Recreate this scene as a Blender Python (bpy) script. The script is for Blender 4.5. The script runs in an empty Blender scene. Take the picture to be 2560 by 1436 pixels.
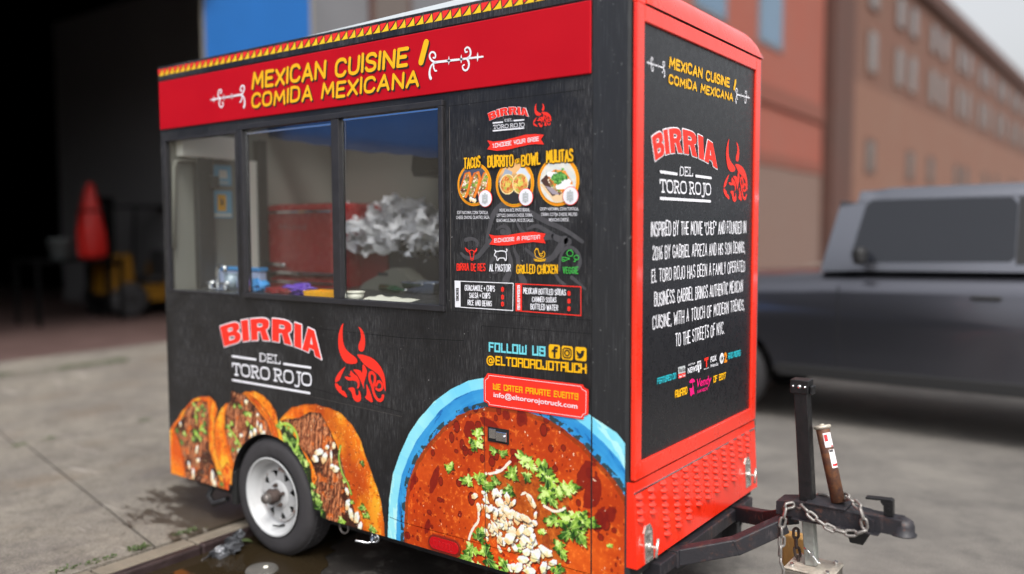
import bpy, bmesh, math, random
import numpy as np
from mathutils import Vector, Matrix
from mathutils.geometry import tessellate_polygon

# ------------------------------------------------------------------ camera
sc = bpy.context.scene
COL = sc.collection
CP = (1.39331176, -2.64596202, 1.65529469)
YAW, PITCH, ROLL, FPX = 2.19842273, -0.0670321734, -0.00293508628, 2081.41241
_cy, _sy, _cp, _sp = math.cos(YAW), math.sin(YAW), math.cos(PITCH), math.sin(PITCH)
CD = Vector((_cy * _cp, _sy * _cp, _sp))
_r = Vector((_sy, -_cy, 0)); _u = _r.cross(CD)
CR = math.cos(ROLL) * _r + math.sin(ROLL) * _u
CU = -math.sin(ROLL) * _r + math.cos(ROLL) * _u
cam_d = bpy.data.cameras.new('camera')
cam = bpy.data.objects.new('camera', cam_d); COL.objects.link(cam)
cam.matrix_world = Matrix(((CR.x, CU.x, -CD.x, CP[0]), (CR.y, CU.y, -CD.y, CP[1]), (CR.z, CU.z, -CD.z, CP[2]), (0, 0, 0, 1)))
cam_d.sensor_width = 36.0
cam_d.lens = 36.0 * FPX / 2560.0
cam_d.clip_start = 0.05; cam_d.clip_end = 3000
cam_d.dof.use_dof = True
cam_d.dof.focus_distance = 3.45
cam_d.dof.aperture_fstop = 0.52
sc.camera = cam

# ------------------------------------------------------------------ sky and sun (bright overcast)
SUN_EL, SUN_AZ = math.radians(52), math.radians(-40)     # azimuth measured from +x towards +y
w = bpy.data.worlds.new('World'); sc.world = w; w.use_nodes = True
nt = w.node_tree; nt.nodes.clear()
o_ = nt.nodes.new('ShaderNodeOutputWorld'); bg = nt.nodes.new('ShaderNodeBackground')
sky = nt.nodes.new('ShaderNodeTexSky'); sky.sky_type = 'NISHITA'; sky.sun_disc = False
sky.sun_elevation = SUN_EL; sky.sun_rotation = math.pi / 2 - SUN_AZ
sky.dust_density = 6.0; sky.air_density = 1.0; sky.ozone_density = 1.0
hs = nt.nodes.new('ShaderNodeHueSaturation'); hs.inputs['Saturation'].default_value = 0.16
nt.links.new(sky.outputs[0], hs.inputs['Color']); nt.links.new(hs.outputs[0], bg.inputs[0])
bg.inputs[1].default_value = 0.15
nt.links.new(bg.outputs[0], o_.inputs[0])
sd = bpy.data.lights.new('sun', 'SUN'); sd.energy = 0.9; sd.angle = math.radians(14); sd.color = (1.0, 0.965, 0.92)
so = bpy.data.objects.new('sun', sd); COL.objects.link(so)
_ld = Vector((math.cos(SUN_EL) * math.cos(SUN_AZ), math.cos(SUN_EL) * math.sin(SUN_AZ), math.sin(SUN_EL)))
so.rotation_euler = _ld.to_track_quat('Z', 'Y').to_euler(); so.location = (0, 0, 30)
sc.view_settings.view_transform = 'Standard'; sc.view_settings.look = 'None'
sc.view_settings.exposure = 0.72; sc.view_settings.gamma = 1.0
sc.cycles.max_bounces = 8; sc.cycles.transparent_max_bounces = 16
sc.cycles.caustics_reflective = False; sc.cycles.caustics_refractive = False
sc.cycles.use_denoising = True

random.seed(7)
RNG = np.random.default_rng(11)

# ------------------------------------------------------------------ pixel -> place
def ray(u, v): return CD * FPX + CR * (u - 1280) + CU * (718 - v)
def PY(u, v, y):
    q = ray(u, v); t = (y - CP[1]) / q.y; return (CP[0] + t * q.x, y, CP[2] + t * q.z)
def PX(u, v, x):
    q = ray(u, v); t = (x - CP[0]) / q.x; return (x, CP[1] + t * q.y, CP[2] + t * q.z)
def G(u, v, z=0.0):
    q = ray(u, v); t = (z - CP[2]) / q.z; return (CP[0] + t * q.x, CP[1] + t * q.y)
def S(u, v):
    p = PY(u, v, 0.0); return (p[0], p[2])
def F(u, v):
    p = PX(u, v, 0.0); return (p[1], p[2])
def Zm(ox, oy, k): return lambda x, y: (ox + x / k, oy + y / k)
z1 = Zm(380, 0, 3.191); z2 = Zm(380, 320, 2.991); z3 = Zm(380, 760, 2.992); z4 = Zm(1100, 200, 4.7875)
z5 = Zm(1100, 480, 4.4875); z6 = Zm(940, 820, 2.332); z7 = Zm(1560, 0, 2.564); z8 = Zm(1560, 520, 2.761)
zl = Zm(540, 780, 5.523); zf = Zm(1600, 860, 8.533); zr = Zm(1560, 1000, 3.293); zt = Zm(980, 0, 4.129)

# ------------------------------------------------------------------ colours and materials
def lin(c):
    c = c / 255.0
    return c / 12.92 if c <= 0.04045 else ((c + 0.055) / 1.055) ** 2.4
def rgb(r, g, b, k=1.0): return (lin(r) * k, lin(g) * k, lin(b) * k, 1.0)

MATS = {}
def mat(name, col, rough=0.5, metal=0.0, spec=0.5, noise=0.0, nscale=20.0, bump=0.0, bscale=80.0, coat=0.0, stretch=None, emit=None):
    m = bpy.data.materials.new(name); MATS[name] = m; m.use_nodes = True
    t = m.node_tree; p = t.nodes['Principled BSDF']
    p.inputs['Base Color'].default_value = col; p.inputs['Roughness'].default_value = rough
    p.inputs['Metallic'].default_value = metal; p.inputs['Specular IOR Level'].default_value = spec
    p.inputs['Coat Weight'].default_value = coat; p.inputs['Coat Roughness'].default_value = 0.08
    if noise or bump:
        g = t.nodes.new('ShaderNodeNewGeometry'); mp = t.nodes.new('ShaderNodeMapping')
        t.links.new(g.outputs['Position'], mp.inputs[0])
        if stretch: mp.inputs['Scale'].default_value = stretch
    if noise:
        n = t.nodes.new('ShaderNodeTexNoise'); n.inputs['Scale'].default_value = nscale; n.inputs['Detail'].default_value = 6
        n.inputs['Roughness'].default_value = 0.65
        t.links.new(mp.outputs[0], n.inputs['Vector'])
        r = t.nodes.new('ShaderNodeMapRange'); r.inputs[1].default_value = 0.25; r.inputs[2].default_value = 0.75
        r.inputs[3].default_value = 1 - noise; r.inputs[4].default_value = 1 + noise
        t.links.new(n.outputs[0], r.inputs[0])
        mx = t.nodes.new('ShaderNodeVectorMath'); mx.operation = 'SCALE'; mx.inputs[0].default_value = col[:3]
        t.links.new(r.outputs[0], mx.inputs['Scale']); t.links.new(mx.outputs[0], p.inputs['Base Color'])
        r2 = t.nodes.new('ShaderNodeMapRange'); r2.inputs[1].default_value = 0.3; r2.inputs[2].default_value = 0.7
        r2.inputs[3].default_value = max(0.02, rough - 0.12); r2.inputs[4].default_value = min(1, rough + 0.12)
        t.links.new(n.outputs[0], r2.inputs[0]); t.links.new(r2.outputs[0], p.inputs['Roughness'])
    if bump:
        n2 = t.nodes.new('ShaderNodeTexNoise'); n2.inputs['Scale'].default_value = bscale; n2.inputs['Detail'].default_value = 4
        t.links.new(mp.outputs[0], n2.inputs['Vector'])
        b = t.nodes.new('ShaderNodeBump'); b.inputs['Strength'].default_value = bump; b.inputs['Distance'].default_value = 0.01
        t.links.new(n2.outputs[0], b.inputs['Height']); t.links.new(b.outputs[0], p.inputs['Normal'])
    if emit:
        p.inputs['Emission Color'].default_value = emit; p.inputs['Emission Strength'].default_value = 1.0
    return m

class NB:
    """tiny node builder for a material"""
    def __init__(s, name, rough=0.6):
        s.m = bpy.data.materials.new(name); MATS[name] = s.m; s.m.use_nodes = True
        s.t = s.m.node_tree; s.p = s.t.nodes['Principled BSDF']; s.p.inputs['Roughness'].default_value = rough
        s.g = s.t.nodes.new('ShaderNodeNewGeometry'); s.pos = s.g.outputs['Position']
        s._xyz = None
    def L(s, a, b): s.t.links.new(a, b)
    def xyz(s):
        if s._xyz is None:
            n = s.t.nodes.new('ShaderNodeSeparateXYZ'); s.L(s.pos, n.inputs[0]); s._xyz = n.outputs
        return s._xyz
    def val(s, x, inp):
        if isinstance(x, (int, float)): inp.default_value = x
        elif isinstance(x, tuple): inp.default_value = x
        else: s.L(x, inp)
    def math(s, op, a, b=0.0, c=0.0, clamp=False):
        n = s.t.nodes.new('ShaderNodeMath'); n.operation = op; n.use_clamp = clamp
        s.val(a, n.inputs[0]); s.val(b, n.inputs[1]); s.val(c, n.inputs[2]); return n.outputs[0]
    def mapping(s, scale=(1, 1, 1), rot=(0, 0, 0), loc=(0, 0, 0)):
        n = s.t.nodes.new('ShaderNodeMapping'); s.L(s.pos, n.inputs[0])
        n.inputs['Scale'].default_value = scale; n.inputs['Rotation'].default_value = rot; n.inputs['Location'].default_value = loc
        return n.outputs[0]
    def noise(s, scale, detail=5, rough=0.6, vec=None, dist=0.0):
        n = s.t.nodes.new('ShaderNodeTexNoise'); s.L(vec if vec is not None else s.pos, n.inputs['Vector'])
        n.inputs['Scale'].default_value = scale; n.inputs['Detail'].default_value = detail
        n.inputs['Roughness'].default_value = rough; n.inputs['Distortion'].default_value = dist; return n.outputs[0]
    def voro(s, scale, vec=None, feat='F1', out='Distance', rnd=1.0):
        n = s.t.nodes.new('ShaderNodeTexVoronoi'); n.feature = feat; s.L(vec if vec is not None else s.pos, n.inputs['Vector'])
        n.inputs['Scale'].default_value = scale; n.inputs['Randomness'].default_value = rnd; return n.outputs[out]
    def ramp(s, x, a, b, lo=0.0, hi=1.0):
        n = s.t.nodes.new('ShaderNodeMapRange'); n.interpolation_type = 'SMOOTHSTEP'; s.val(x, n.inputs[0])
        n.inputs[1].default_value = a; n.inputs[2].default_value = b; n.inputs[3].default_value = lo; n.inputs[4].default_value = hi
        return n.outputs[0]
    def mix(s, f, a, b):
        n = s.t.nodes.new('ShaderNodeMix'); n.data_type = 'RGBA'; s.val(f, n.inputs[0]); s.val(a, n.inputs[6]); s.val(b, n.inputs[7])
        return n.outputs[2]
    def color(s, c): s.val(c, s.p.inputs['Base Color']); return s
    def rough(s, c): s.val(c, s.p.inputs['Roughness']); return s
    def bump(s, h, strength=0.3, dist=0.01):
        b = s.t.nodes.new('ShaderNodeBump'); b.inputs['Strength'].default_value = strength; b.inputs['Distance'].default_value = dist
        s.L(h, b.inputs['Height']); s.L(b.outputs[0], s.p.inputs['Normal']); return s

# ------------------------------------------------------------------ things, parts
def thing(name, label, cat, loc=(0, 0, 0), group=None):
    o = bpy.data.objects.new(name, None); COL.objects.link(o); o.location = loc
    o.empty_display_size = 0.1
    o['label'] = label; o['category'] = cat
    if group: o['group'] = group
    return o
def tag(o, label=None, cat=None, group=None, kind=None):
    if label: o['label'] = label
    if cat: o['category'] = cat
    if group: o['group'] = group
    if kind: o['kind'] = kind
    return o
def root_loc(o):
    l = Vector((0, 0, 0))
    while o: l = l + o.location; o = o.parent
    return l
def place(ob, parent):
    COL.objects.link(ob)
    if parent:
        ob.parent = parent
        ob.matrix_parent_inverse = Matrix.Translation(-parent.location) if parent.parent is None else Matrix.Identity(4)
    return ob
def copy_tree(o, parent=None):
    c = o.copy(); COL.objects.link(c)
    if parent: c.parent = parent; c.matrix_parent_inverse = o.matrix_parent_inverse.copy()
    for ch in [x for x in bpy.data.objects if x.parent == o]: copy_tree(ch, c)
    return c

class B:
    """collects shapes, then links them as ONE mesh object"""
    def __init__(s): s.bm = bmesh.new()
    def _mi(s, fs, mi):
        for f in fs: f.material_index = mi
    def poly(s, pts, mi=0):
        vs = [s.bm.verts.new(p) for p in pts]
        try: f = s.bm.faces.new(vs); f.material_index = mi; return f
        except ValueError: return None
    def box(s, a, b, bev=0.0, mi=0, rot=None, piv=None, seg=2):
        a = Vector(a); b = Vector(b); t = bmesh.new()
        bmesh.ops.create_cube(t, size=1.0)
        c = (a + b) / 2; d = b - a
        for v in t.verts: v.co = Vector((v.co.x * d.x, v.co.y * d.y, v.co.z * d.z)) + c
        if bev: bmesh.ops.bevel(t, geom=list(t.edges), offset=bev, segments=seg, affect='EDGES', profile=0.5)
        if rot is not None:
            pv = Vector(piv) if piv is not None else c
            for v in t.verts: v.co = rot @ (v.co - pv) + pv
        s._merge(t, mi); return s
    def _merge(s, t, mi=0):
        mp = {}
        for v in t.verts: mp[v] = s.bm.verts.new(v.co)
        for f in t.faces:
            try:
                n = s.bm.faces.new([mp[v] for v in f.verts]); n.material_index = mi; n.smooth = f.smooth
            except ValueError: pass
        t.free()
    def ring(s, prof, origin, axis, seg=32, mi=0, ang=(0, 2 * math.pi)):
        """lathe: prof = [(r, h)...] round axis through origin"""
        ax = Vector(axis).normalized(); x = ax.orthogonal().normalized(); y = ax.cross(x); o = Vector(origin)
        full = abs(ang[1] - ang[0] - 2 * math.pi) < 1e-6
        n = seg if full else seg + 1
        R = []
        for i in range(n):
            a = ang[0] + (ang[1] - ang[0]) * i / seg; d = x * math.cos(a) + y * math.sin(a)
            R.append([s.bm.verts.new(o + d * r + ax * h) for r, h in prof])
        for i in range(seg):
            p, q = R[i], R[(i + 1) % n]
            for j in range(len(prof) - 1):
                vs = [p[j], q[j], q[j + 1], p[j + 1]]
                try: f = s.bm.faces.new(vs); f.material_index = mi; f.smooth = True
                except ValueError: pass
        return s
    def cyl(s, p0, p1, r0, r1=None, seg=20, mi=0, caps=True):
        p0 = Vector(p0); p1 = Vector(p1); r1 = r0 if r1 is None else r1; h = (p1 - p0).length
        s.ring([(r0, 0), (r1, h)], p0, p1 - p0, seg, mi)
        if caps:
            ax = (p1 - p0).normalized(); x = ax.orthogonal().normalized(); y = ax.cross(x)
            for p, r in ((p0, r0), (p1, r1)):
                if r > 1e-6: s.poly([p + (x * math.cos(a) + y * math.sin(a)) * r for a in [2 * math.pi * i / seg for i in range(seg)]], mi)
        return s
    def tube(s, pts, r, seg=10, mi=0, closed=False, caps=True):
        pts = [Vector(p) for p in pts]; n = len(pts); R = []
        up = None
        for i, p in enumerate(pts):
            if closed: d = pts[(i + 1) % n] - pts[i - 1]
            else: d = pts[min(i + 1, n - 1)] - pts[max(i - 1, 0)]
            d.normalize()
            if up is None: x = d.orthogonal().normalized()
            else:
                x = up - d * up.dot(d)
                x = x.normalized() if x.length > 1e-5 else d.orthogonal().normalized()
            up = x; y = d.cross(x); rr = r[i] if isinstance(r, (list, tuple)) else r
            R.append([s.bm.verts.new(p + (x * math.cos(a) + y * math.sin(a)) * rr) for a in [2 * math.pi * k / seg for k in range(seg)]])
        for i in range(n if closed else n - 1):
            a, b = R[i], R[(i + 1) % n]
            for k in range(seg):
                try: f = s.bm.faces.new([a[k], a[(k + 1) % seg], b[(k + 1) % seg], b[k]]); f.material_index = mi; f.smooth = True
                except ValueError: pass
        if caps and not closed:
            for q in (R[0], R[-1]):
                try: f = s.bm.faces.new(q); f.material_index = mi
                except ValueError: pass
        return s
    def beam(s, p0, p1, w, h, bev=0.004, mi=0, up=(0, 0, 1)):
        p0 = Vector(p0); p1 = Vector(p1); d = p1 - p0; l = d.length; x = d.normalized(); z = Vector(up); y = z.cross(x).normalized(); z = x.cross(y)
        t = bmesh.new(); bmesh.ops.create_cube(t, size=1.0)
        for v in t.verts: v.co = Vector((v.co.x * l, v.co.y * w, v.co.z * h))
        if bev: bmesh.ops.bevel(t, geom=list(t.edges), offset=bev, segments=2, affect='EDGES', profile=0.5)
        c = (p0 + p1) / 2
        for v in t.verts: v.co = c + x * v.co.x + y * v.co.y + z * v.co.z
        s._merge(t, mi); return s
    def prism(s, loop, f0, f1, holes=(), mi=0, mi_side=None):
        """loop/holes: 2D points; f0,f1 map a 2D point to the two faces"""
        mi_side = mi if mi_side is None else mi_side
        polys = [list(loop)] + [list(h) for h in holes]
        flat = [p for q in polys for p in q]
        tris = tessellate_polygon([[Vector((p[0], p[1], 0)) for p in q] for q in polys])
        A = [s.bm.verts.new(f0(p)) for p in flat]; Bv = [s.bm.verts.new(f1(p)) for p in flat]
        for t in tris:
            for V in (A, Bv):
                try: f = s.bm.faces.new([V[i] for i in t]); f.material_index = mi
                except ValueError: pass
        k = 0
        for q in polys:
            n = len(q)
            for i in range(n):
                a, b = k + i, k + (i + 1) % n
                try: f = s.bm.faces.new([A[a], A[b], Bv[b], Bv[a]]); f.material_index = mi_side
                except ValueError: pass
            k += n
        return s
    def build(s, name, mats, parent=None, smooth=False, auto=None):
        if not isinstance(mats, (list, tuple)): mats = [mats]
        bmesh.ops.recalc_face_normals(s.bm, faces=list(s.bm.faces))
        me = bpy.data.meshes.new(name); s.bm.to_mesh(me); s.bm.free()
        for m in mats: me.materials.append(MATS[m] if isinstance(m, str) else m)
        if smooth:
            me.polygons.foreach_set('use_smooth', [True] * len(me.polygons))
            if auto: me.set_sharp_from_angle(angle=math.radians(auto))
        return place(bpy.data.objects.new(name, me), parent)

# ------------------------------------------------------------------ flat graphics on the wrap
class Art:
    def __init__(s, plane, base=0.0012):
        s.v = []; s.f = []; s.plane = plane; s.base = base; s.n = 0
    def P(s, a, b, d):
        return (a, -d, b) if s.plane == 'S' else (d, a, b)
    def add(s, pts, lv=0, jit=True):
        s.n += 1
        d = s.base + lv * 0.0009 + ((s.n % 8) * 0.0001 if jit else 0)
        k = len(s.v); s.v += [s.P(p[0], p[1], d) for p in pts]; s.f.append(list(range(k, k + len(pts)))); return s
    def tess(s, loop, holes=(), lv=0):
        s.n += 1; d = s.base + lv * 0.0009 + (s.n % 8) * 0.0001
        polys = [list(loop)] + [list(h) for h in holes]; flat = [p for q in polys for p in q]
        k = len(s.v); s.v += [s.P(p[0], p[1], d) for p in flat]
        for t in tessellate_polygon([[Vector((p[0], p[1], 0)) for p in q] for q in polys]): s.f.append([k + i for i in t])
        return s
    def cap(s, p, q, r0, r1=None, lv=0, square=False, n=5):
        r1 = r0 if r1 is None else r1
        dx, dy = q[0] - p[0], q[1] - p[1]; l = math.hypot(dx, dy)
        if l < 1e-7: dx, dy, l = 1.0, 0.0, 1.0
        dx /= l; dy /= l
        if square:
            e0, e1 = r0 * .98, r1 * .98
            return s.add([(p[0] - dx * e0 - dy * r0, p[1] - dy * e0 + dx * r0), (p[0] - dx * e0 + dy * r0, p[1] - dy * e0 - dx * r0),
                          (q[0] + dx * e1 + dy * r1, q[1] + dy * e1 - dx * r1), (q[0] + dx * e1 - dy * r1, q[1] + dy * e1 + dx * r1)], lv)
        a = math.atan2(dy, dx); pts = []
        for i in range(n + 1):
            t = a + math.pi / 2 + math.pi * i / n; pts.append((p[0] + r0 * math.cos(t), p[1] + r0 * math.sin(t)))
        for i in range(n + 1):
            t = a - math.pi / 2 + math.pi * i / n; pts.append((q[0] + r1 * math.cos(t), q[1] + r1 * math.sin(t)))
        return s.add(pts, lv)
    def line(s, pts, r, lv=0, square=False, taper=None):
        n = len(pts) - 1
        for i in range(n):
            if taper: a = taper(i / n); b = taper((i + 1) / n)
            else: a = b = 1
            s.cap(pts[i], pts[i + 1], r * a, r * b, lv, square)
        return s
    def disc(s, c, r, lv=0, n=40, ry=None):
        ry = r if ry is None else ry
        return s.add([(c[0] + r * math.cos(2 * math.pi * i / n), c[1] + ry * math.sin(2 * math.pi * i / n)) for i in range(n)], lv)
    def build(s, name, m, parent):
        me = bpy.data.meshes.new(name); me.from_pydata(s.v, [], s.f); me.update()
        me.materials.append(MATS[m] if isinstance(m, str) else m)
        return place(bpy.data.objects.new(name, me), parent)

def smooth2(pts, it=2, closed=False):
    for _ in range(it):
        out = [] if closed else [pts[0]]
        n = len(pts)
        for i in range(n if closed else n - 1):
            a, b = pts[i], pts[(i + 1) % n]
            out += [tuple(.75 * a[k] + .25 * b[k] for k in range(len(a))), tuple(.25 * a[k] + .75 * b[k] for k in range(len(a)))]
        if not closed: out.append(pts[-1])
        pts = out
    return pts

# ---- stroke letters: width, then strokes split by '|'; '~' marks a stroke to be rounded
GL = {
 'A': (.8, "0,0 .4,1 .8,0|.14,.33 .66,.33"), 'B': (.7, "0,0 0,1|~0,1 .55,1 .68,.9 .68,.62 .5,.53 0,.53|~0,.53 .6,.53 .72,.4 .72,.12 .58,0 0,0"),
 'C': (.75, "~.74,.8 .6,1 .2,1 0,.78 0,.22 .2,0 .6,0 .75,.2"), 'D': (.75, "0,0 0,1|~0,1 .5,1 .74,.8 .74,.2 .5,0 0,0"),
 'E': (.62, "0,0 0,1|0,1 .62,1|0,.52 .52,.52|0,0 .62,0"), 'F': (.6, "0,0 0,1|0,1 .6,1|0,.52 .5,.52"),
 'G': (.78, "~.75,.8 .6,1 .2,1 0,.78 0,.22 .2,0 .6,0 .77,.2 .77,.46|.45,.46 .77,.46"), 'H': (.72, "0,0 0,1|.72,0 .72,1|0,.5 .72,.5"),
 'I': (.0, "0,0 0,1"), 'J': (.5, "~.5,1 .5,.2 .36,0 .12,0 0,.16"), 'K': (.68, "0,0 0,1|.66,1 0,.42|.2,.58 .68,0"), 'L': (.56, "0,1 0,0|0,0 .56,0"),
 'M': (.95, "0,0 .1,1|.1,1 .47,.3|.47,.3 .85,1|.85,1 .95,0"), 'N': (.74, "0,0 0,1|0,1 .74,0|.74,0 .74,1"),
 'O': (.8, "~.4,1 .16,1 0,.75 0,.25 .16,0 .64,0 .8,.25 .8,.75 .64,1 .4,1"), 'P': (.68, "0,0 0,1|~0,1 .56,1 .7,.86 .7,.6 .56,.46 0,.46"),
 'Q': (.8, "~.4,1 .16,1 0,.75 0,.25 .16,0 .64,0 .8,.25 .8,.75 .64,1 .4,1|.5,.25 .82,-.05"), 'R': (.7, "0,0 0,1|~0,1 .56,1 .7,.86 .7,.62 .56,.5 0,.5|.3,.5 .72,0"),
 'S': (.68, "~.66,.84 .52,1 .16,1 .02,.84 .02,.66 .16,.55 .52,.47 .67,.34 .67,.15 .52,0 .14,0 0,.17"), 'T': (.7, "0,1 .7,1|.35,1 .35,0"),
 'U': (.72, "~0,1 0,.22 .16,0 .56,0 .72,.22 .72,1"), 'V': (.74, "0,1 .37,0 .74,1"), 'W': (1.0, "0,1 .24,0|.24,0 .5,.75|.5,.75 .76,0|.76,0 1,1"),
 'X': (.72, "0,0 .72,1|0,1 .72,0"), 'Y': (.72, "0,1 .36,.48 .72,1|.36,.48 .36,0"), 'Z': (.68, "0,1 .68,1 0,0 .68,0"),
 '0': (.7, "~.35,1 .1,1 0,.75 0,.25 .1,0 .6,0 .7,.25 .7,.75 .6,1 .35,1"), '1': (.2, "0,.8 .2,1 .2,0"), '2': (.62, "~0,.78 .12,1 .5,1 .62,.8 .6,.6 .0,.0|0,0 .64,0"),
 '6': (.66, "~.6,1 .3,.9 .04,.5 .04,.15 .2,0 .5,0 .66,.16 .66,.36 .5,.52 .2,.5 .04,.3"), '7': (.62, "0,1 .62,1 .2,0"), '9': (.66, "~.62,.7 .5,.5 .2,.5 .02,.64 .02,.86 .16,1 .5,1 .64,.84 .62,.45 .4,0"),
 '/': (.35, "0,-.05 .35,1.1"), '.': (.0, "0,0 .01,.02"), ',': (.08, "0.08,.05 0,-.15"), '+': (.5, "0,.45 .5,.45|.25,.2 .25,.7"), '!': (.0, "0,1 0,.35|0,0 0,.03"),
 '"': (.22, "0,1 0,.75|.22,1 .22,.75"), "'": (.0, "0,1 0,.75"), '$': (.6, "~.58,.8 .45,.9 .15,.9 .02,.78 .02,.62 .15,.53 .46,.46 .6,.34 .6,.2 .46,.1 .14,.1 0,.22|.3,1.06 .3,-.06"),
 '@': (1.0, "~.7,.35 .55,.25 .36,.3 .3,.5 .38,.68 .58,.72 .7,.6 .7,.35 .82,.27 .96,.4 .98,.65 .8,.92 .5,1 .18,.9 .0,.6 .04,.25 .25,.02 .55,0 .8,.1"),
 'n': (.7, "0,0 0,1|~0,1 .55,1 .7,.85 .7,0"),
}
# squared lettering
GB = dict(GL)
GB.update({
 'A': (.7, "0,0 0,.86 .14,1 .7,1|.7,1 .7,0|0,.42 .7,.42"), 'B': (.7, "0,0 0,1 .58,1 .7,.86 .7,.62 .6,.52|0,.52 .6,.52 .7,.4 .7,0 0,0"), 'C': (.7, "0.7,.74 .7,1 0,1 0,0 .7,0 .7,.26"),
 'D': (.7, "0,0 0,1 .54,1 .7,.82 .7,.18 .54,0 0,0"), 'G': (.7, ".7,.76 .7,1 0,1 0,0 .7,0 .7,.46 .4,.46"), 'O': (.7, "0,0 0,1 .7,1 .7,0 0,0"), 'P': (.7, "0,0 0,1 .7,1 .7,.45 0,.45"),
 'R': (.7, "0,0 0,1 .7,1 .7,.56 .6,.47 0,.47|.6,.47 .7,.38 .7,0"), 'S': (.7, ".7,.78 .7,1 0,1 0,.54 .7,.54 .7,0 0,0 0,.22"), 'U': (.7, "0,1 0,0 .7,0 .7,1"),
 'W': (.95, "0,1 0,0 .95,0 .95,1|.475,0 .475,.8"), 'V': (.7, "0,1 0,.3 .35,0 .7,.3 .7,1"), 'M': (.95, "0,0 0,1 .95,1 .95,0|.475,1 .475,.2"), 'N': (.7, "0,0 0,1 .7,1 .7,0"),
 'J': (.6, ".6,1 .6,0 0,0 0,.25"), 'K': (.7, "0,0 0,1|.7,1 .7,.66 .5,.5 .7,.34 .7,0|0,.5 .5,.5"), 'Y': (.7, "0,1 0,.5 .7,.5 .7,1|.35,.5 .35,0"), '2': (.7, "0,.76 0,1 .7,1 .7,.54 0,.54 0,0 .7,0"),
 'I': (.0, "0,0 0,1"), '1': (.2, "0,.85 .2,1 .2,0"), '0': (.7, "0,0 0,1 .7,1 .7,0 0,0"), '$': (.6, ".6,.75 .6,.9 0,.9 0,.52 .6,.52 .6,.1 0,.1 0,.28|.3,1.1 .3,.9|.3,.1 .3,-.1"),
})
# slab lettering
GS = {
 'D': (.8, "0,0 .06,0 .06,1 0,1|~.06,1 .5,1 .8,.8 .8,.2 .5,0 .06,0|.0,1 .2,1|0,0 .2,0|.12,0 .12,1"), 'E': (.75, "0,1 .75,1 .75,.8|.12,1 .12,0|0,0 .75,0 .75,.22|.12,.5 .5,.5|.5,.38 .5,.62"),
 'L': (.72, "0,1 .32,1|.14,1 .14,0|0,0 .72,0 .72,.3"), 'T': (.85, "0,.75 0,1 .85,1 .85,.75|.425,1 .425,0|.24,0 .62,0"),
 'O': (.95, "~.475,1 .2,1 0,.78 0,.22 .2,0 .75,0 .95,.22 .95,.78 .75,1 .475,1"), 'R': (.9, "0,1 .2,1|.14,1 .14,0|0,0 .32,0|~.14,1 .55,1 .75,.9 .75,.6 .55,.5 .14,.5|.42,.5 .74,0 .92,0"),
 'J': (.55, ".25,1 .65,1|~.45,1 .45,-.02 .36,-.2 .1,-.22 .02,-.16"), ' ': (.28, ""),
}
GL['Ñ'] = GL['N']
def strokes(ch, tab):
    wd, st = tab[ch]; out = []
    for k in st.split('|'):
        k = k.strip()
        if not k: continue
        cur = k.startswith('~'); k = k.lstrip('~')
        pts = [tuple(float(c) for c in q.split(',')) for q in k.split()]
        out.append((cur, pts))
    return wd, out
def lettering(art, text, tab, p0, p1, ptop, r, lv=0, square=False, gap=.3, space=.55, jit=0.0, slant=0.0, only=None, off=(0, 0), bow=0.0):
    """text on the line p0-p1 (plane coordinates), cap height given by ptop above p0; r is a share of the cap height"""
    rnd = random.Random(len(text) * 7 + 3)
    up = (ptop[0] - p0[0], ptop[1] - p0[1]); H = math.hypot(*up)
    adv = 0; items = []
    for ch in text:
        if ch == ' ': adv += space; continue
        wd, st = strokes(ch, tab); items.append((adv, st)); adv += wd + gap
    adv -= gap
    ax = ((p1[0] - p0[0]) / adv, (p1[1] - p0[1]) / adv)
    for a0, st in items:
        jy = rnd.uniform(-jit, jit); js = 1 + rnd.uniform(-jit, jit); jr = rnd.uniform(-jit, jit) * .6
        for cur, pts in st:
            q = smooth2(pts, 2) if cur and not square else pts
            W = []
            for x, y in q:
                y2 = y * js + jy; xx = a0 + x + (slant + jr) * (y - .5)
                t = xx / adv; yb = bow * 4 * t * (1 - t)
                W.append((p0[0] + ax[0] * xx + up[0] * (y2 + yb) + off[0], p0[1] + ax[1] * xx + up[1] * (y2 + yb) + off[1]))
            art.line(W, r * H, lv, square)

def fontmesh(text, bold=0.0):
    cu = bpy.data.curves.new('txt', 'FONT'); cu.body = text; cu.size = 1; cu.offset = bold; cu.resolution_u = 3
    ob = bpy.data.objects.new('txt', cu); COL.objects.link(ob)
    bpy.context.view_layer.update()
    ev = ob.evaluated_get(bpy.context.evaluated_depsgraph_get())
    me = ev.to_mesh(); V = [(v.co.x, v.co.y) for v in me.vertices]; Fs = [list(p.vertices) for p in me.polygons]
    ev.to_mesh_clear(); bpy.data.objects.remove(ob); bpy.data.curves.remove(cu)
    return V, Fs
def type_on(art, text, p0, p1, ptop, lv=0, bold=0.0, slant=0.0, capH=.729):
    V, Fs = fontmesh(text, bold)
    x0 = min(v[0] for v in V); x1 = max(v[0] for v in V)
    up = (ptop[0] - p0[0], ptop[1] - p0[1]); W = []
    for x, y in V:
        h = y / capH; t = (x - x0) / (x1 - x0) + slant * h
        W.append((p0[0] + (p1[0] - p0[0]) * t + up[0] * h, p0[1] + (p1[1] - p0[1]) * t + up[1] * h))
    art.n += 1; d = art.base + lv * .0009 + (art.n % 8) * .0001; k = len(art.v)
    art.v += [art.P(a, b, d) for a, b in W]; art.f += [[k + i for i in f] for f in Fs]
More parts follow.
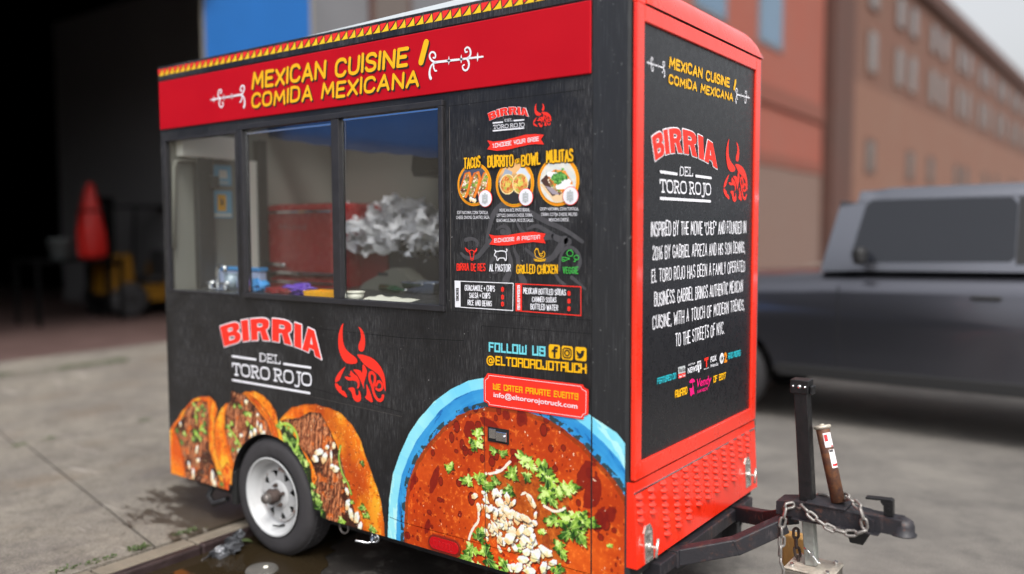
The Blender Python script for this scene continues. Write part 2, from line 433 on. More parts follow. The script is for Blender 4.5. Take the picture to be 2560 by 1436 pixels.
# ------------------------------------------------------------------ materials of the setting
n = NB('concrete_walk', .8)
x_, y_, z_ = n.xyz()
big = n.noise(.9, 5, .6); mid = n.noise(7, 6, .7); fine = n.noise(90, 4, .75)
c = n.mix(n.ramp(big, .35, .65), rgb(112, 106, 99), rgb(137, 130, 119))
c = n.mix(n.ramp(n.noise(1.7, 5, .7, n.mapping((1, .6, 1), (0, 0, .7))), .5, .68, 0, .75), c, rgb(112, 98, 84))
c = n.mix(n.ramp(n.noise(3.1, 6, .75, n.mapping((1, .8, 1), (0, 0, .2), (3, 1, 0))), .52, .7, 0, .65), c, rgb(92, 86, 86))
c = n.mix(n.ramp(mid, .42, .72, .0, .6), c, rgb(82, 75, 68))
c = n.mix(n.ramp(n.noise(22, 6, .8), .5, .72, .0, .5), c, rgb(140, 132, 120))
c = n.mix(n.ramp(n.noise(13, 7, .85), .50, .66, .0, .6), c, rgb(78, 73, 68))
c = n.mix(n.ramp(fine, .42, .66, .0, .55), c, rgb(62, 57, 52))
c = n.mix(n.ramp(n.noise(150, 2, .5), .60, .70, 0, .6), c, rgb(160, 152, 140))
c = n.mix(n.ramp(n.noise(48, 4, .7), .66, .74, 0, .8), c, rgb(50, 46, 44))
# pale scuffs
sc1 = n.noise(3.2, 6, .75, n.mapping((.35, 3.4, 1), (0, 0, .5)))
c = n.mix(n.math('MULTIPLY', n.ramp(sc1, .56, .68, 0, .7), n.ramp(n.noise(1.1, 2), .48, .6)), c, rgb(176, 168, 160))
# gum spots
vd = n.voro(3.1, n.mapping((1, 1, 0))); vc = n.voro(3.1, n.mapping((1, 1, 0)), 'F1', 'Color')
sx = n.t.nodes.new('ShaderNodeSeparateColor'); n.L(vc, sx.inputs[0])
gum = n.math('MULTIPLY', n.ramp(n.math('ADD', vd, n.math('MULTIPLY', mid, .03)), .075, .055), n.math('GREATER_THAN', sx.outputs[0], .62))
c = n.mix(n.math('MULTIPLY', gum, .75), c, rgb(62, 58, 57))
# wet splash beside the wheel
def spot(cx, cy, sx_, sy_):
    a = n.math('MULTIPLY', n.math('SUBTRACT', x_, cx), 1 / sx_); b = n.math('MULTIPLY', n.math('SUBTRACT', y_, cy), 1 / sy_)
    return n.math('SQRT', n.math('ADD', n.math('MULTIPLY', a, a), n.math('MULTIPLY', b, b)))
wn = n.noise(5, 6, .75, n.mapping((1.0, 3.0, 1), (0, 0, .45)))
wet = n.ramp(n.math('ADD', spot(-2.72, .42, .75, .62), n.math('MULTIPLY', n.math('SUBTRACT', wn, .5), 2.6)), 1.0, .8)
c = n.mix(n.math('MULTIPLY', wet, .86), c, rgb(58, 48, 38))
n.color(c); n.rough(n.math('SUBTRACT', .82, n.math('MULTIPLY', wet, .45)))
n.bump(n.math('ADD', mid, n.math('MULTIPLY', fine, .6)), .35, .006)

n = NB('asphalt_road', .8)
x_, y_, z_ = n.xyz()
mid = n.noise(3, 6, .7); fine = n.noise(130, 3, .75); ag = n.voro(150)
c = n.mix(n.ramp(n.noise(.8, 6, .7), .35, .65), rgb(100, 96, 92), rgb(130, 125, 118))
c = n.mix(n.ramp(mid, .5, .7, 0, .5), c, rgb(80, 77, 74))
c = n.mix(n.ramp(fine, .35, .7, 0, .5), c, rgb(66, 64, 62))
c = n.mix(n.ramp(n.noise(170, 2), .6, .75, 0, .5), c, rgb(150, 145, 138))
def spot(cx, cy, sx_, sy_):
    a = n.math('MULTIPLY', n.math('SUBTRACT', x_, cx), 1 / sx_); b = n.math('MULTIPLY', n.math('SUBTRACT', y_, cy), 1 / sy_)
    return n.math('SQRT', n.math('ADD', n.math('MULTIPLY', a, a), n.math('MULTIPLY', b, b)))
wn = n.noise(2.2, 7, .72)
dk = n.ramp(n.math('ADD', spot(-1.25, -.2, 1.45, 2.2), n.math('MULTIPLY', n.math('SUBTRACT', wn, .5), 1.2)), 1.1, .75)  # wet asphalt, with the shade under the trailer also put into the colour
pat = n.ramp(n.noise(4.2, 7, .8), .52, .62, 1.0, .55)
c = n.mix(n.math('MULTIPLY', n.math('MULTIPLY', dk, .96), pat), c, rgb(34, 31, 29))
n.color(c); n.rough(n.math('SUBTRACT', .85, n.math('MULTIPLY', dk, .3))); n.bump(n.math('ADD', fine, ag), .4, .004)

mat('kerb_concrete', rgb(116, 107, 94), .8, noise=.3, nscale=9, bump=.3, bscale=120)
mat('kerb_steel', rgb(58, 46, 46), .5, metal=.35, noise=.35, nscale=14, bump=.3, bscale=60)
mat('dirt', rgb(52, 44, 36), .95, noise=.4, nscale=40, bump=.8, bscale=120)
mat('weed_green', rgb(66, 80, 42), .7, noise=.35, nscale=60)
mat('garage_floor', rgb(82, 62, 58), .7, noise=.25, nscale=2, bump=.1)
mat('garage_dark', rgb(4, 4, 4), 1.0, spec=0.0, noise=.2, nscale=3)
mat('blue_paint', rgb(0, 88, 158), .5, noise=.06, nscale=2)
mat('wall_beige', rgb(138, 131, 118), .85, noise=.12, nscale=1.2, bump=.15)
mat('wall_grey', rgb(104, 104, 107), .85, noise=.12, nscale=.7)
mat('window_pale', rgb(112, 84, 71), .7)
mat('glass_dim', rgb(92, 82, 76), .15, spec=.6)
mat('glass_blue', rgb(80, 108, 132), .12, spec=.6)
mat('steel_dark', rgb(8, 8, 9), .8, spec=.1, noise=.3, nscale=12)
def brick(name, c1, c2, mortar, sc_=1.0, w_=.5):
    n = NB(name, .9)
    t = n.t.nodes.new('ShaderNodeTexBrick'); cx = n.t.nodes.new('ShaderNodeCombineXYZ')
    a, b, z = n.xyz(); n.L(n.math('ADD', a, b), cx.inputs[0]); n.L(z, cx.inputs[1]); n.L(cx.outputs[0], t.inputs[0])
    t.inputs['Color1'].default_value = c1; t.inputs['Color2'].default_value = c2; t.inputs['Mortar'].default_value = mortar
    t.inputs['Scale'].default_value = 1; t.inputs['Brick Width'].default_value = .23 * sc_; t.inputs['Row Height'].default_value = .08 * sc_
    t.inputs['Mortar Size'].default_value = .008 * sc_
    c = n.mix(n.ramp(n.noise(.35, 4), .35, .7, 0, .35), t.outputs[0], mortar); n.color(c); return n
brick('brick_brown', rgb(98, 62, 50), rgb(110, 72, 58), rgb(102, 80, 68))
brick('brick_salmon', rgb(138, 68, 54), rgb(146, 76, 60), rgb(130, 84, 72))
brick('brick_base', rgb(108, 84, 74), rgb(116, 92, 82), rgb(110, 92, 84))
brick('brick_course', rgb(118, 60, 48), rgb(126, 68, 54), rgb(112, 74, 62))
brick('brick_lower', rgb(112, 74, 60), rgb(120, 82, 66), rgb(120, 94, 80))
brick('brick_dark', rgb(78, 48, 40), rgb(86, 55, 46), rgb(74, 56, 50))
brick('brick_pink', rgb(116, 84, 76), rgb(108, 78, 71), rgb(112, 94, 86))

# ------------------------------------------------------------------ ground
def sheet(name, loop, z, m, thick=None):
    b = B()
    if thick: b.prism(loop, lambda p: (p[0], p[1], z), lambda p: (p[0], p[1], z - thick))
    else: b.poly([(p[0], p[1], z) for p in loop])
    o = b.build(name, m); o['kind'] = 'structure'; return o
sheet('road', [(-2.3, -400), (500, -400), (500, 600), (-2.3, 600)], 0.0, 'asphalt_road')
sheet('ground', [(-600, -600), (900, -600), (900, 900), (-600, 900)], -.35, 'dirt')
# concrete sidewalk poured in slabs, narrow gaps between them
g_ = .007
ja = G(50, 1100, .05); jb = G(368, 1352, .05)
def jy(x): return ja[1] + (jb[1] - ja[1]) * (x - ja[0]) / (jb[0] - ja[0])
ka, kb = G(0, 1083, .05), G(38, 1112, .05)
def ky(x): return ka[1] + (kb[1] - ka[1]) * (x - ka[0]) / (kb[0] - ka[0])
x0, x1, xm = -9.79, -2.535, G(200, 1087, .05)[0]
wx = G(150, 928, .05)[0]
SL = [[(xm + g_, jy(xm) + g_), (x1, jy(x1) + g_), (x1, 3.6), (xm + g_, 3.6)], [(xm + g_, jy(xm) - g_), (x1, jy(x1) - g_), (x1, -2.6), (xm + g_, -2.6)],
      [(wx + .03, ky(wx) + g_), (xm - g_, ky(xm) + g_), (xm - g_, 3.9), (wx + .03, 4.2)], [(wx + .03, ky(wx) - g_), (xm - g_, ky(xm) - g_), (xm - g_, -3), (wx + .03, -3)],
      [(xm + g_, 3.615), (x1, 3.615), (x1, 8), (xm + g_, 8)], [(wx + .03, 4.215), (xm - g_, 3.915), (xm - g_, 9), (wx + .03, 9)],
      [(x0, -3), (wx - .03, -3), (wx - .03, 9), (x0, 9)],
      [(x0, 9.01), (x1, 9.01), (x1, 200), (x0, 200)], [(x0, -3.01), (x1, -3.01), (x1, -60), (x0, -60)]]
b = B()
for lp in SL:
    b.prism(lp, lambda p: (p[0], p[1], .05), lambda p: (p[0], p[1], -.1))
o = b.build('sidewalk', 'concrete_walk'); o['kind'] = 'structure'
sheet('joint_soil', [(-9.79, -60), (-2.36, -60), (-2.36, 200), (-9.79, 200)], .034, 'dirt')['kind'] = 'structure'
# kerb: a steel faced edge with a concrete band behind, in lengths
b = B()
ys = [-9, -6.5, -4, -2.2, -.70, -.20, .9, 3.2, 5.6, 8, 12]
for i in range(len(ys) - 1):
    a, d = ys[i] + .006, ys[i + 1] - .006
    if i in (3, 4, 5):
        dd = .012 * (i - 4)
    else: dd = 0
    b.box((-2.505 + dd, a, -.1), (-2.405 + dd, d, .052), .008)
o = b.build('kerb', 'kerb_concrete'); o['kind'] = 'structure'
b = B()
for i in range(len(ys) - 1):
    b.box((-2.402, ys[i] + .004, -.1), (-2.352, ys[i + 1] - .004, .047 + .003 * (i % 2)), .012, seg=3)
o = b.build('kerb_edge', 'kerb_steel'); o['kind'] = 'structure'
# gutter water
n = NB('puddle_water', .04)
x_, y_, z_ = n.xyz()
n.p.inputs['Base Color'].default_value = rgb(44, 36, 24); n.p.inputs['Specular IOR Level'].default_value = .55
n.bump(n.noise(5, 2), .03, .01)
rn = random.Random(4)
pl = [(-2.351, -1.6), (-2.351, .75), (-2.2, .8), (-2.0, .62), (-1.93, .35), (-1.8, .12), (-1.62, -.05), (-1.6, -.25), (-1.75, -.4), (-1.68, -.7), (-1.5, -.95), (-1.45, -1.6)]
pl = [pl[0]] + [(p[0] + rn.uniform(-.03, .03), p[1] + rn.uniform(-.03, .03)) for p in smooth2(pl[1:], 2)]
sheet('puddle', pl, .004, 'puddle_water')

# weeds in the cracks: each blade a bent leaf, one mass
b = B(); rn = random.Random(3)
def tuft(x, y, z, nb, h, sp):
    for _ in range(nb):
        a = rn.uniform(0, 6.28); r = sp * rn.random() ** .5; px, py = x + r * math.cos(a) * .5, y + r * math.sin(a)
        d = rn.uniform(0, 6.28); l = h * rn.uniform(.4, 1.1); wd = rn.uniform(.003, .007)
        ex, ey = px + math.cos(d) * l * .8, py + math.sin(d) * l * .8; nx, ny = -math.sin(d) * wd, math.cos(d) * wd
        mx, my = px + math.cos(d) * l * .4, py + math.sin(d) * l * .4
        b.poly([(px - nx, py - ny, z), (px + nx, py + ny, z), (mx + nx, my + ny, z + l * .6), (mx - nx, my - ny, z + l * .6)])
        b.poly([(mx - nx, my - ny, z + l * .6), (mx + nx, my + ny, z + l * .6), (ex, ey, z + l * .55)])
for (u, v, nb, h, sp) in [(470, 1333, 70, .05, .05), (455, 1337, 50, .04, .05), (345, 1378, 70, .06, .05), (360, 1372, 40, .05, .03), (275, 1398, 60, .04, .05), (235, 1410, 70, .04, .06), (165, 1428, 60, .05, .06), (510, 1325, 30, .03, .03),
                         (180, 921, 120, .09, .2), (235, 913, 100, .08, .15), (290, 907, 120, .1, .16), (130, 928, 60, .06, .12), (60, 936, 50, .05, .2), (5, 942, 90, .08, .15), (360, 1055, 60, .05, .06), (118, 1100, 50, .05, .06), (50, 1116, 50, .05, .05)]:
    g = G(u, v, .04); tuft(g[0], g[1], .036, int(nb * .8), h * .8, sp)
tag(b.build('weeds', 'weed_green'), 'small green weeds growing in the sidewalk cracks and along the kerb', kind='stuff')

# ------------------------------------------------------------------ garage with a wide dark doorway
FX = -9.8
gar = thing('garage_building', 'garage building with a wide dark open doorway and bright blue paint above', 'building', (FX, 1, 0))
b = B()
b.prism([(-60, 0), (-3.2, 0), (-3.2, 5.9), (4.92, 5.9), (4.92, 0), (7.05, 0), (7.05, 9), (-60, 9)], lambda p: (FX, p[0], p[1]), lambda p: (FX - .04, p[0], p[1]))
b.build('wall', 'wall_beige', gar)
b = B(); b.box((FX, 4.94, 4.15), (FX + .05, 6.95, 8.9), .01); b.box((FX, -50, 3.3), (FX + .05, -3.3, 8.9), .01); b.build('blue_fascia', 'blue_paint', gar)
b = B(); b.box((FX, 4.95, .02), (FX + .03, 7.0, 4.14), .005); b.build('brick_pier', 'brick_pink', gar)
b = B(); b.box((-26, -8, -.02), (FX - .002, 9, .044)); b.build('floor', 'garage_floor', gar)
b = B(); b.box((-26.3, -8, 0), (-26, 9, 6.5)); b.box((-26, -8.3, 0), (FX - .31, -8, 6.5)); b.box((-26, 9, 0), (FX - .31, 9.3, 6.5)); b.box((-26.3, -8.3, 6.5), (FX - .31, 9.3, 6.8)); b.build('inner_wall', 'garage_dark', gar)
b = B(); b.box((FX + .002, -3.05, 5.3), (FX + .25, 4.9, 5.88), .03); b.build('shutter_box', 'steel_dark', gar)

mat('red_cloth', rgb(168, 16, 8), .6, noise=.2, nscale=6)
mat('pale_plastic', rgb(84, 90, 92), .5, noise=.1)
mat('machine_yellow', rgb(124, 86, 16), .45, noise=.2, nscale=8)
mat('rubber', rgb(40, 39, 41), .75, noise=.25, nscale=30, bump=.2, bscale=200)
GX = -13.6
def gp(u, v): return PX(u, v, GX)
# steel workbench, red bundle and pale bucket on it
t0 = gp(120, 650); t1 = gp(285, 650)
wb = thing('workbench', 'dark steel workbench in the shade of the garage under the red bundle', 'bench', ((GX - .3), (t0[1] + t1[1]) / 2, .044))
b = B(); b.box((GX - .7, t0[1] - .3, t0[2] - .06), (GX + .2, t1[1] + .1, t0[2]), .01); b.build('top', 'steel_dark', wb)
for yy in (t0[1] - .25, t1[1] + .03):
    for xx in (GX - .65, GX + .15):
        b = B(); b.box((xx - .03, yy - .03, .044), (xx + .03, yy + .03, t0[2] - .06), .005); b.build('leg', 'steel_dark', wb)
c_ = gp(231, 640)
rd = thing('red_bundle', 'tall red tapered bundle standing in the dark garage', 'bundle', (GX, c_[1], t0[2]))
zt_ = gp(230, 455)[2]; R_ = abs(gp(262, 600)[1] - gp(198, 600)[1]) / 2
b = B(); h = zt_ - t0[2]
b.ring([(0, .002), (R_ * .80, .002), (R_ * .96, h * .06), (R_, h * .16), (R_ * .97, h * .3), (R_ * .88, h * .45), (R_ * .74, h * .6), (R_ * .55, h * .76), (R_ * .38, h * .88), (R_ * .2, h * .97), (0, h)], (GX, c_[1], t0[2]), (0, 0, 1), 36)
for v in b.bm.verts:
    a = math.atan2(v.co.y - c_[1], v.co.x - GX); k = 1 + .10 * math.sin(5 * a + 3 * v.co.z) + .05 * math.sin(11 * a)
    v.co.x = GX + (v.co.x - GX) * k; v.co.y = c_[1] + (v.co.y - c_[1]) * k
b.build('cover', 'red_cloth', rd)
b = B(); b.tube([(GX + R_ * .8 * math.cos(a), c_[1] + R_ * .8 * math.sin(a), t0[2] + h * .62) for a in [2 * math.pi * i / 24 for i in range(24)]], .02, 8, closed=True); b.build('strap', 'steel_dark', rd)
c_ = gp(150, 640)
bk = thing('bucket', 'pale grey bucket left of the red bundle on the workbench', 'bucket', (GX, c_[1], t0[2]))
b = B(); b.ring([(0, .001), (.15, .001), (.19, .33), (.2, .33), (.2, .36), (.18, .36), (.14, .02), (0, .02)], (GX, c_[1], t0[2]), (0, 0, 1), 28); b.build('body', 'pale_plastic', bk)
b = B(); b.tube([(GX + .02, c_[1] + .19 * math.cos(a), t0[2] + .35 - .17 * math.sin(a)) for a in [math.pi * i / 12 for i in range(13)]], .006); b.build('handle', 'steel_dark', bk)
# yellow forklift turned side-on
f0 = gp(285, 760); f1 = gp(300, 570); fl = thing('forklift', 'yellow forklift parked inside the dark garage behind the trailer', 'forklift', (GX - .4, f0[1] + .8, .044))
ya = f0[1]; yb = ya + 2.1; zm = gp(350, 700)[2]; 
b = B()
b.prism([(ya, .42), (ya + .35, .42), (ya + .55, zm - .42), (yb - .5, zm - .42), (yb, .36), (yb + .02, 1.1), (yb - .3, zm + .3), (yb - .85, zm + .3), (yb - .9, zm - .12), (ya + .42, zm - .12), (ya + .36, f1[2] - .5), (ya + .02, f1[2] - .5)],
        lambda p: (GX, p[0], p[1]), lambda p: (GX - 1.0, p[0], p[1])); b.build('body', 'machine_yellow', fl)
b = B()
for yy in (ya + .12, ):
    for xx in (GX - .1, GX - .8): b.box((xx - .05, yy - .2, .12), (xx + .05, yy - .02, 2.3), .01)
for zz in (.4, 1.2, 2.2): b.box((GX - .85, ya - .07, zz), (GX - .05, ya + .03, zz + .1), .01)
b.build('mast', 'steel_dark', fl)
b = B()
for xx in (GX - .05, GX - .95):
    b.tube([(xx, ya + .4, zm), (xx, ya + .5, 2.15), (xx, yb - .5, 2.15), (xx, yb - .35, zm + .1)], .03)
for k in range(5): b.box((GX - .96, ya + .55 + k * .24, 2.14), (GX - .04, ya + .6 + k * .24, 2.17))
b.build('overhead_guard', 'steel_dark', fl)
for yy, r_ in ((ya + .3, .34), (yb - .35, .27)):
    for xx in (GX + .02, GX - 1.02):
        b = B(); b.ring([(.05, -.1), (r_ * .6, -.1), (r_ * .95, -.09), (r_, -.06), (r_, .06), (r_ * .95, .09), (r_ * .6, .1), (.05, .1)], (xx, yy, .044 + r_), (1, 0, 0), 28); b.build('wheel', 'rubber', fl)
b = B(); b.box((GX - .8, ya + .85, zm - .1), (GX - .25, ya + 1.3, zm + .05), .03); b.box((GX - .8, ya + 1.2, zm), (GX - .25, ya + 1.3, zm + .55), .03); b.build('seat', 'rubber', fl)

# ------------------------------------------------------------------ buildings farther along
gb = thing('grey_building', 'grey rendered building beyond the blue painted garage front', 'building', (FX, 11, 0))
b = B(); b.prism([(7.06, 0), (15.5, 0), (15.5, 13), (7.06, 13)], lambda p: (FX - .05, p[0], p[1]), lambda p: (FX - 9, p[0], p[1])); b.build('wall', 'wall_grey', gb)
b = B(); b.box((FX - .04, 7.1, 0), (FX + .02, 15.4, 4.3), .01); b.build('brick_base', 'brick_pink', gb)
for yy in (8.4, 11.4, 13.6):
    for zz in (5.15, 8.4):
        b = B(); b.box((FX - .045, yy, zz), (FX + .015, yy + 1.1, zz + 1.3), .01); w_ = b.build('window', 'brick_dark', gb)
        b = B(); b.box((FX + .016, yy + .1, zz + .1), (FX + .02, yy + 1.0, zz + 1.2)); b.build('pane', 'glass_dim', w_)
sbld = thing('red_brick_building', 'salmon red brick building with blue tinted windows between trailer and brown warehouse', 'building', (FX, 27, 0))
b = B(); b.prism([(15.6, 0), (37.2, 0), (37.2, 16), (15.6, 16)], lambda p: (FX, p[0], p[1]), lambda p: (FX - 12, p[0], p[1])); b.build('wall', 'brick_salmon', sbld)
b = B(); b.box((FX + .001, 15.7, 6.55), (FX + .12, 37.0, 7.3), .02); b.box((FX + .001, 15.7, 4.2), (FX + .1, 37.0, 4.7), .02); b.build('string_course', 'brick_course', sbld)
b = B(); b.box((FX + .001, 15.7, 0), (FX + .06, 37.0, 4.19), .01); b.build('ground_storey', 'brick_base', sbld)
for yy in (17.0, 22.6, 28.5):
    b = B(); a = [(yy + 1.4 + 1.4 * math.cos(t), 11.4 + .7 * math.sin(t)) for t in [math.pi * i / 10 for i in range(11)]]
    b.prism([(yy, 8.75), (yy + 2.8, 8.75)] + a, lambda p: (FX + .002, p[0], p[1]), lambda p: (FX + .05, p[0], p[1])); f_ = b.build('window', 'wall_grey', sbld)
    b = B(); b.box((FX + .052, yy + .2, 8.9), (FX + .06, yy + 2.6, 11.3)); b.build('pane', 'glass_blue', f_)
bx = thing('brick_warehouse', 'long brown brick warehouse with rows of pale windows receding along the street', 'building', (FX, 60, 0))
DX, DY = .047, .999
def wq(s, z, d=0.0): return (FX + DX * s + DY * d, 37.7 + DY * s - DX * d, z)
b = B(); b.prism([(0, 0), (150, 0), (150, 16.7), (0, 16.7)], lambda p: wq(p[0], p[1]), lambda p: wq(p[0], p[1], -20)); b.build('wall', 'brick_brown', bx)
b = B(); b.prism([(-.4, 0), (2.6, 0), (2.6, 16.9), (-.4, 16.9)], lambda p: wq(p[0], p[1], .5), lambda p: wq(p[0], p[1], .002)); b.build('corner_pier', 'brick_dark', bx)
b = B(); b.prism([(2.62, 15.9), (150, 15.9), (150, 16.95), (2.62, 16.95)], lambda p: wq(p[0], p[1], .4), lambda p: wq(p[0], p[1], .003)); b.build('cornice', 'brick_dark', bx)
b = B(); b.prism([(2.62, 0), (150, 0), (150, 9.2), (2.62, 9.2)], lambda p: wq(p[0], p[1], .05), lambda p: wq(p[0], p[1], .0025)); b.build('lower_storey', 'brick_lower', bx)
for k in range(22):
    s0 = 6.2 + k * 4.2 + (1.2 if k % 2 else 0)
    for zz, hh, mm in ((9.9, 2.3, 'window_pale'), (13.2, 1.9, 'brick_dark'), (4.6, 1.9, 'brick_dark')):
        if zz < 9 and k % 3 == 1: continue
        b = B(); b.prism([(s0, zz), (s0 + 1.7, zz), (s0 + 1.7, zz + hh), (s0, zz + hh)], lambda p: wq(p[0], p[1], .09), lambda p: wq(p[0], p[1], .0545)); w_ = b.build('window', mm, bx)
        b = B(); b.prism([(s0 + .15, zz + .15), (s0 + 1.55, zz + .15), (s0 + 1.55, zz + hh - .15), (s0 + .15, zz + hh - .15)], lambda p: wq(p[0], p[1], .105), lambda p: wq(p[0], p[1], .092)); b.build('pane', 'glass_dim', w_)

# ------------------------------------------------------------------ vehicles behind
mat('car_dark', rgb(92, 93, 101), .28, metal=.9, coat=.5)
mat('car_cab_sky', rgb(118, 120, 128), .26, metal=.85, coat=.3)  # lighter copy of the body paint; sky reflection put into its colour
mat('car_pale', rgb(104, 97, 95), .35, coat=.5)
mat('car_glass', (.018, .02, .026, 1), .08, spec=.4)
mat('car_glass_green', (.07, .10, .10, 1), .1, spec=.9)
mat('car_trim', (.012, .012, .013, 1), .55)
mat('chrome', (.75, .76, .78, 1), .12, metal=1.0)
mat('tail_red', rgb(130, 10, 12), .25, coat=.5)
mat('alloy', rgb(150, 150, 154), .35, metal=.8)
def car(name, label, cat, ox, y0, wid, paint, sgn=1, zs=1.0):
    """side profile car, nose towards -x, near flank at y0"""
    t = thing(name, label, cat, (ox, y0 + wid / 2, 0))
    X = lambda x: ox + x
    def arch(cx, r, n_=12): return [(cx + r * math.cos(a), .40 + r * math.sin(a)) for a in [math.pi * i / n_ for i in range(n_ + 1)]][::1]
    a1 = arch(-1.72, .47); a2 = arch(1.78, .47)
    low = [(-2.62, .45), (-2.68, .62), (-2.66, .98), (-2.5, 1.19), (-1.9, 1.26), (-1.0, 1.305), (-.86, 1.32), (0, 1.335), (1.4, 1.36), (2.45, 1.36), (2.66, 1.3), (2.72, .9), (2.68, .5), (2.3, .42)]
    low += [(p[0], p[1] * 1) for p in a2] + [(-1.2, .4)] + a1[0:] + [(-2.25, .42)]
    # four sections across give the flanks a shoulder
    secs = [(0.10, .955), (0.03, .985), (0.0, 1.0), (wid, 1.0), (wid - .03, .985), (wid - .10, .955)]
    b = B()
    def sec(yy, k):
        return [b.bm.verts.new((X(p[0] * (.995 if k < 1 else 1)), y0 + yy, .7 + (p[1] * zs - .7) * k)) for p in low]
    order = [(.0, .95), (.0, .97)]
    ring = [(0.06, .93), (0.0, .965), (0.0, .965)]
    L_ = []
    for yy, k in [(.24, 1.0), (.15, .965), (.075, .91), (.028, .83), (.0, .70), (wid, .70), (wid - .028, .83), (wid - .075, .91), (wid - .15, .965), (wid - .24, 1.0)]: L_.append(sec(yy, k))
    seq = [4, 3, 2, 1, 0, 9, 8, 7, 6, 5]
    for i in range(len(seq) - 1):
        A_, C_ = L_[seq[i]], L_[seq[i + 1]]
        for j in range(len(low)):
            f = b.bm.faces.new([A_[j], A_[(j + 1) % len(low)], C_[(j + 1) % len(low)], C_[j]]); f.smooth = True
    for q in (4, 5):
        tr = tessellate_polygon([[Vector((p[0], p[1], 0)) for p in low]])
        for f in tr:
            try: b.bm.faces.new([L_[q][i] for i in f])
            except ValueError: pass
    b.build('body', paint, t, True, 35)
    # greenhouse
    def gh(x, z): return z
    top = [(-.74, 1.96), (-.5, 2.0), (1.2, 2.02), (2.2, 1.99), (2.42, 1.93)]; bot = [(-.88, 1.31), (-.6, 1.325), (1.2, 1.35), (2.3, 1.36), (2.6, 1.34)]
    b = B(); In = .06; It = .2
    bl = [b.bm.verts.new((X(x), y0 + In, z * zs)) for x, z in bot]; tl = [b.bm.verts.new((X(x), y0 + It, z * zs)) for x, z in top]
    br = [b.bm.verts.new((X(x), y0 + wid - In, z * zs)) for x, z in bot]; tr_ = [b.bm.verts.new((X(x), y0 + wid - It, z * zs)) for x, z in top]
    for i in range(4):
        b.bm.faces.new([bl[i], bl[i + 1], tl[i + 1], tl[i]]); b.bm.faces.new([br[i], br[i + 1], tr_[i + 1], tr_[i]]); b.bm.faces.new([tl[i], tl[i + 1], tr_[i + 1], tr_[i]])
    b.bm.faces.new([bl[0], tl[0], tr_[0], br[0]]); b.bm.faces.new([bl[4], tl[4], tr_[4], br[4]])
    b.bm.faces.new([bl[0], bl[1], bl[2], bl[3], bl[4], br[4], br[3], br[2], br[1], br[0]])
    bmesh.ops.bevel(b.bm, geom=[e for e in b.bm.edges if e.verts[0].co.z > 1.8 * zs and e.verts[1].co.z > 1.8 * zs], offset=.11, segments=5, affect='EDGES')
    b.build('cab', 'car_cab_sky' if paint == 'car_dark' else paint, t, True, 50)
    def slope(z): return In + (It - In) * (z - 1.33) / (.66)
    for xa, xb, mt, mb in ((-.60, .52, -.42, 0), (.92, 1.75, 0, 0), (1.86, 2.32, 0, 0)):
        for side in (0, 1):
            b = B()
            zb0, zb1 = 1.40, 1.90; sl = .05 if mt else 0
            pts = [(xa - .04 * (mt != 0), zb0 + .05), (xa + .03, zb0), (xb - .03, zb0 + .02), (xb, zb0 + .05), (xb, zb1 - .05), (xb - .04, zb1), (xa + sl + .05, zb1), (xa + sl, zb1 - .04)]
            def q(p, d):
                s_ = slope(p[1]) - d; return (X(p[0]), y0 + s_ if side == 0 else y0 + wid - s_, p[1] * zs)
            b.prism(pts, lambda p: q(p, .012), lambda p: q(p, .001)); b.build('side_window', 'car_glass' if mt else 'car_glass_green', t)
            if mt:
                b = B(); b.prism([(xb + .005, zb0), (xb + .385, zb0), (xb + .385, zb1), (xb + .005, zb1)], lambda p: q(p, .010), lambda p: q(p, .001)); b.build('door_pillar', 'car_trim', t)
    b = B(); b.poly([(X(-.85), y0 + .2, 1.39 * zs), (X(-.85), y0 + wid - .2, 1.39 * zs), (X(-.75), y0 + wid - .27, 1.9 * zs), (X(-.75), y0 + .27, 1.9 * zs)])
    for v in b.bm.verts: v.co.x -= .025
    b.build('windscreen', 'car_glass', t)
    for cx in (-1.72, 1.78):
        for yy, sg in ((y0 + .12, -1), (y0 + wid - .12, 1)):
            b = B(); b.ring([(.22, -.11), (.3, -.115), (.37, -.1), (.395, -.06), (.395, .06), (.37, .1), (.3, .115), (.22, .11)], (X(cx), yy, .395), (0, 1, 0), 36); wh = b.build('wheel', 'rubber', t)
            b = B(); b.ring([(0, .1), (.06, .1), (.07, .08), (.19, .06), (.24, .1), (.245, .02)], (X(cx), yy, .395), (0, sg, 0), 30); b.build('rim', 'alloy', wh)
    for yy, sg in ((y0, -1), (y0 + wid, 1)):
        b = B(); b.box((X(-.58), min(yy, yy + sg * .16), 1.38 * zs), (X(-.48), max(yy, yy + sg * .16), 1.52 * zs), .04); b.build('mirror', 'car_trim', t)
        b = B(); b.box((X(-1.2), yy - .012 + sg * .003, .42), (X(1.28), yy + .012 + sg * .003, .52), .008); b.build('sill', 'car_trim', t)
        for xx in (.25, 1.4):
            b = B(); b.box((X(xx), min(yy, yy + sg * .035), 1.13), (X(xx + .2), max(yy, yy + sg * .035), 1.16), .008); b.build('door_handle', 'car_trim', t)
        b = B()
        for xx in (-.72, .72, 1.85): b.box((X(xx), yy - .002 + sg * .001, .52), (X(xx + .008), yy + .002 + sg * .001, 1.2))
        b.build('door_gap', 'car_trim', t)
    b = B(); b.box((X(-2.72), y0 + .25, .7), (X(-2.655), y0 + wid - .25, 1.0), .02); b.build('grille', 'car_trim', t)
    for yy in (y0 + .04, y0 + wid - .26):
        b = B(); b.box((X(-2.7), yy, .82), (X(-2.62), yy + .2, 1.02), .03); b.build('headlight', 'glass_dim', t)
        b = B(); b.box((X(2.6), yy, .9), (X(2.735), yy + .18, 1.2), .02); b.build('tail_light', 'tail_red', t)
    b = B(); b.box((X(-2.78), y0 + .05, .42), (X(-2.6), y0 + wid - .05, .62), .05); b.build('bumper', 'car_trim', t)
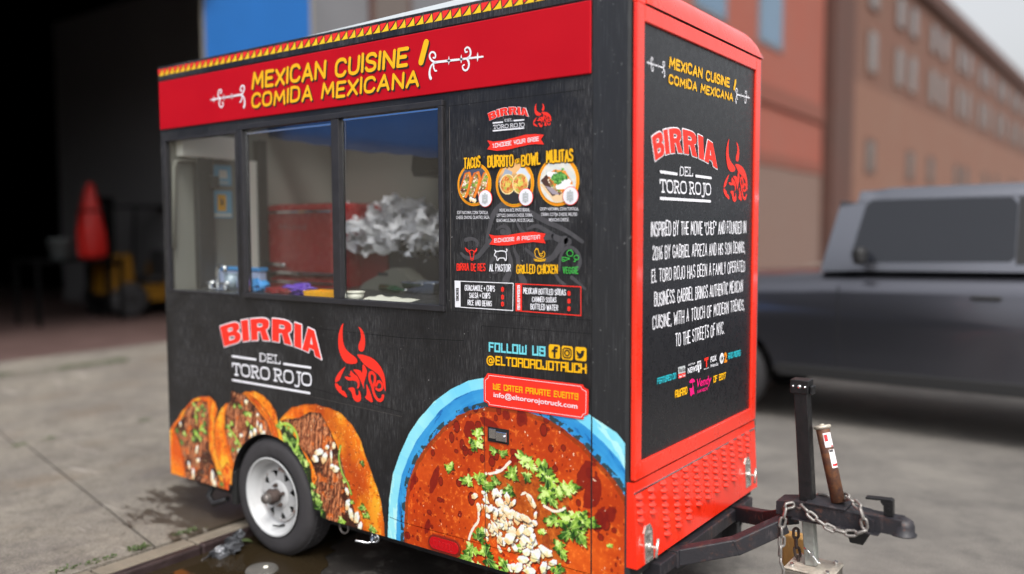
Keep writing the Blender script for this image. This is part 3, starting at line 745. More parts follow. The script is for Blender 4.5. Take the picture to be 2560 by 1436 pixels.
    return t
car('pickup_car', 'dark grey large car parked nose left behind the trailer hitch', 'car', .27, 4.45, 1.95, 'car_dark')
# ------------------------------------------------------------------ the food trailer
n = NB('black_wrap', .42)
x_, y_, z_ = n.xyz()
sv = n.noise(1.0, 6, .75, n.mapping((420, 420, 14)))
sv2 = n.noise(1.0, 5, .7, n.mapping((90, 90, 2.2)))
blot = n.noise(2.6, 4, .6)
c = n.mix(n.math('MULTIPLY', n.ramp(sv, .47, .68, 0, .85), n.ramp(blot, .3, .65)), rgb(19, 19, 21), rgb(110, 109, 110))
c = n.mix(n.math('MULTIPLY', n.ramp(sv2, .55, .75, 0, .35), n.ramp(n.noise(1.5, 3), .4, .6)), c, rgb(96, 95, 97))
dot = n.noise(75, 2, .5); c = n.mix(n.math('MULTIPLY', n.ramp(dot, .70, .76, 0, .7), n.ramp(n.noise(2.2, 3), .40, .6)), c, rgb(170, 168, 168))
n.color(c); n.rough(n.ramp(blot, .3, .7, .36, .5)); n.bump(sv, .08, .003)
n = NB('black_post', .4)
c = n.mix(n.math('MULTIPLY', n.ramp(n.noise(60, 3, .6), .66, .74, 0, .65), n.ramp(n.noise(3, 3), .4, .6)), rgb(38, 39, 41), rgb(160, 160, 160))
c = n.mix(n.ramp(n.noise(1, 5, .7, n.mapping((150, 150, 6))), .5, .8, 0, .3), c, rgb(105, 106, 108)); n.color(c)
mat('wrap_red', rgb(182, 2, 24), .55, noise=.06, nscale=3, bump=.12, bscale=700, spec=.2)
mat('frame_red', rgb(238, 46, 20), .3, coat=.7, spec=.5, noise=.03, nscale=5)
mat('panel_black', rgb(27, 28, 32), .30, spec=.5, noise=.1, nscale=40, bump=.04, bscale=500)
mat('black_frame', rgb(40, 39, 42), .45, noise=.3, nscale=30, spec=.5)
mat('black_gap', (.006, .006, .006, 1), .8)
mat('white_roof', rgb(214, 222, 226), .5, noise=.05, nscale=4)
mat('chassis_black', rgb(34, 33, 35), .6, noise=.5, nscale=14, bump=.25, bscale=60)
mat('inside_wall', rgb(116, 116, 110), .6, noise=.05, nscale=4)
mat('tyre_rubber', rgb(52, 50, 52), .72, noise=.18, nscale=18, bump=.15, bscale=160)
n = NB('rim_white', .38)
rust = n.noise(26, 6, .75); c = n.mix(n.ramp(n.noise(4, 4, .6), .35, .75, 0, .3), rgb(186, 187, 188), rgb(146, 143, 138))
rz = n.math('ABSOLUTE', n.math('SUBTRACT', n.math('SQRT', n.math('ADD', n.math('POWER', n.math('SUBTRACT', n.xyz()[0], -2.05), 2), n.math('POWER', n.math('SUBTRACT', n.xyz()[2], .305), 2))), .132))
c = n.mix(n.math('MULTIPLY', n.ramp(rust, .5, .66, 0, .9), n.ramp(rz, .016, .003)), c, rgb(122, 72, 40)); n.color(c)
mat('rust_brown', rgb(66, 54, 49), .75, noise=.45, nscale=60, bump=.5, bscale=120)
mat('hub_grey', rgb(112, 106, 102), .45, metal=.5, noise=.3, nscale=40)
mat('latch_steel', rgb(205, 204, 198), .26, metal=.8, noise=.15, nscale=40)
mat('lens_red', rgb(190, 14, 22), .2, coat=.6)
mat('lens_dark', rgb(120, 36, 22), .4)
mat('vent_dark', (.01, .01, .01, 1), .9)
m = bpy.data.materials.new('window_glass'); MATS['window_glass'] = m; m.use_nodes = True; t = m.node_tree
t.nodes.remove(t.nodes['Principled BSDF']); out = t.nodes['Material Output']
tr = t.nodes.new('ShaderNodeBsdfTransparent'); gl = t.nodes.new('ShaderNodeBsdfGlossy'); lw = t.nodes.new('ShaderNodeLayerWeight'); mx = t.nodes.new('ShaderNodeMixShader')
tr.inputs[0].default_value = (.93, .95, .94, 1); gl.inputs['Roughness'].default_value = .012; lw.inputs['Blend'].default_value = .5
pw = t.nodes.new('ShaderNodeMath'); pw.operation = 'POWER'; pw.inputs[1].default_value = 4.0      # two surfaces, Schlick
mr = t.nodes.new('ShaderNodeMapRange'); mr.inputs[3].default_value = .075; mr.inputs[4].default_value = 1.0
t.links.new(lw.outputs['Facing'], pw.inputs[0]); t.links.new(pw.outputs[0], mr.inputs[0]); t.links.new(mr.outputs[0], mx.inputs[0])
t.links.new(tr.outputs[0], mx.inputs[1]); t.links.new(gl.outputs[0], mx.inputs[2])
df = t.nodes.new('ShaderNodeBsdfDiffuse'); m2 = t.nodes.new('ShaderNodeMixShader'); m2.inputs[0].default_value = .015      # dust
df.inputs[0].default_value = rgb(190, 188, 180); t.links.new(mx.outputs[0], m2.inputs[1]); t.links.new(df.outputs[0], m2.inputs[2]); t.links.new(m2.outputs[0], out.inputs[0])

XR, YW, ZB, ZT = -2.945, 1.26, .275, 2.566
WX, WZ, WR = -2.05, .305, .303                      # wheel centre and radius
TR_ = thing('food_trailer', 'black and red food trailer with taco and stew graphics and a serving window', 'food trailer', (-1.4, .63, 0))
fS = lambda d: (lambda p: (p[0], d, p[1]))
# side panel with the wheel arch cut into its lower edge and the window openings
def arc(cx, cz, r, a0, a1, n_): return [(cx + r * math.cos(math.radians(a0 + (a1 - a0) * i / n_)), cz + r * math.sin(math.radians(a0 + (a1 - a0) * i / n_))) for i in range(n_ + 1)]
AR = .322
loop = [(XR, ZB), (-2.40, ZB), (-2.375, ZB + .03)] + arc(WX, WZ, AR, 178, 2, 28) + [(-1.70, ZB + .035), (-1.66, ZB), (-.163, ZB), (-.163, 2.487), (XR, 2.487)]
W1 = (-2.912, -2.262, 1.322, 2.168); W2 = (-2.222, -.868, 1.320, 2.195)
def rect(q): return [(q[0], q[2]), (q[1], q[2]), (q[1], q[3]), (q[0], q[3])]
b = B(); b.prism(loop, fS(0.0), fS(.03), [rect(W1), rect(W2)])
b.build('side_panel', 'black_wrap', TR_)
b = B(); b.box((XR - .004, .0305, ZB), (XR + .026, YW - .031, ZT), .01); b.build('rear_panel', 'black_wrap', TR_)
b = B(); b.box((XR, YW - .03, ZB), (-.118, YW, ZT - .01), .005); b.box((-.1179, YW - .03, ZB), (-.02, YW, 2.44), .005); b.build('side_panel', 'black_wrap', TR_)
b = B(); b.box((XR + .03, .20, ZB + .01), (-.03, YW - .20, ZB + .06)); b.box((-1.62, .035, ZB + .01), (-.03, .1995, ZB + .06)); b.box((XR + .03, .035, ZB + .01), (-2.45, .1995, ZB + .06)); b.box((XR + .03, .035, 1.16), (-.03, .30, 1.2), .004)
b.build('floor', 'chassis_black', TR_)
# inner lining, open to the serving window; an unseen roof hatch is added to light the inside
b = B()
b.box((XR + .03, YW - .045, ZB + .06), (-.03, YW - .0305, 2.50)); b.box((XR + .0265, .04, ZB + .06), (XR + .04, YW - .046, 2.50)); b.box((-.045, .04, ZB + .06), (-.03, YW - .046, 2.50))
b.build('lining', 'inside_wall', TR_)
b = B()
HX0, HX1, HY0, HY1 = -2.62, -.72, .36, .95
for q in ((XR + .04, HX0, .04, YW - .05), (HX1, -.05, .04, YW - .05), (HX0, HX1, .04, HY0), (HX0, HX1, HY1, YW - .05)): b.box((q[0], q[2], 2.50), (q[1], q[3], 2.52))
b.build('ceiling', 'inside_wall', TR_)
# roof: low crown, rising to the front, opening for the added light hatch in the middle
def rz_(x, y): 
    e = abs(y - YW / 2) / (YW / 2); k = max(0.0, min(1.0, (x + 2.1) / 2.0))
    fd = max(0.0, min(1.0, (-.13 - x) / .55))
    return 2.560 + (.045 * k + .05 * (1 - e ** 4) * (.5 + .5 * k)) * fd
b = B(); xs = [XR + .01 + i * (abs(XR) - .13) / 24 for i in range(25)]; yy_ = [.012 + j * (YW - .024) / 12 for j in range(13)]
V = [[b.bm.verts.new((x, y, rz_(x, y))) for y in yy_] for x in xs]
for i in range(24):
    for j in range(12):
        xm_, ym_ = (xs[i] + xs[i + 1]) / 2, (yy_[j] + yy_[j + 1]) / 2
        if HX0 < xm_ < HX1 and HY0 < ym_ < HY1: continue
        f = b.bm.faces.new([V[i][j], V[i + 1][j], V[i + 1][j + 1], V[i][j + 1]]); f.smooth = True
for i in range(24):
    for j in (0, 12):
        p, q = V[i][j].co, V[i + 1][j].co
        b.poly([p, q, (q.x, q.y, 2.545), (p.x, p.y, 2.545)])
for j in range(12):
    for i_ in (0, 24):
        p, q = V[i_][j].co, V[i_][j + 1].co; b.poly([p, q, (q.x, q.y, 2.50), (p.x, p.y, 2.50)])
b.build('roof', 'white_roof', TR_)
b = B()
for q in ((HX0 - .03, HX1 + .03, HY0 - .03, HY0), (HX0 - .03, HX1 + .03, HY1, HY1 + .03), (HX0 - .03, HX0, HY0, HY1), (HX1, HX1 + .03, HY0, HY1)): b.box((q[0], q[2], 2.53), (q[1], q[3], 2.63), .004)
b.build('added_roof_hatch', 'white_roof', TR_)
# fascia under the roof edge
b = B(); b.box((XR, -.004, 2.488), (-.163, .03, 2.566), .004); b.build('fascia', 'black_wrap', TR_)
# red header board, slightly proud
b = B(); b.box((XR + .012, -.010, 2.222), (-.166, -.0005, 2.483), .004); b.build('header_board', 'wrap_red', TR_)
# front corner post, its outer edge rounded
b = B(); pr = [(-.160, -.002), (-.055, -.003)] + [(-.055 + .05 * math.sin(a), .047 - .05 * math.cos(a)) for a in [math.pi / 2 * i / 8 for i in range(1, 9)]] + [(-.005, .06), (-.16, .06)]
pr = [(-.160, -.002), (-.02, -.002), (-.008, .002), (-.004, .012), (-.004, .06), (-.16, .06)]
b.prism(pr, lambda p: (p[0], p[1], ZB), lambda p: (p[0], p[1], 2.605)); b.build('corner_post', 'black_post', TR_)
# seams in the wrap
sa = Art('S', .0008)
for a, d in [((1205, 815), (1480, 835)), ((1122, 266), (1464, 224)), ((1122, 268), (1126, 776)), ((1126, 778), (1479, 801)), ((1205, 815), (1211, 960)), ((1211, 1040), (1216, 1436)), ((975, 1293), (1010, 1307)), ((1010, 1307), (1480, 1437)), ((760, 965), (1006, 1031)), ((571, 800), (572, 815)), ((572, 815), (572, 925)), ((620, 803), (1010, 845)), ((1010, 845), (1160, 852))]:
    sa.cap(S(*a), S(*d), .0011)
sa.cap((-.1615, ZB + .003), (-.1615, 2.48), .0016)
sa.build('seams', 'black_gap', TR_)
se = Art('S', .0008)
se.cap(S(1124, 268), S(1128, 772), .0014); se.cap(S(1484, 840), S(1484, 1420), .0012); se.cap(S(573, 830), S(575, 920), .0008); se.cap(S(640, 961), S(1005, 1042), .0006)
se.build('seam_edge', 'hub_grey', TR_)

# windows
def winframe(q, bars, name, out_=.012, wd=.028):
    b = B(); x0, x1, z0, z1 = q
    b.box((x0, -out_, z0), (x1, .028, z0 + wd), .003); b.box((x0, -out_, z1 - wd), (x1, .028, z1), .003)
    b.box((x0, -out_, z0 + wd), (x0 + wd, .028, z1 - wd), .003); b.box((x1 - wd, -out_, z0 + wd), (x1, .028, z1 - wd), .003)
    for a, d in bars: b.box((a, -out_ + .003, z0 + wd), (d, .027, z1 - wd), .003)
    return b.build(name, 'black_frame', TR_)
def pane(b, x0, x1, z0, z1, y): b.poly([(x0, y, z0), (x1, y, z0), (x1, y, z1), (x0, y, z1)])
fw = winframe(W1, [], 'window', .003, .012)
b = B(); pane(b, W1[0] + .012, W1[1] - .012, W1[2] + .012, W1[3] - .012, .012); b.build('pane', 'window_glass', fw)
mx0 = S(834, 500)[0]; mx1 = S(853, 500)[0]
fw = winframe(W2, [(mx0, mx1)], 'window', .014, .026)
b = B(); pane(b, W2[0] + .026, mx0, W2[2] + .026, W2[3] - .026, .008); b.build('pane', 'window_glass', fw)
b = B(); pane(b, mx1, W2[1] - .026, W2[2] + .026, W2[3] - .026, .016); b.build('pane', 'window_glass', fw)
b = B(); b.box((W2[0] + .027, .002, W2[2] + .03), (W2[0] + .036, .007, W2[3] - .03)); b.box((mx1 + .001, .006, W2[2] + .03), (mx1 + .009, .012, W2[3] - .03)); b.box((mx1 + .01, .006, W2[3] - .036), (W2[1] - .03, .012, W2[3] - .028)); b.box((W2[0] + .04, .002, W2[3] - .05), (mx0 - .005, .006, W2[3] - .042))
b.build('trim', 'chrome', fw)
# small hatch with a metal catch low on the side
hx0, hz1 = S(1221, 1066); hx1, hz0 = S(1274, 1112)
b = B(); b.box((hx0, -.0042, hz0), (hx1, -.0032, hz1)); ht = b.build('side_hatch', 'black_gap', TR_)
b = B(); b.box((hx0 + .045, -.0115, hz0 + .008), (hx1 - .008, -.0045, hz1 - .012), .003); b.box((hx0 + .008, -.0075, hz0 + .014), (hx0 + .042, -.0045, hz1 - .006), .001, 1)
b.cyl((hx1 - .022, -.0195, (hz0 + hz1) / 2), (hx1 - .022, -.0116, (hz0 + hz1) / 2), .007); b.build('catch', ['chrome', 'chrome'], ht)
b = B(); p = S(1078, 1342); q = S(1150, 1384); zc = (S(1115, 1340)[1] + S(1115, 1386)[1]) / 2; zc = S(1113, 1362)[1]
hh = .026; xa, xb = S(1078, 1355)[0], S(1150, 1372)[0]
lp = arc(xa + hh, zc, hh, 270, 90, 8) + arc(xb - hh, zc, hh, 90, -90, 8)
b.prism(lp, fS(-.012), fS(-.0045)); mk = b.build('marker_light', 'lens_red', TR_)
b = B(); lp2 = arc(xa + hh, zc, hh + .009, 270, 90, 8) + arc(xb - hh, zc, hh + .009, 90, -90, 8)
b.prism(lp2, fS(-.0092), fS(-.0032), [[(a_, z_q) for a_, z_q in lp]]); b.build('bezel', 'lens_dark', mk)
b = B()
for k in range(7): b.box((xa + .02 + k * (xb - xa - .04) / 7, -.0135, zc - .014), (xa + .028 + k * (xb - xa - .04) / 7, -.0122, zc + .014), .001, seg=1)
b.build('lens_rib', 'lens_red', mk)

# wheel with its eight slotted rim
for y0, sg in ((.006, -1), (YW - .012, 1)):
    d = (0, sg, 0)                                     # axis points outwards; heights are measured from the outer wall
    b = B(); w_ = .165
    b.ring([(.196, -.012), (.205, -.004), (.225, -.001), (.252, 0), (.27, -.004), (.287, -.012), (.298, -.024), (WR, -.038), (WR, -w_ + .03), (.295, -w_ + .012), (.25, -w_), (.2, -w_ + .01)], (WX, y0, WZ), d, 72)
    for k in range(60):
        a = 2 * math.pi * k / 60
        for h_ in (-.05, -.09, -.13):
            c0 = Vector((WX + (WR + .001) * math.cos(a), y0 + sg * h_, WZ + (WR + .001) * math.sin(a)))
            M_ = Matrix.Rotation(-a, 3, 'Y')
            b.box(c0 - Vector((.0035, .013, .011)), c0 + Vector((.0035, .013, .011)), .001, 0, M_, c0, 1)
    wh = b.build('wheel', 'tyre_rubber', TR_)
    b = B()
    b.ring([(.204, .004), (.199, .007), (.193, .004), (.189, -.006), (.186, -.012), (.172, -.018), (.166, -.045), (.158, -.056), (.136, -.058)], (WX, y0, WZ), d, 64)
    # disc with eight openings
    ax = Vector(d); ex = ax.orthogonal().normalized(); ey = ax.cross(ex); o_ = Vector((WX, y0, WZ))
    def dp(p, h_): return o_ + ex * p[0] + ey * p[1] + ax * h_
    for k in range(8):
        ac = 2 * math.pi * (k + .3) / 8; st = [(.074, None), (.084, None), (.0845, .015), (.097, .085), (.110, .15), (.119, .19), (.1225, .18), (.1255, .11), (.1275, None), (.137, None)]
        def rp(r_, a_, h_): return dp((r_ * math.cos(ac + a_), r_ * math.sin(ac + a_)), h_)
        H = math.pi / 8
        for i in range(len(st) - 1):
            (ra, wa), (rb, wb) = st[i], st[i + 1]
            if wa is None and wb is None:
                for j in range(6): b.poly([rp(ra, -H + j * H / 3, -.046), rp(rb, -H + j * H / 3, -.046), rp(rb, -H + (j + 1) * H / 3, -.046), rp(ra, -H + (j + 1) * H / 3, -.046)])
            else:
                wa = wa or .0; wb = wb or .0
                if st[i + 1][1] is None: wb = 0.0
                for sd_ in (-1, 1):
                    b.poly([rp(ra, sd_ * wa, -.046), rp(rb, sd_ * wb, -.046), rp(rb, sd_ * H, -.046), rp(ra, sd_ * H, -.046)])
                    b.poly([rp(ra, sd_ * wa, -.046), rp(rb, sd_ * wb, -.046), rp(rb, sd_ * wb, -.053), rp(ra, sd_ * wa, -.053)])
    b.ring([(.0745, -.046), (.07, -.04), (.064, -.036), (.03, -.034), (.0, -.034)], (WX, y0, WZ), d, 40)
    b.ring([(.137, -.046), (.136, -.058)], (WX, y0, WZ), d, 64)
    b.build('rim', 'rim_white', wh)
    b = B(); b.ring([(.0, -.085), (.14, -.085), (.150, -.07)], (WX, y0, WZ), d, 40); b.build('brake_drum', 'black_gap', wh)
    b = B(); b.ring([(.034, -.0335), (.036, -.02), (.033, .012), (.028, .02), (.0, .021)], (WX, y0, WZ), d, 26); b.build('hub', 'rust_brown', wh)
    b = B(); b.ring([(.026, .0205), (.026, .042), (.022, .05), (.0, .051)], (WX, y0, WZ), d, 24); b.build('grease_cap', 'hub_grey', wh)
    for k in range(5):
        a = 2 * math.pi * (k + .15) / 5; c0 = dp((.054 * math.cos(a), .054 * math.sin(a)), -.0355)
        b = B(); b.cyl(c0, c0 + ax * .016, .011, .010, 6); b.cyl(c0 + ax * .0165, c0 + ax * .028, .006, .005, 8); b.build('lug_nut', 'rust_brown', wh)
    c0 = dp((.15 * math.cos(math.pi * .62), .15 * math.sin(math.pi * .62)), -.05)
    b = B(); b.tube([(WX + .04, y0 - sg * .045, WZ - .150), (WX + .028, y0 - sg * .02, WZ - .152), (WX - .002, y0 - sg * .004, WZ - .150)], [.007, .006, .004], 8); b.build('valve', 'black_gap', wh)

# chassis
b = B()
for yy in (.16, YW - .16): b.box((XR + .05, yy - .03, .19), (.0, yy + .03, ZB + .008), .004)
for xx in (-2.8, -1.5, -.8, -.1): b.box((xx - .03, .19, .20), (xx + .03, YW - .19, ZB), .004)
b.build('chassis', 'chassis_black', TR_)
b = B(); b.cyl((WX, .11, WZ), (WX, YW - .11, WZ), .03, seg=14); b.build('axle', 'chassis_black', TR_)
for yy in (.2, YW - .2):
    b = B(); b.tube([(WX - .38, yy, .24), (WX - .2, yy, .2), (WX, yy, .19), (WX + .2, yy, .2), (WX + .38, yy, .24)], .022, 8); b.build('leaf_spring', 'chassis_black', TR_)
    b = B(); 
b = B(); b.box((-2.40, .012, .2), (-2.36, .20, .46), .006); b.prism(arc(WX, WZ, .34, 185, -5, 24) + arc(WX, WZ, .325, -5, 185, 24), fS(.032), fS(.23)); b.build('mudguard', 'black_gap', TR_)
p = PY(553, 1240, .08); b = B(); b.tube([(p[0] - .03, .06, ZB - .01), (p[0] - .07, .05, .19), (p[0] - .02, .045, .15), (p[0] + .1, .05, .20)], .016, 8); b.build('tow_hook', 'chassis_black', TR_)
c0 = PY(860, 1318, .03); b = B(); b.tube([(c0[0] + .03 * math.cos(a), .03, c0[2] + .03 * math.sin(a)) for a in [2 * math.pi * i / 20 for i in range(20)]], .005, 8, closed=True); b.build('tie_ring', 'hub_grey', TR_)
c0 = PY(938, 1344, .03); b = B(); b.tube([(c0[0] + .022 * math.cos(a), .03, c0[2] + .022 * math.sin(a)) for a in [2 * math.pi * i / 20 for i in range(20)]], .006, 8, closed=True)
h0 = PY(888, 1352, -.05); h1 = PY(920, 1358, .0); b.tube([(c0[0], .03, c0[2] - .02), h1, h0], .006, 8); b.cyl((c0[0], .01, c0[2]), (c0[0], .05, c0[2]), .013, seg=12); b.build('jack_crank', 'chrome', TR_)

# ---------------- front end
FY0, FY1, FZ0, FZ1 = .0, 1.235, .752, 2.449
b = B(); b.box((-.03, .012, ZB + .1), (-.0005, YW - .012, 2.445), .004); b.build('front_wall', 'black_gap', TR_)
b = B(); b.box((0, .045, .80), (.010, 1.18, 2.40)); b.build('front_board', 'panel_black', TR_)
b = B()
b.box((0, FY0 - .001, FZ0), (.020, .050, FZ1), .004); b.box((0, 1.172, FZ0), (.020, FY1, FZ1), .004)
b.box((0, .0503, 2.391), (.0203, 1.1717, FZ1), .004); b.box((0, .0503, FZ0), (.0203, 1.1717, .815), .004)
b.build('front_frame', 'frame_red', TR_)
b = B(); b.box((-.03, FY1 + .003, ZB + .15), (.014, YW + .002, 2.45), .006); b.build('edge_trim', 'hub_grey', TR_)
# curved cowl over the front top edge, far end rounded down
b = B(); N_ = 10
ys = [.061 + 1.199 * j / 24 for j in range(25)]
def cowl(y, k):
    e = max(0.0, (y - 1.14) / .12); sh = 1 - math.sqrt(max(0.0, 1 - min(1, e) ** 2))
    R_ = .135 * (1 - .55 * sh); a = math.pi / 2 * k / N_
    return (-.115 + .137 * math.cos(a), y - .5 * 0, 2.456 + R_ * math.sin(a))
V = [[b.bm.verts.new(cowl(y, k)) for k in range(N_ + 1)] for y in ys]
for j in range(24):
    for k in range(N_):
        f = b.bm.faces.new([V[j][k], V[j + 1][k], V[j + 1][k + 1], V[j][k + 1]]); f.smooth = True
for j in (0, 24):
    c0 = b.bm.verts.new((-.115, ys[j], 2.456))
    for k in range(N_): b.bm.faces.new([V[j][k], V[j][k + 1], c0])
b.build('front_cowl', 'frame_red', TR_)
b = B(); b.box((-.003, .0005, 2.4495), (.019, .060, 2.595), .004); b.build('cowl_end', 'frame_red', TR_)
b = B(); b.box((-.0, .061, 2.4495), (.012, YW - .02, 2.4555)); b.build('cowl_gap', 'black_gap', TR_)
# louvred apron below, leaning out at the foot
def ap(y, z, d=0.0):
    k = (.744 - z) / (.744 - .426); return (.012 + .018 * k + d, y, z)
AY1 = 1.245
b = B()
b.prism([(0, .428), (AY1, .420), (AY1, .744), (0, .744)], lambda p: ap(p[0], p[1], 0), lambda p: ap(p[0], p[1], -.045))
colx = [130, 230, 330, 425, 512, 597, 675, 750, 823, 890, 955, 1017]; rows = [4, 4, 8, 8, 8, 7, 7, 7, 7, 7, 4, 4]
topv = [800, 740, 685, 630, 575, 525, 480, 432, 392, 350, 312, 275]
for cx_, nr, tv in zip(colx, rows, topv):
    P0 = PX(*zr(cx_, tv), .02); yc = P0[1]; zc = P0[2]
    for r_ in range(nr):
        zz = zc - r_ * .0285; yc2 = yc + r_ * .002; hw = .0235; hh = .0112
        G_ = []
        for i in range(5):
            u_ = -1 + 2 * i / 4; row = []
            for j in range(5):
                v_ = j / 4
                pr_ = .017 * (1 - u_ ** 4) * math.sin(math.pi / 2 * min(1, v_ * 1.25)) if j < 4 else .0
                row.append(b.bm.verts.new(ap(yc2 + u_ * hw, zz + hh - 2 * hh * v_ * (1 - .25 * u_ * u_), pr_ + .0006)))
            G_.append(row)
        for i in range(4):
            for j in range(4):
                f = b.bm.faces.new([G_[i][j], G_[i + 1][j], G_[i + 1][j + 1], G_[i][j + 1]]); f.smooth = True
b.build('louvred_apron', 'frame_red', TR_)
b = B(); b.beam(ap(.002, .706, .002), ap(AY1 - .003, .706, .002), .005, .006, .001); b.build('trim_strip', 'chrome', TR_)
for (cx_, cy_, wd_, hg_) in ((207, 1180, .066, .138), (1026, 595, .066, .138)):
    P0 = PX(*zr(cx_, cy_), .03); y0, z0 = P0[1], P0[2]
    b = B(); o8 = [(-.5, -.5), (.5, -.5), (.5, .32), (.25, .5), (-.25, .5), (-.5, .32)]
    lp = [(y0 + a * wd_, z0 + c_ * hg_) for a, c_ in o8]; li = [(y0 + a * wd_ * .72, z0 + c_ * hg_ * .84) for a, c_ in o8]
    b.prism(lp, lambda p: ap(p[0], p[1], .004), lambda p: ap(p[0], p[1], .0005), [li]); b.prism(li, lambda p: ap(p[0], p[1], -.0005 + .002), lambda p: ap(p[0], p[1], .0008))
    lt = b.build('latch', 'latch_steel', TR_)
    b = B(); b.ring([(.0, .012), (.012, .012), (.016, .008), (.016, 0)], ap(y0, z0 - .012, .002), (1, 0, 0), 18); b.cyl(ap(y0, z0 - .012, .013), ap(y0, z0 - .012, .034), .006, seg=12)
    b.tube([ap(y0 - .012, z0 - .045, .036), ap(y0, z0 - .012, .036), ap(y0 + .012, z0 + .02, .036)], .0055, 10); b.cyl(ap(y0 - .014, z0 + hg_ * .27, .003), ap(y0 + .014, z0 + hg_ * .27, .003), .007, seg=10); b.build('handle', 'latch_steel', lt)
# ------------------------------------------------------------------ printed lettering and marks
mat('ink_white', rgb(232, 232, 238), .45, noise=.03, nscale=30)
mat('ink_yellow', rgb(243, 182, 8), .45)
mat('ink_red', rgb(246, 48, 32), .45)
mat('ink_dark', rgb(30, 28, 28), .45)
mat('ink_cyan', rgb(112, 206, 220), .45)
mat('ink_green', rgb(64, 176, 72), .45)
mat('ink_grey', rgb(72, 71, 74), .45, noise=.25, nscale=60, stretch=(1, 1, .1))
mat('ink_pale', rgb(186, 190, 192), .45)
mat('ink_orange', rgb(243, 140, 20), .45)
mat('ink_pink', rgb(236, 8, 120), .45)
mat('ink_teal', rgb(40, 176, 190), .45)
mat('tooth_yellow', rgb(240, 196, 22), .5, noise=.12, nscale=120)
mat('tooth_red', rgb(232, 40, 34), .5, noise=.08, nscale=60)

SA = {}; REG = ['logo']
def A(k, plane='S', base=.0012):
    key = (plane, k, REG[0])
    if key not in SA: SA[key] = Art(plane, base)
    return SA[key]
def mp(z, f=S): return lambda x, y: f(*z(x, y))

# --- sawtooth border along the fascia
ay, ar = Art('S', .0046), Art('S', .0046)
z0, z1_ = 2.5165, 2.5525; pit = .0505; x = XR + .006
while x < -.18:
    h = z1_ - z0; w_ = min(pit, -.166 - x)
    cu = [(x + w_ * (.04 + .80 * t), z0 + h * .98 * (t ** 1.45)) for t in [i / 6 for i in range(7)]]
    ay.add(cu + [(x + w_ * .94, z0)])
    cr = [(x + w_ * (.0 + .72 * t), z0 + h * (.14 + .86 * t ** 1.35)) for t in [i / 6 for i in range(7)]]
    if w_ > pit * .8: ar.add([(x - w_ * .06, z1_)] + cr)
    x += pit
ay.build('border_teeth', 'tooth_yellow', TR_); ar.build('border_teeth', 'tooth_red', TR_)

# --- header writing
HB = .0112
hy, hd, hw = Art('S', HB + .0012), Art('S', HB), Art('S', HB)
q = mp(z1)
for art, off, rr in ((hd, (.007, -.007), .118), (hy, (0, 0), .114)):
    lettering(art, 'MEXICAN CUISINE', GL, q(822, 704), q(2050, 528), q(822, 590), rr, jit=.045, slant=.06, gap=.30, space=.62, off=off)
    lettering(art, 'COMIDA MEXICANA', GL, q(818, 855), q(2140, 692), q(818, 756), rr * .98, jit=.05, slant=.06, gap=.30, space=.62, off=off)
    art.cap(tuple(a + b for a, b in zip(q(2162, 500), off)), tuple(a + b for a, b in zip(q(2203, 345), off)), .0145)
hy.build('lettering', 'ink_yellow', TR_); hd.build('lettering_shadow', 'ink_dark', TR_)

def ornament(art, p0, p1, flip=1, k=1.0):
    """scroll bracket: curls at p0, pointed tip at p1"""
    L = math.hypot(p1[0] - p0[0], p1[1] - p0[1]); ex = ((p1[0] - p0[0]) / L, (p1[1] - p0[1]) / L); ey = (-ex[1] * flip, ex[0] * flip)
    def m(x, y):
        t = (x - 400) / 558; s_ = ((655 - (x - 400) * .12) - y) / 558
        return (p0[0] + (ex[0] * t + ey[0] * s_) * L, p0[1] + (ex[1] * t + ey[1] * s_) * L)
    r = L * .0165 * k
    for pts, tp in (([(455, 650), (958, 589)], lambda t: 1.15 - .45 * t), ([(470, 652), (425, 635), (402, 605), (415, 572), (450, 566), (474, 590), (466, 616), (446, 612)], lambda t: 1.0 - .3 * t),
                    ([(455, 652), (425, 675), (408, 715), (408, 750), (422, 778)], lambda t: .6 + .9 * t), ([(450, 664), (452, 695), (466, 716), (482, 716)], lambda t: .8),
                    ([(795, 610), (828, 592), (836, 560), (822, 528), (795, 520), (772, 540), (782, 562), (800, 556)], lambda t: 1 - .35 * t), ([(800, 612), (822, 640), (816, 680), (790, 704), (760, 694), (752, 668), (772, 658)], lambda t: 1 - .35 * t)):
        W = [m(*p) for p in smooth2(pts, 2)]; art.line(W, r, 0, taper=tp)
    for cx, cy, h in ((612, 630, 36), (740, 614, 36), (905, 594, 38)):
        art.add([m(cx, cy - h), m(cx + 8, cy - 7), m(cx + 20, cy), m(cx + 8, cy + 7), m(cx, cy + h), m(cx - 8, cy + 7), m(cx - 20, cy), m(cx - 8, cy - 7)])
qt = mp(zt)
ornament(hw, qt(400, 655), qt(958, 590), 1)
ornament(hw, q(757, 752), q(485, 800), -1)
hw.build('scroll_ornament', 'ink_white', TR_)

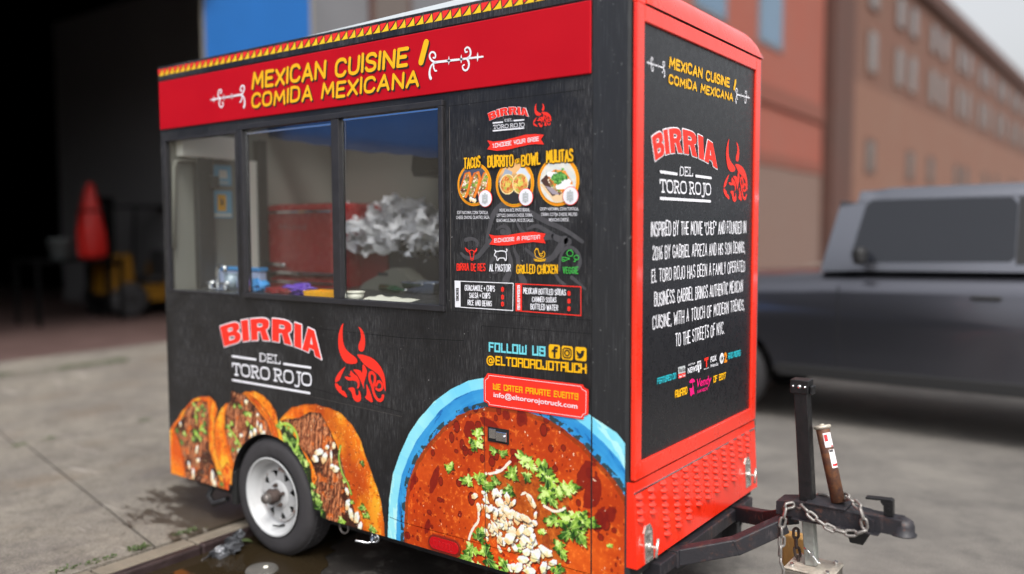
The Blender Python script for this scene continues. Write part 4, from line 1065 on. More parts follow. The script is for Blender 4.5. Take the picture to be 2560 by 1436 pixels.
# --- arched word, slab words, bull mark
def quad(p, t): return tuple(p[0][i] * (2 * t - 1) * (t - 1) + p[1][i] * 4 * t * (1 - t) + p[2][i] * t * (2 * t - 1) for i in (0, 1))
def corner(pts, n_=3):
    return pts
LB = [((0, 0), (0, 1), (.62, 1), (.82, .97), (.95, .87), (.97, .70), (.92, .60), (.80, .53), (.95, .45), (1, .32), (.99, .16), (.88, .04), (.68, 0)), [((.36, .62), (.36, .79), (.56, .79), (.62, .75), (.62, .66), (.56, .62)), ((.36, .20), (.36, .39), (.58, .39), (.66, .34), (.66, .25), (.58, .20))]]
LI = [((0, 0), (0, 1), (1, 1), (1, 0)), []]
LR = [((0, 0), (0, 1), (.64, 1), (.84, .97), (.97, .87), (.98, .68), (.93, .56), (.80, .49), (1, 0), (.63, 0), (.50, .40), (.36, .40), (.36, 0)), [((.36, .60), (.36, .78), (.56, .78), (.63, .74), (.63, .64), (.56, .60))]]
LA = [((0, 0), (.32, 1), (.68, 1), (1, 0), (.68, 0), (.62, .20), (.38, .20), (.32, 0)), [((.43, .39), (.57, .39), (.5, .70))]]
def arched(pl, tops, bots, base=.0012):
    aw, ar_ = A('ink_white', pl, base), A('ink_red', pl, base)
    H = math.hypot(tops[1][0] - bots[1][0], tops[1][1] - bots[1][1]); W = math.hypot(tops[2][0] - tops[0][0], tops[2][1] - tops[0][1])
    for (sh, holes), s0, s1 in ((LB, 0, .19), (LI, .205, .275), (LR, .297, .487), (LR, .513, .713), (LI, .738, .808), (LA, .815, 1.0)):
        def m(p):
            s_ = s0 + (s1 - s0) * p[0]; a, c_ = quad(bots, s_), quad(tops, s_)
            return (a[0] + (c_[0] - a[0]) * p[1], a[1] + (c_[1] - a[1]) * p[1])
        def dens(l): 
            out = []
            for i in range(len(l)):
                a, c_ = l[i], l[(i + 1) % len(l)]; out += [(a[0] + (c_[0] - a[0]) * k / 2, a[1] + (c_[1] - a[1]) * k / 2) for k in range(2)]
            return [m(p) for p in out]
        o = dens(sh); hs_ = [dens(h) for h in holes]
        for lp in [o] + hs_:
            for i in range(len(lp)): aw.cap(lp[i], lp[(i + 1) % len(lp)], H * .052, lv=1)
        ar_.tess(o, hs_, 3)
BULL = {'polys': [
 [(1765, 148), (1730, 200), (1700, 300), (1690, 400), (1700, 520), (1740, 640), (1790, 700), (1850, 720), (1920, 718), (1955, 700), (1955, 660), (1920, 620), (1850, 570), (1790, 510), (1760, 430), (1750, 330), (1752, 230)],
 [(1962, 200), (2010, 230), (2050, 310), (2062, 400), (2058, 480), (2040, 540), (2005, 552), (1975, 530), (1967, 480), (1980, 430), (2003, 380), (2005, 310), (1990, 250)],
 [(1940, 583), (2050, 595), (2170, 640), (2260, 730), (2310, 820), (2340, 930), (2348, 1120), (2320, 1040), (2300, 960), (2260, 880), (2200, 830), (2120, 780), (2050, 730), (1990, 650)],
 [(1800, 745), (1770, 800), (1725, 900), (1710, 945), (1660, 975), (1645, 960), (1660, 900), (1710, 820)],
 [(1645, 975), (1690, 1000), (1700, 1020), (1735, 1030), (1735, 1080), (1780, 1095), (1825, 1190), (1760, 1160), (1680, 1090), (1650, 1030)],
 [(1820, 850), (1855, 872), (1862, 800), (1900, 850), (1960, 890), (1990, 960), (1985, 1040), (1945, 1070), (1962, 1010), (1950, 965), (1900, 945), (1830, 950), (1785, 915), (1785, 885), (1850, 905), (1878, 898)],
 [(1885, 790), (1990, 800), (2010, 830), (2024, 850), (2028, 700), (2090, 800), (2085, 860), (2060, 940), (2042, 1000), (2050, 1075), (2020, 1000), (1990, 925), (1945, 858)],
 [(1820, 1060), (1870, 1040), (1918, 1048), (1925, 1100), (1935, 1155), (1975, 1150), (1975, 1070), (2000, 1120), (2010, 1215), (1980, 1245), (1930, 1240), (1890, 1180), (1880, 1120), (1850, 1080)],
 [(2075, 980), (2110, 1050), (2150, 1150), (2180, 1270), (2050, 1185), (2092, 1140)]],
 'lines': [([(2176, 1030), (2200, 960), (2200, 880), (2160, 832), (2122, 850), (2122, 930), (2160, 1020), (2180, 1120), (2215, 1195), (2262, 1230), (2300, 1205), (2310, 1160)], 16), ([(2214, 1020), (2245, 950), (2295, 985), (2304, 1060), (2250, 1088), (2216, 1060)], 13)]}
_all = [S(*zl(*p)) for pl in BULL['polys'] for p in pl]
_bx0, _bx1 = min(p[0] for p in _all), max(p[0] for p in _all); _bz0, _bz1 = min(p[1] for p in _all), max(p[1] for p in _all)
def bull(art, x0, x1, z0, z1, lv=0, only=None, thick=1.0):
    def m(p):
        a, c_ = S(*zl(*p)); return (x0 + (x1 - x0) * (a - _bx0) / (_bx1 - _bx0), z0 + (z1 - z0) * (c_ - _bz0) / (_bz1 - _bz0))
    for k, pl in enumerate(BULL['polys']):
        art.tess([m(p) for p in smooth2(pl, 1, True)], (), lv)
    for pts, r in BULL['lines']: art.line([m(p) for p in smooth2(pts, 2)], r / 5.523 * .0026 * thick * abs(x1 - x0) / (_bx1 - _bx0), lv)
def logo(pl, z, f, tops, bots, dl, tr, lines, r, bl):
    q = mp(z, f)
    arched(pl, [q(*p) for p in tops], [q(*p) for p in bots])
    aw = A('ink_white', pl)
    lettering(aw, 'DEL', GS, q(*dl[0]), q(*dl[1]), q(*dl[2]), .075, gap=.16)
    lettering(aw, 'TORO ROJO', GS, q(*tr[0]), q(*tr[1]), q(*tr[2]), .085, gap=.18, space=.34)
    for a, c_ in lines: aw.cap(q(*a), q(*c_), r, lv=2)
    bull(A('ink_red', pl), *bl)
logo('S', zl, S, [(62, 205), (765, 90), (1445, 305)], [(122, 480), (765, 398), (1465, 655)], [(605, 678), (888, 716), (605, 572)], [(236, 862), (1318, 1022), (232, 712)],
     [((232, 612), (555, 658)), ((945, 717), (1312, 770)), ((236, 940), (1300, 1122))], .0058, (_bx0, _bx1, _bz0, _bz1))
qx = mp(z4); REG[0] = 'menu_print'
logo('S', z4, S, [(578, 405), (820, 330), (1060, 350)], [(600, 490), (830, 420), (1064, 440)], [(777, 500), (870, 493), (777, 473)], [(642, 586), (1012, 558), (642, 545)],
     [((642, 518), (755, 507)), ((892, 490), (1008, 480)), ((642, 611), (1008, 578))], .0028, (qx(1117, 500)[0], qx(1335, 460)[0], qx(1270, 562)[1], qx(1150, 282)[1]))
qf = mp(z7, F); REG[0] = 'front_logo'
logo('F', z7, F, [(158, 880), (350, 829), (577, 940)], [(180, 1033), (360, 984), (580, 1085)], [(340, 1126), (424, 1130), (340, 1072)], [(216, 1231), (540, 1250), (214, 1155)],
     [((214, 1103), (320, 1118)), ((442, 1130), (540, 1143)), ((213, 1273), (535, 1292))], .0055, (qf(622, 1200)[0], qf(777, 1180)[0], qf(740, 1300)[1], qf(652, 885)[1]))

# --- menu board
REG[0] = 'menu_print'; q4, q5, q6 = mp(z4), mp(z5), mp(z6)
ag = A('ink_grey', 'S', .0006)      # faint bull swirls behind the menu
for pts, r, tp in (([(520, 560), (560, 380), (600, 240), (700, 140), (830, 130)], .012, lambda t: .5 + t), ([(860, 180), (1010, 230), (1180, 330), (1400, 420), (1600, 560)], .014, lambda t: 1 - .5 * t), ([(860, 330), (900, 420), (960, 480), (1100, 520), (1250, 500)], .011, lambda t: .4 + .8 * t),
                   ([(240, 690), (300, 750), (420, 740), (480, 660), (560, 560)], .011, lambda t: .5 + .7 * t), ([(290, 540), (360, 520), (430, 560), (420, 610)], .009, lambda t: 1 - .5 * t), ([(640, 420), (700, 380), (760, 400), (790, 470), (700, 450)], .008, lambda t: .5 + t),
                   ([(980, 420), (1080, 370), (1180, 430), (1300, 520), (1440, 560)], .011, lambda t: .4 + t), ([(960, 640), (1100, 760), (1240, 770), (1330, 650), (1400, 540)], .012, lambda t: .4 + t), ([(1340, 880), (1350, 700), (1440, 600), (1560, 680), (1580, 820), (1500, 900)], .010, lambda t: .5 + .5 * t),
                   ([(760, 640), (800, 780), (780, 900), (740, 1000)], .013, lambda t: .4 + t), ([(830, 640), (880, 760), (890, 900), (940, 1010)], .012, lambda t: .4 + t), ([(640, 700), (560, 800), (580, 910), (640, 900)], .008, lambda t: 1.1 - .5 * t), ([(1300, 930), (1340, 1000), (1400, 1040)], .007, lambda t: 1), ([(1480, 960), (1540, 1010), (1630, 1090)], .008, lambda t: 1 - .4 * t)):
    ag.line([q5(*p) for p in smooth2(pts, 3)], r, taper=tp)
REG[0] = 'menu_print'
R_, W_, Y_, D_ = A('ink_red'), A('ink_white'), A('ink_yellow'), A('ink_dark')
R_.tess([q4(*p) for p in [(570, 725), (640, 740), (760, 728), (900, 692), (1030, 657), (1150, 650), (1250, 658), (1212, 712), (1250, 775), (1150, 768), (1050, 780), (930, 808), (800, 840), (680, 850), (570, 832), (605, 782)]], (), 1)
lettering(W_, '1.CHOOSE YOUR BASE', GB, q4(640, 813), q4(1188, 728), q4(640, 768), .085, 3, True, .34, .7)
R_.tess([q5(*p) for p in [(555, 478), (620, 492), (760, 487), (900, 462), (1050, 448), (1190, 470), (1163, 520), (1190, 577), (1050, 562), (900, 578), (780, 600), (660, 602), (560, 590), (592, 538)]], (), 1)
lettering(W_, '2.CHOOSE A PROTEIN', GB, q5(618, 566), q5(1126, 526), q5(618, 528), .085, 3, True, .34, .7)
for txt, a, d, t_, sp in (('TACOS', (302, 1062), (490, 1040), (302, 945), 0), ('BURRITO', (588, 1050), (885, 1024), (586, 922), 0), ('OR', (922, 1002), (960, 994), (922, 954), 0), ('BOWL', (990, 1026), (1206, 1008), (990, 898), 0), ('MULITAS', (1290, 998), (1598, 964), (1288, 862), 0)):
    lettering(D_, txt, GL, q4(*a), q4(*d), q4(*t_), .17, 4, jit=.06, gap=.34)
    lettering(Y_, txt, GL, q4(*a), q4(*d), q4(*t_), .085, 6, jit=.06, gap=.34)
for c_, l, s5 in (((412, 1252), (212, 1252), (520, 75, 78)), ((896, 1242), (670, 1242), (975, 60, 82)), ((1417, 1214), (1172, 1214), (1475, 45, 90))):
    c0 = q4(*c_); r = abs(q4(*l)[0] - c0[0])
    Y_.disc(c0, r, 0, 48); A('ink_orange').disc(c0, r * .975, 1, 48); Y_.disc(c0, r * .90, 2, 48)
    SA.setdefault('plates', []).append((c0, r * .875))
    c1 = q5(s5[0], s5[1]); r1 = abs(q5(s5[0] + s5[2], s5[1])[0] - c1[0])
    R_.disc(c1, r1, 6, 36); W_.disc(c1, r1 * .93, 7, 36)
    lettering(A('ink_pale'), '$', GB, (c1[0] - r1 * .28, c1[1] - r1 * .42), (c1[0] + r1 * .28, c1[1] - r1 * .42), (c1[0] - r1 * .28, c1[1] + r1 * .42), .13, 9, True)
for txt, a, d, t_ in (('SOFT NIXTAMAL CORN TORTILLA,', (198, 250), (545, 250), (198, 213)), ('CHEESE, ONIONS, CILANTRO, SALSA.', (188, 305), (563, 303), (188, 268)), ('MEXICAN RICE, PINTO BEANS,', (675, 225), (1010, 219), (675, 187)),
                      ('LETTUCE, OAXACA CHEESE, CREMA,', (645, 282), (1045, 279), (645, 245)), ('GUACAMOLE, SALSA, PICO DE GALLO.', (640, 338), (1055, 336), (640, 301)), ('CRISPY NIXTAMAL CORN TORTILLA,', (1128, 210), (1560, 207), (1128, 174)),
                      ('CREMA, COTIJA CHEESE, MELTED', (1140, 270), (1545, 269), (1140, 234)), ('MEXICAN CHEESE.', (1228, 331), (1452, 330), (1228, 294))):
    type_on(W_, txt, q5(*a), q5(*d), q5(*t_), 2, bold=.003)
for txt, a, d, t_, k in (('BIRRIA DE RES', (198, 880), (513, 885), (198, 806), 'ink_red'), ('AL PASTOR', (562, 885), (796, 893), (562, 812), 'ink_white'), ('GRILLED CHICKEN', (868, 910), (1322, 917), (868, 820), 'ink_yellow'), ('VEGGIE', (1387, 910), (1555, 914), (1387, 842), 'ink_green')):
    lettering(A(k), txt, GL, q5(*a), q5(*d), q5(*t_), .075, 3, jit=.06, gap=.36, space=.6)
def icon(k, paths, r=.0016):
    for p in paths: A(k).line([q5(*c_) for c_ in smooth2(p, 1)], r, 2)
icon('ink_red', [[(290, 630), (305, 665), (335, 680), (345, 655), (375, 655), (390, 680), (415, 665), (420, 628), (410, 655), (392, 668)], [(290, 630), (320, 655), (340, 662)], [(340, 680), (350, 740), (355, 768), (375, 768), (382, 740), (388, 680)], [(335, 690), (350, 700)], [(390, 690), (376, 700)], [(352, 745), (378, 745)]])
icon('ink_white', [[(620, 655), (640, 672), (700, 660), (745, 672), (752, 720), (748, 768), (735, 770), (732, 742), (665, 742), (660, 768), (645, 768), (640, 730), (614, 715), (620, 690), (636, 678), (622, 655)], [(745, 672), (760, 655), (752, 642)]], .0021)
icon('ink_yellow', [[(1075, 700), (1065, 670), (1080, 645), (1105, 645), (1112, 670), (1115, 690), (1150, 700), (1165, 660), (1185, 690), (1175, 730), (1140, 750), (1100, 745), (1072, 720), (1075, 690)], [(1120, 700), (1135, 725), (1155, 715)], [(1060, 755), (1120, 768), (1190, 755)], [(1065, 770), (1120, 780), (1185, 770)], [(1080, 642), (1092, 633), (1105, 643)]])
icon('ink_green', [[(1460, 655), (1490, 665), (1500, 695), (1485, 722), (1450, 722), (1428, 700), (1430, 672), (1460, 655)], [(1445, 655), (1480, 650)], [(1375, 735), (1400, 735), (1470, 750), (1420, 765), (1380, 785), (1372, 750), (1400, 760)], [(1505, 735), (1525, 710), (1555, 715), (1565, 745), (1540, 765), (1510, 750)], [(1525, 755), (1520, 785), (1505, 780)]])
def frame4(k, pts, r, lv=2):
    for i in range(4): A(k).cap(q5(*pts[i]), q5(*pts[(i + 1) % 4]), r, lv=lv, square=True)
frame4('ink_white', [(172, 1000), (828, 1026), (822, 1332), (178, 1290)], .0017)
W_.add([q5(172, 1000), q5(237, 1003), (q5(237, 1003)[0], q5(178, 1290)[1]), q5(178, 1290)], 3)
lettering(D_, 'SIDES', GB, q5(217, 1216), q5(217, 1083), q5(194, 1216), .13, 5, True, .3)
frame4('ink_red', [(855, 1030), (1586, 1065), (1586, 1388), (858, 1333)], .0017)
R_.add([q5(852, 1028), q5(925, 1032), (q5(925, 1032)[0], q5(858, 1336)[1]), q5(858, 1336)], 3)
lettering(W_, 'BEVERAGES', GB, q5(905, 1318), q5(905, 1050), q5(880, 1318), .13, 5, True, .3)
for txt, a, d, t_ in (('GUACAMOLE + CHIPS', (287, 1106), (620, 1116), (287, 1048)), ('SALSA + CHIPS', (337, 1188), (568, 1194), (337, 1132)), ('RICE AND BEANS', (320, 1268), (586, 1282), (320, 1212)),
                      ('MEXICAN BOTTLED SODAS', (944, 1140), (1416, 1158), (944, 1080)), ('CANNED SODAS', (1042, 1230), (1310, 1240), (1042, 1176)), ('BOTTLED WATER', (1024, 1315), (1328, 1332), (1024, 1256))):
    lettering(W_, txt, GL, q5(*a), q5(*d), q5(*t_), .075, 3, jit=.06, gap=.36, space=.6)
for x_c, y_c in ((712, 1095), (712, 1180), (712, 1258), (1456, 1138), (1456, 1225), (1456, 1310)):
    lettering(R_, '$', GB, q5(x_c - 11, y_c + 20), q5(x_c + 11, y_c + 20), q5(x_c - 11, y_c - 20), .14, 5, True)

# --- follow us and banner
REG[0] = 'contact_lettering'; R_, W_, Y_, D_ = A('ink_red'), A('ink_white'), A('ink_yellow'), A('ink_dark')
lettering(A('ink_cyan'), 'FOLLOW US', GB, q6(664, 133), q6(986, 161), q6(664, 88), .12, 2, True, .32, .75)
lettering(Y_, '@', GL, q6(650, 215), q6(692, 219), q6(650, 163), .085, 2)
lettering(Y_, 'ELTOROROJOTRUCK', GB, q6(703, 212), q6(1226, 262), q6(703, 168), .11, 2, True, .3)
for cx_, cy_ in ((1043, 138), (1118, 146), (1197, 152)):
    c0 = q6(cx_, cy_); e = abs(q6(cx_ + 33, cy_)[0] - c0[0])
    lp = []
    for sx, sy, a0 in ((1, 1, 0), (-1, 1, 90), (-1, -1, 180), (1, -1, 270)):
        for i in range(5):
            a = math.radians(a0 + 90 * i / 4); lp.append((c0[0] + sx * e * .68 + e * .32 * math.cos(a), c0[1] + (sy * e * .68 + e * .32 * math.sin(a)) * 1.05))
    Y_.add(lp, 2)
    def m(x, y): return (c0[0] + e * x, c0[1] + e * y)
    if cx_ == 1043: D_.line([m(.05, -.75), m(.05, .35), m(.18, .6), m(.5, .62)], e * .17, 4, True); D_.cap(m(-.28, .12), m(.45, .12), e * .14, lv=5, square=True)
    elif cx_ == 1118:
        D_.line([m(.55 * math.cos(a) * 1.05, .55 * math.sin(a) * 1.05) if False else m(.4 * math.cos(a), .4 * math.sin(a)) for a in [2 * math.pi * i / 20 for i in range(21)]], e * .1, 4)
        lq = [m(-.72, -.45), m(-.72, .45), m(-.45, .72), m(.45, .72), m(.72, .45), m(.72, -.45), m(.45, -.72), m(-.45, -.72), m(-.72, -.45)]; D_.line(lq, e * .085, 4); D_.disc(m(.48, .5), e * .1, 5, 12)
    else: D_.tess([m(*p) for p in [(-.75, -.5), (-.3, -.5), (-.7, -.1), (-.75, .5), (-.3, .15), (0, .1), (.08, .45), (.4, .58), (.75, .5), (.6, .3), (.55, -.1), (.3, -.5), (-.1, -.7), (-.5, -.65)]], (), 4)
REG[0] = 'events_banner'; R_, W_, Y_ = A('ink_red'), A('ink_white'), A('ink_yellow')
bn = [(630, 300), (655, 263), (1210, 330), (1216, 345), (1243, 362), (1241, 505), (1218, 512), (1212, 534), (660, 456), (655, 440), (632, 428)]
R_.tess([q6(*p) for p in bn], (), 3)
bi = [(642, 305), (660, 290), (664, 276), (1198, 340), (1206, 356), (1230, 370), (1228, 495), (1210, 505), (1202, 520), (668, 446), (662, 430), (643, 420), (642, 305)]
W_.line([q6(*p) for p in bi], .0009, 5)
lettering(Y_, 'WE CATER PRIVATE EVENTS', GB, q6(690, 355), q6(1182, 416), q6(690, 325), .10, 6, True, .34, .7)
type_on(W_, 'info@eltororojotruck.com', q6(692, 401), q6(1180, 470), q6(692, 372), 6, bold=.014)

# --- front board
FB = .0108
def AF(k): return A(k, 'F', FB)
for k in list(SA):
    if isinstance(k, tuple) and k[0] == 'F':          # the logo lies on the raised front board
        a = SA[k]; a.base = FB; a.v = [(p[0] + FB - .0012, p[1], p[2]) for p in a.v]
REG[0] = 'front_heading'
for k_, off in (('ink_yellow', (0, 0)),):
    lettering(AF(k_), 'MEXICAN CUISINE', GL, qf(275, 432), qf(658, 562), qf(275, 372), .14, 1, jit=.045, slant=.06, space=.62)
    lettering(AF(k_), 'COMIDA MEXICANA', GL, qf(270, 533), qf(680, 650), qf(270, 482), .145, 1, jit=.05, slant=.06, space=.62)
    AF(k_).cap(qf(690, 572), qf(699, 522), .0085, lv=1)
REG[0] = 'front_scroll'
ornament(AF('ink_white'), qf(245, 440), qf(127, 402), -1, 1.05)
REG[0] = 'front_scroll_'
ornament(AF('ink_white'), qf(700, 605), qf(790, 630), 1, 1.05)
REG[0] = 'story_lettering'
q8 = mp(z8, F); qz = mp(zf, F)
for txt, a, d, t_ in (('INSPIRED BY THE MOVIE "CHEF" AND FOUNDED IN', (168, 194), (824, 172), (168, 98)), ('2016 BY GABRIEL APREZA AND HIS SON DENNIS,', (178, 356), (816, 306), (178, 268)), ('EL TORO ROJO HAS BEEN A FAMILY OPERATED', (171, 514), (816, 436), (171, 426)),
                      ('BUSINESS. GABRIEL BRINGS AUTHENTIC MEXICAN', (190, 676), (801, 574), (190, 586)), ('CUISINE, WITH A TOUCH OF MODERN TRENDS,', (178, 836), (812, 700), (178, 748)), ('TO THE STREETS OF NYC.', (337, 955), (672, 864), (337, 868))):
    lettering(AF('ink_white'), txt, GL, q8(*a), q8(*d), q8(*t_), .058, 1, jit=.05, gap=.34, space=.62)
REG[0] = 'press_credits'
lettering(AF('ink_teal'), 'FEATURED ON', GB, qz(310, 848), qz(705, 722), qz(310, 738), .12, 1, True, .32, .5)
lettering(AF('ink_teal'), 'AND MORE!', GB, qz(1828, 312), qz(2088, 238), qz(1828, 205), .12, 1, True, .32, .5)
REG[0] = 'award_line'
lettering(AF('ink_yellow'), 'AWARD', GB, qz(695, 1132), qz(945, 1050), qz(695, 998), .12, 1, True, .32)
lettering(AF('ink_yellow'), 'OF 2017', GB, qz(1515, 810), qz(1772, 722), qz(1515, 695), .12, 1, True, .32, .7)
REG[0] = 'press_credits'
AF('ink_pale').add([qz(752, 495), qz(905, 455), qz(910, 603), qz(757, 640)], 1); AF('ink_red').add([qz(757, 645), qz(910, 607), qz(912, 692), qz(760, 742)], 1)
type_on(AF('ink_dark'), 'Time Out', qz(765, 600), qz(900, 568), qz(765, 520), 3, bold=.015); type_on(AF('ink_white'), 'New York', qz(766, 725), qz(905, 685), qz(766, 665), 3, bold=.012)
type_on(AF('ink_white'), 'SPECTRUM', qz(972, 468), qz(1118, 425), qz(972, 428), 1, bold=.012); type_on(AF('ink_white'), 'NEWS', qz(962, 628), qz(1160, 562), qz(962, 508), 1, bold=.03)
AF('ink_white').add([qz(1162, 372), qz(1243, 347), qz(1248, 528), qz(1166, 556)], 1); AF('ink_white').add([qz(1178, 550), qz(1210, 540), qz(1210, 596), qz(1180, 606)], 1)
type_on(AF('ink_dark'), 'NY', qz(1172, 450), qz(1236, 430), qz(1172, 385), 3, bold=.01); AF('ink_dark').cap(qz(1205, 465), qz(1207, 520), .003, lv=3)
AF('ink_red').cap(qz(1330, 330), qz(1392, 308), .006, lv=1, square=True); AF('ink_red').cap(qz(1355, 330), qz(1358, 465), .006, lv=2, square=True); type_on(AF('ink_white'), 'TELEMUNDO', qz(1297, 552), qz(1416, 515), qz(1297, 528), 1, bold=.015)
type_on(AF('ink_white'), 'FOX', qz(1447, 388), qz(1575, 345), qz(1447, 270), 1, bold=.035); type_on(AF('ink_white'), 'friends', qz(1450, 500), qz(1612, 452), qz(1450, 425), 1, bold=.012)
c0 = qz(1690, 305); e = abs(qz(1735, 292)[0] - c0[0]); AF('ink_white').disc(c0, e, 1, 28); AF('ink_pale').disc(c0, e * .72, 2, 24, e * .5); AF('ink_dark').disc(c0, e * .3, 3, 20)
type_on(AF('ink_orange'), '2', qz(1728, 388), qz(1790, 366), qz(1728, 190), 4, bold=.05)
REG[0] = 'award_line'
PK = AF('ink_pink')
PK.tess([qz(*p) for p in smooth2([(992, 835), (1000, 780), (1040, 735), (1085, 735), (1115, 780), (1110, 812), (1050, 825)], 1, True)], (), 1)
PK.tess([qz(*p) for p in [(995, 945), (1055, 935), (1065, 885), (1082, 880), (1092, 1000), (1108, 1075), (1085, 1060), (1055, 1085), (1030, 1118), (1012, 1090), (1010, 1010)]], (), 1)
PK.cap(qz(1058, 820), qz(1066, 900), .0015, lv=1)
type_on(PK, 'Vendy', qz(1135, 925), qz(1455, 830), qz(1135, 745), 1, bold=.02, slant=.06); type_on(PK, 'AWARDS', qz(1155, 1055), qz(1388, 975), qz(1155, 982), 1, bold=.02)

# --- each printed area becomes one part, its inks as materials
def build_print(region, extra=()):
    v = []; f = []; mi = []; inks = []
    for key, art in list(SA.items()) :
        if not isinstance(key, tuple) or key[2] != region: continue
        inks.append(key[1]); k = len(v); v += art.v
        for q in art.f: f.append([k + i for i in q]); mi.append(len(inks) - 1)
    me = bpy.data.meshes.new(region); me.from_pydata(v, [], f)
    for i in inks: me.materials.append(MATS[i])
    me.polygons.foreach_set('material_index', mi); me.update()
    return place(bpy.data.objects.new(region.rstrip('_'), me), TR_)
for rg in ('logo', 'menu_print', 'front_logo', 'contact_lettering', 'events_banner', 'front_heading', 'story_lettering', 'press_credits', 'award_line', 'front_scroll', 'front_scroll_'): build_print(rg)
# ------------------------------------------------------------------ printed food pictures: colours computed on a fine grid
def vnoise(X, Y, f, seed):
    r = np.random.default_rng(seed); T = r.random((64, 64))
    x = X * f + 1000.3; y = Y * f + 1000.7; i = np.floor(x).astype(int); j = np.floor(y).astype(int); u = x - i; v = y - j
    u = u * u * (3 - 2 * u); v = v * v * (3 - 2 * v); i %= 64; j %= 64; i2 = (i + 1) % 64; j2 = (j + 1) % 64
    return (T[i, j] * (1 - u) + T[i2, j] * u) * (1 - v) + (T[i, j2] * (1 - u) + T[i2, j2] * u) * v
def fbm(X, Y, f, seed, o=4):
    a = 0; w_ = .5; s_ = 0
    for k in range(o): a = a + w_ * vnoise(X, Y, f * 2 ** k, seed + k); s_ += w_; w_ *= .55
    return a / s_
class Ras:
    def __init__(s, x0, x1, z0, z1, res, warp=.006, seed=1):
        s.nx = int((x1 - x0) / res) + 1; s.nz = int((z1 - z0) / res) + 1
        s.X, s.Z = np.meshgrid(np.linspace(x0, x1, s.nx), np.linspace(z0, z1, s.nz), indexing='ij')
        s.C = np.zeros((s.nx, s.nz, 3)); s.M = np.zeros((s.nx, s.nz), bool); s.res = res
        s.XW = s.X + warp * (fbm(s.X, s.Z, 22, seed) - .5) * 2; s.ZW = s.Z + warp * (fbm(s.X, s.Z, 22, seed + 9) - .5) * 2
        s.rnd = random.Random(seed)
    def poly(s, pts, warp=True):
        X, Z = (s.XW, s.ZW) if warp else (s.X, s.Z)
        xs = [p[0] for p in pts]; zs = [p[1] for p in pts]; m = np.zeros(X.shape, bool)
        i0 = np.searchsorted(s.X[:, 0], min(xs) - .02); i1 = np.searchsorted(s.X[:, 0], max(xs) + .02); j0 = np.searchsorted(s.Z[0], min(zs) - .02); j1 = np.searchsorted(s.Z[0], max(zs) + .02)
        if i1 <= i0 or j1 <= j0: return m
        x, z = X[i0:i1, j0:j1], Z[i0:i1, j0:j1]; r = np.zeros(x.shape, bool); n = len(pts)
        for k in range(n):
            (ax, az), (bx_, bz) = pts[k], pts[(k + 1) % n]
            if az == bz: continue
            c_ = (az > z) != (bz > z); r ^= c_ & (x < (bx_ - ax) * (z - az) / (bz - az) + ax)
        m[i0:i1, j0:j1] = r; return m
    def put(s, m, col, a=1.0):
        if isinstance(col, tuple): col = np.array(col, float)
        aa = (m * a)[..., None]; s.C = s.C * (1 - aa) + col * aa; s.M |= m
    def tint(s, m, k): s.C = np.where(m[..., None], np.clip(s.C * (k[..., None] if hasattr(k, 'shape') else k), 0, 255), s.C)
    def blend(s, a, b_, t): return np.array(a, float) * (1 - t[..., None]) + np.array(b_, float) * t[..., None]
    def near(s, pts, r, closed=False):
        """distance to a polyline below r -> soft weight"""
        d = np.full(s.X.shape, 9.0)
        n = len(pts)
        for k in range(n if closed else n - 1):
            a = pts[k]; b_ = pts[(k + 1) % n]; dx, dz = b_[0] - a[0], b_[1] - a[1]; l = dx * dx + dz * dz + 1e-12
            t = np.clip(((s.XW - a[0]) * dx + (s.ZW - a[1]) * dz) / l, 0, 1)
            d = np.minimum(d, np.hypot(s.XW - a[0] - t * dx, s.ZW - a[1] - t * dz))
        return np.clip(1 - d / r, 0, 1)
    def shell(s, pts, seed, c0=(196, 76, 12), c1=(250, 150, 26), hi=(255, 190, 60)):
        m = s.poly(pts); n1 = fbm(s.X, s.Z * .45, 14, seed); n2 = fbm(s.X, s.Z, 60, seed + 5)
        t = np.clip((n1 - .3) * 2.3, 0, 1); s.put(m, s.blend(c0, c1, t))
        s.put(m & (n1 * .6 + n2 * .4 > .60), hi, .45); s.put(m & (n2 < .27), (120, 38, 6), .6); s.put(m & (fbm(s.X, s.Z, 120, seed + 7, 2) < .17), (70, 24, 8), .75)
        e = s.near(pts, .013, True); s.C = np.where(m[..., None], s.C * (1 - .38 * e[..., None]) + np.array((250, 140, 40)) * .12 * e[..., None], s.C)
        return m
    def meat(s, pts, seed):
        m = s.poly(pts); n1 = fbm(s.X, s.Z, 15, seed, 4); wx, wz = s.X + .02 * (n1 - .5), s.Z + .03 * (fbm(s.X, s.Z, 20, seed + 2, 3) - .5)
        n2 = fbm(wx * 2.2, wz * .8, 32, seed + 3, 3); e = np.abs(n2 - .5) * 2
        n2b = fbm((wx + .004) * 2.2, (wz - .005) * .8, 32, seed + 3, 3); rel = np.clip(.5 + (n2 - n2b) * 5, 0, 1)
        s.put(m, s.blend((70, 32, 18), (172, 96, 58), np.clip(rel * .75 + (n1 - .4) * 1.1, 0, 1)))
        s.put(m & (rel > .80) & (n1 > .42), (214, 146, 100), .65); s.put(m & (n1 < .37), (42, 18, 11), .7); s.put(m & (fbm(s.X, s.Z, 24, seed + 11, 2) > .68), (206, 96, 28), .7)
        s.put(m & (fbm(s.X, s.Z, 95, seed + 13, 2) > .88), (244, 222, 200), .8); ed = s.near(pts, .016, True); s.tint(m, 1 - .4 * ed); return m
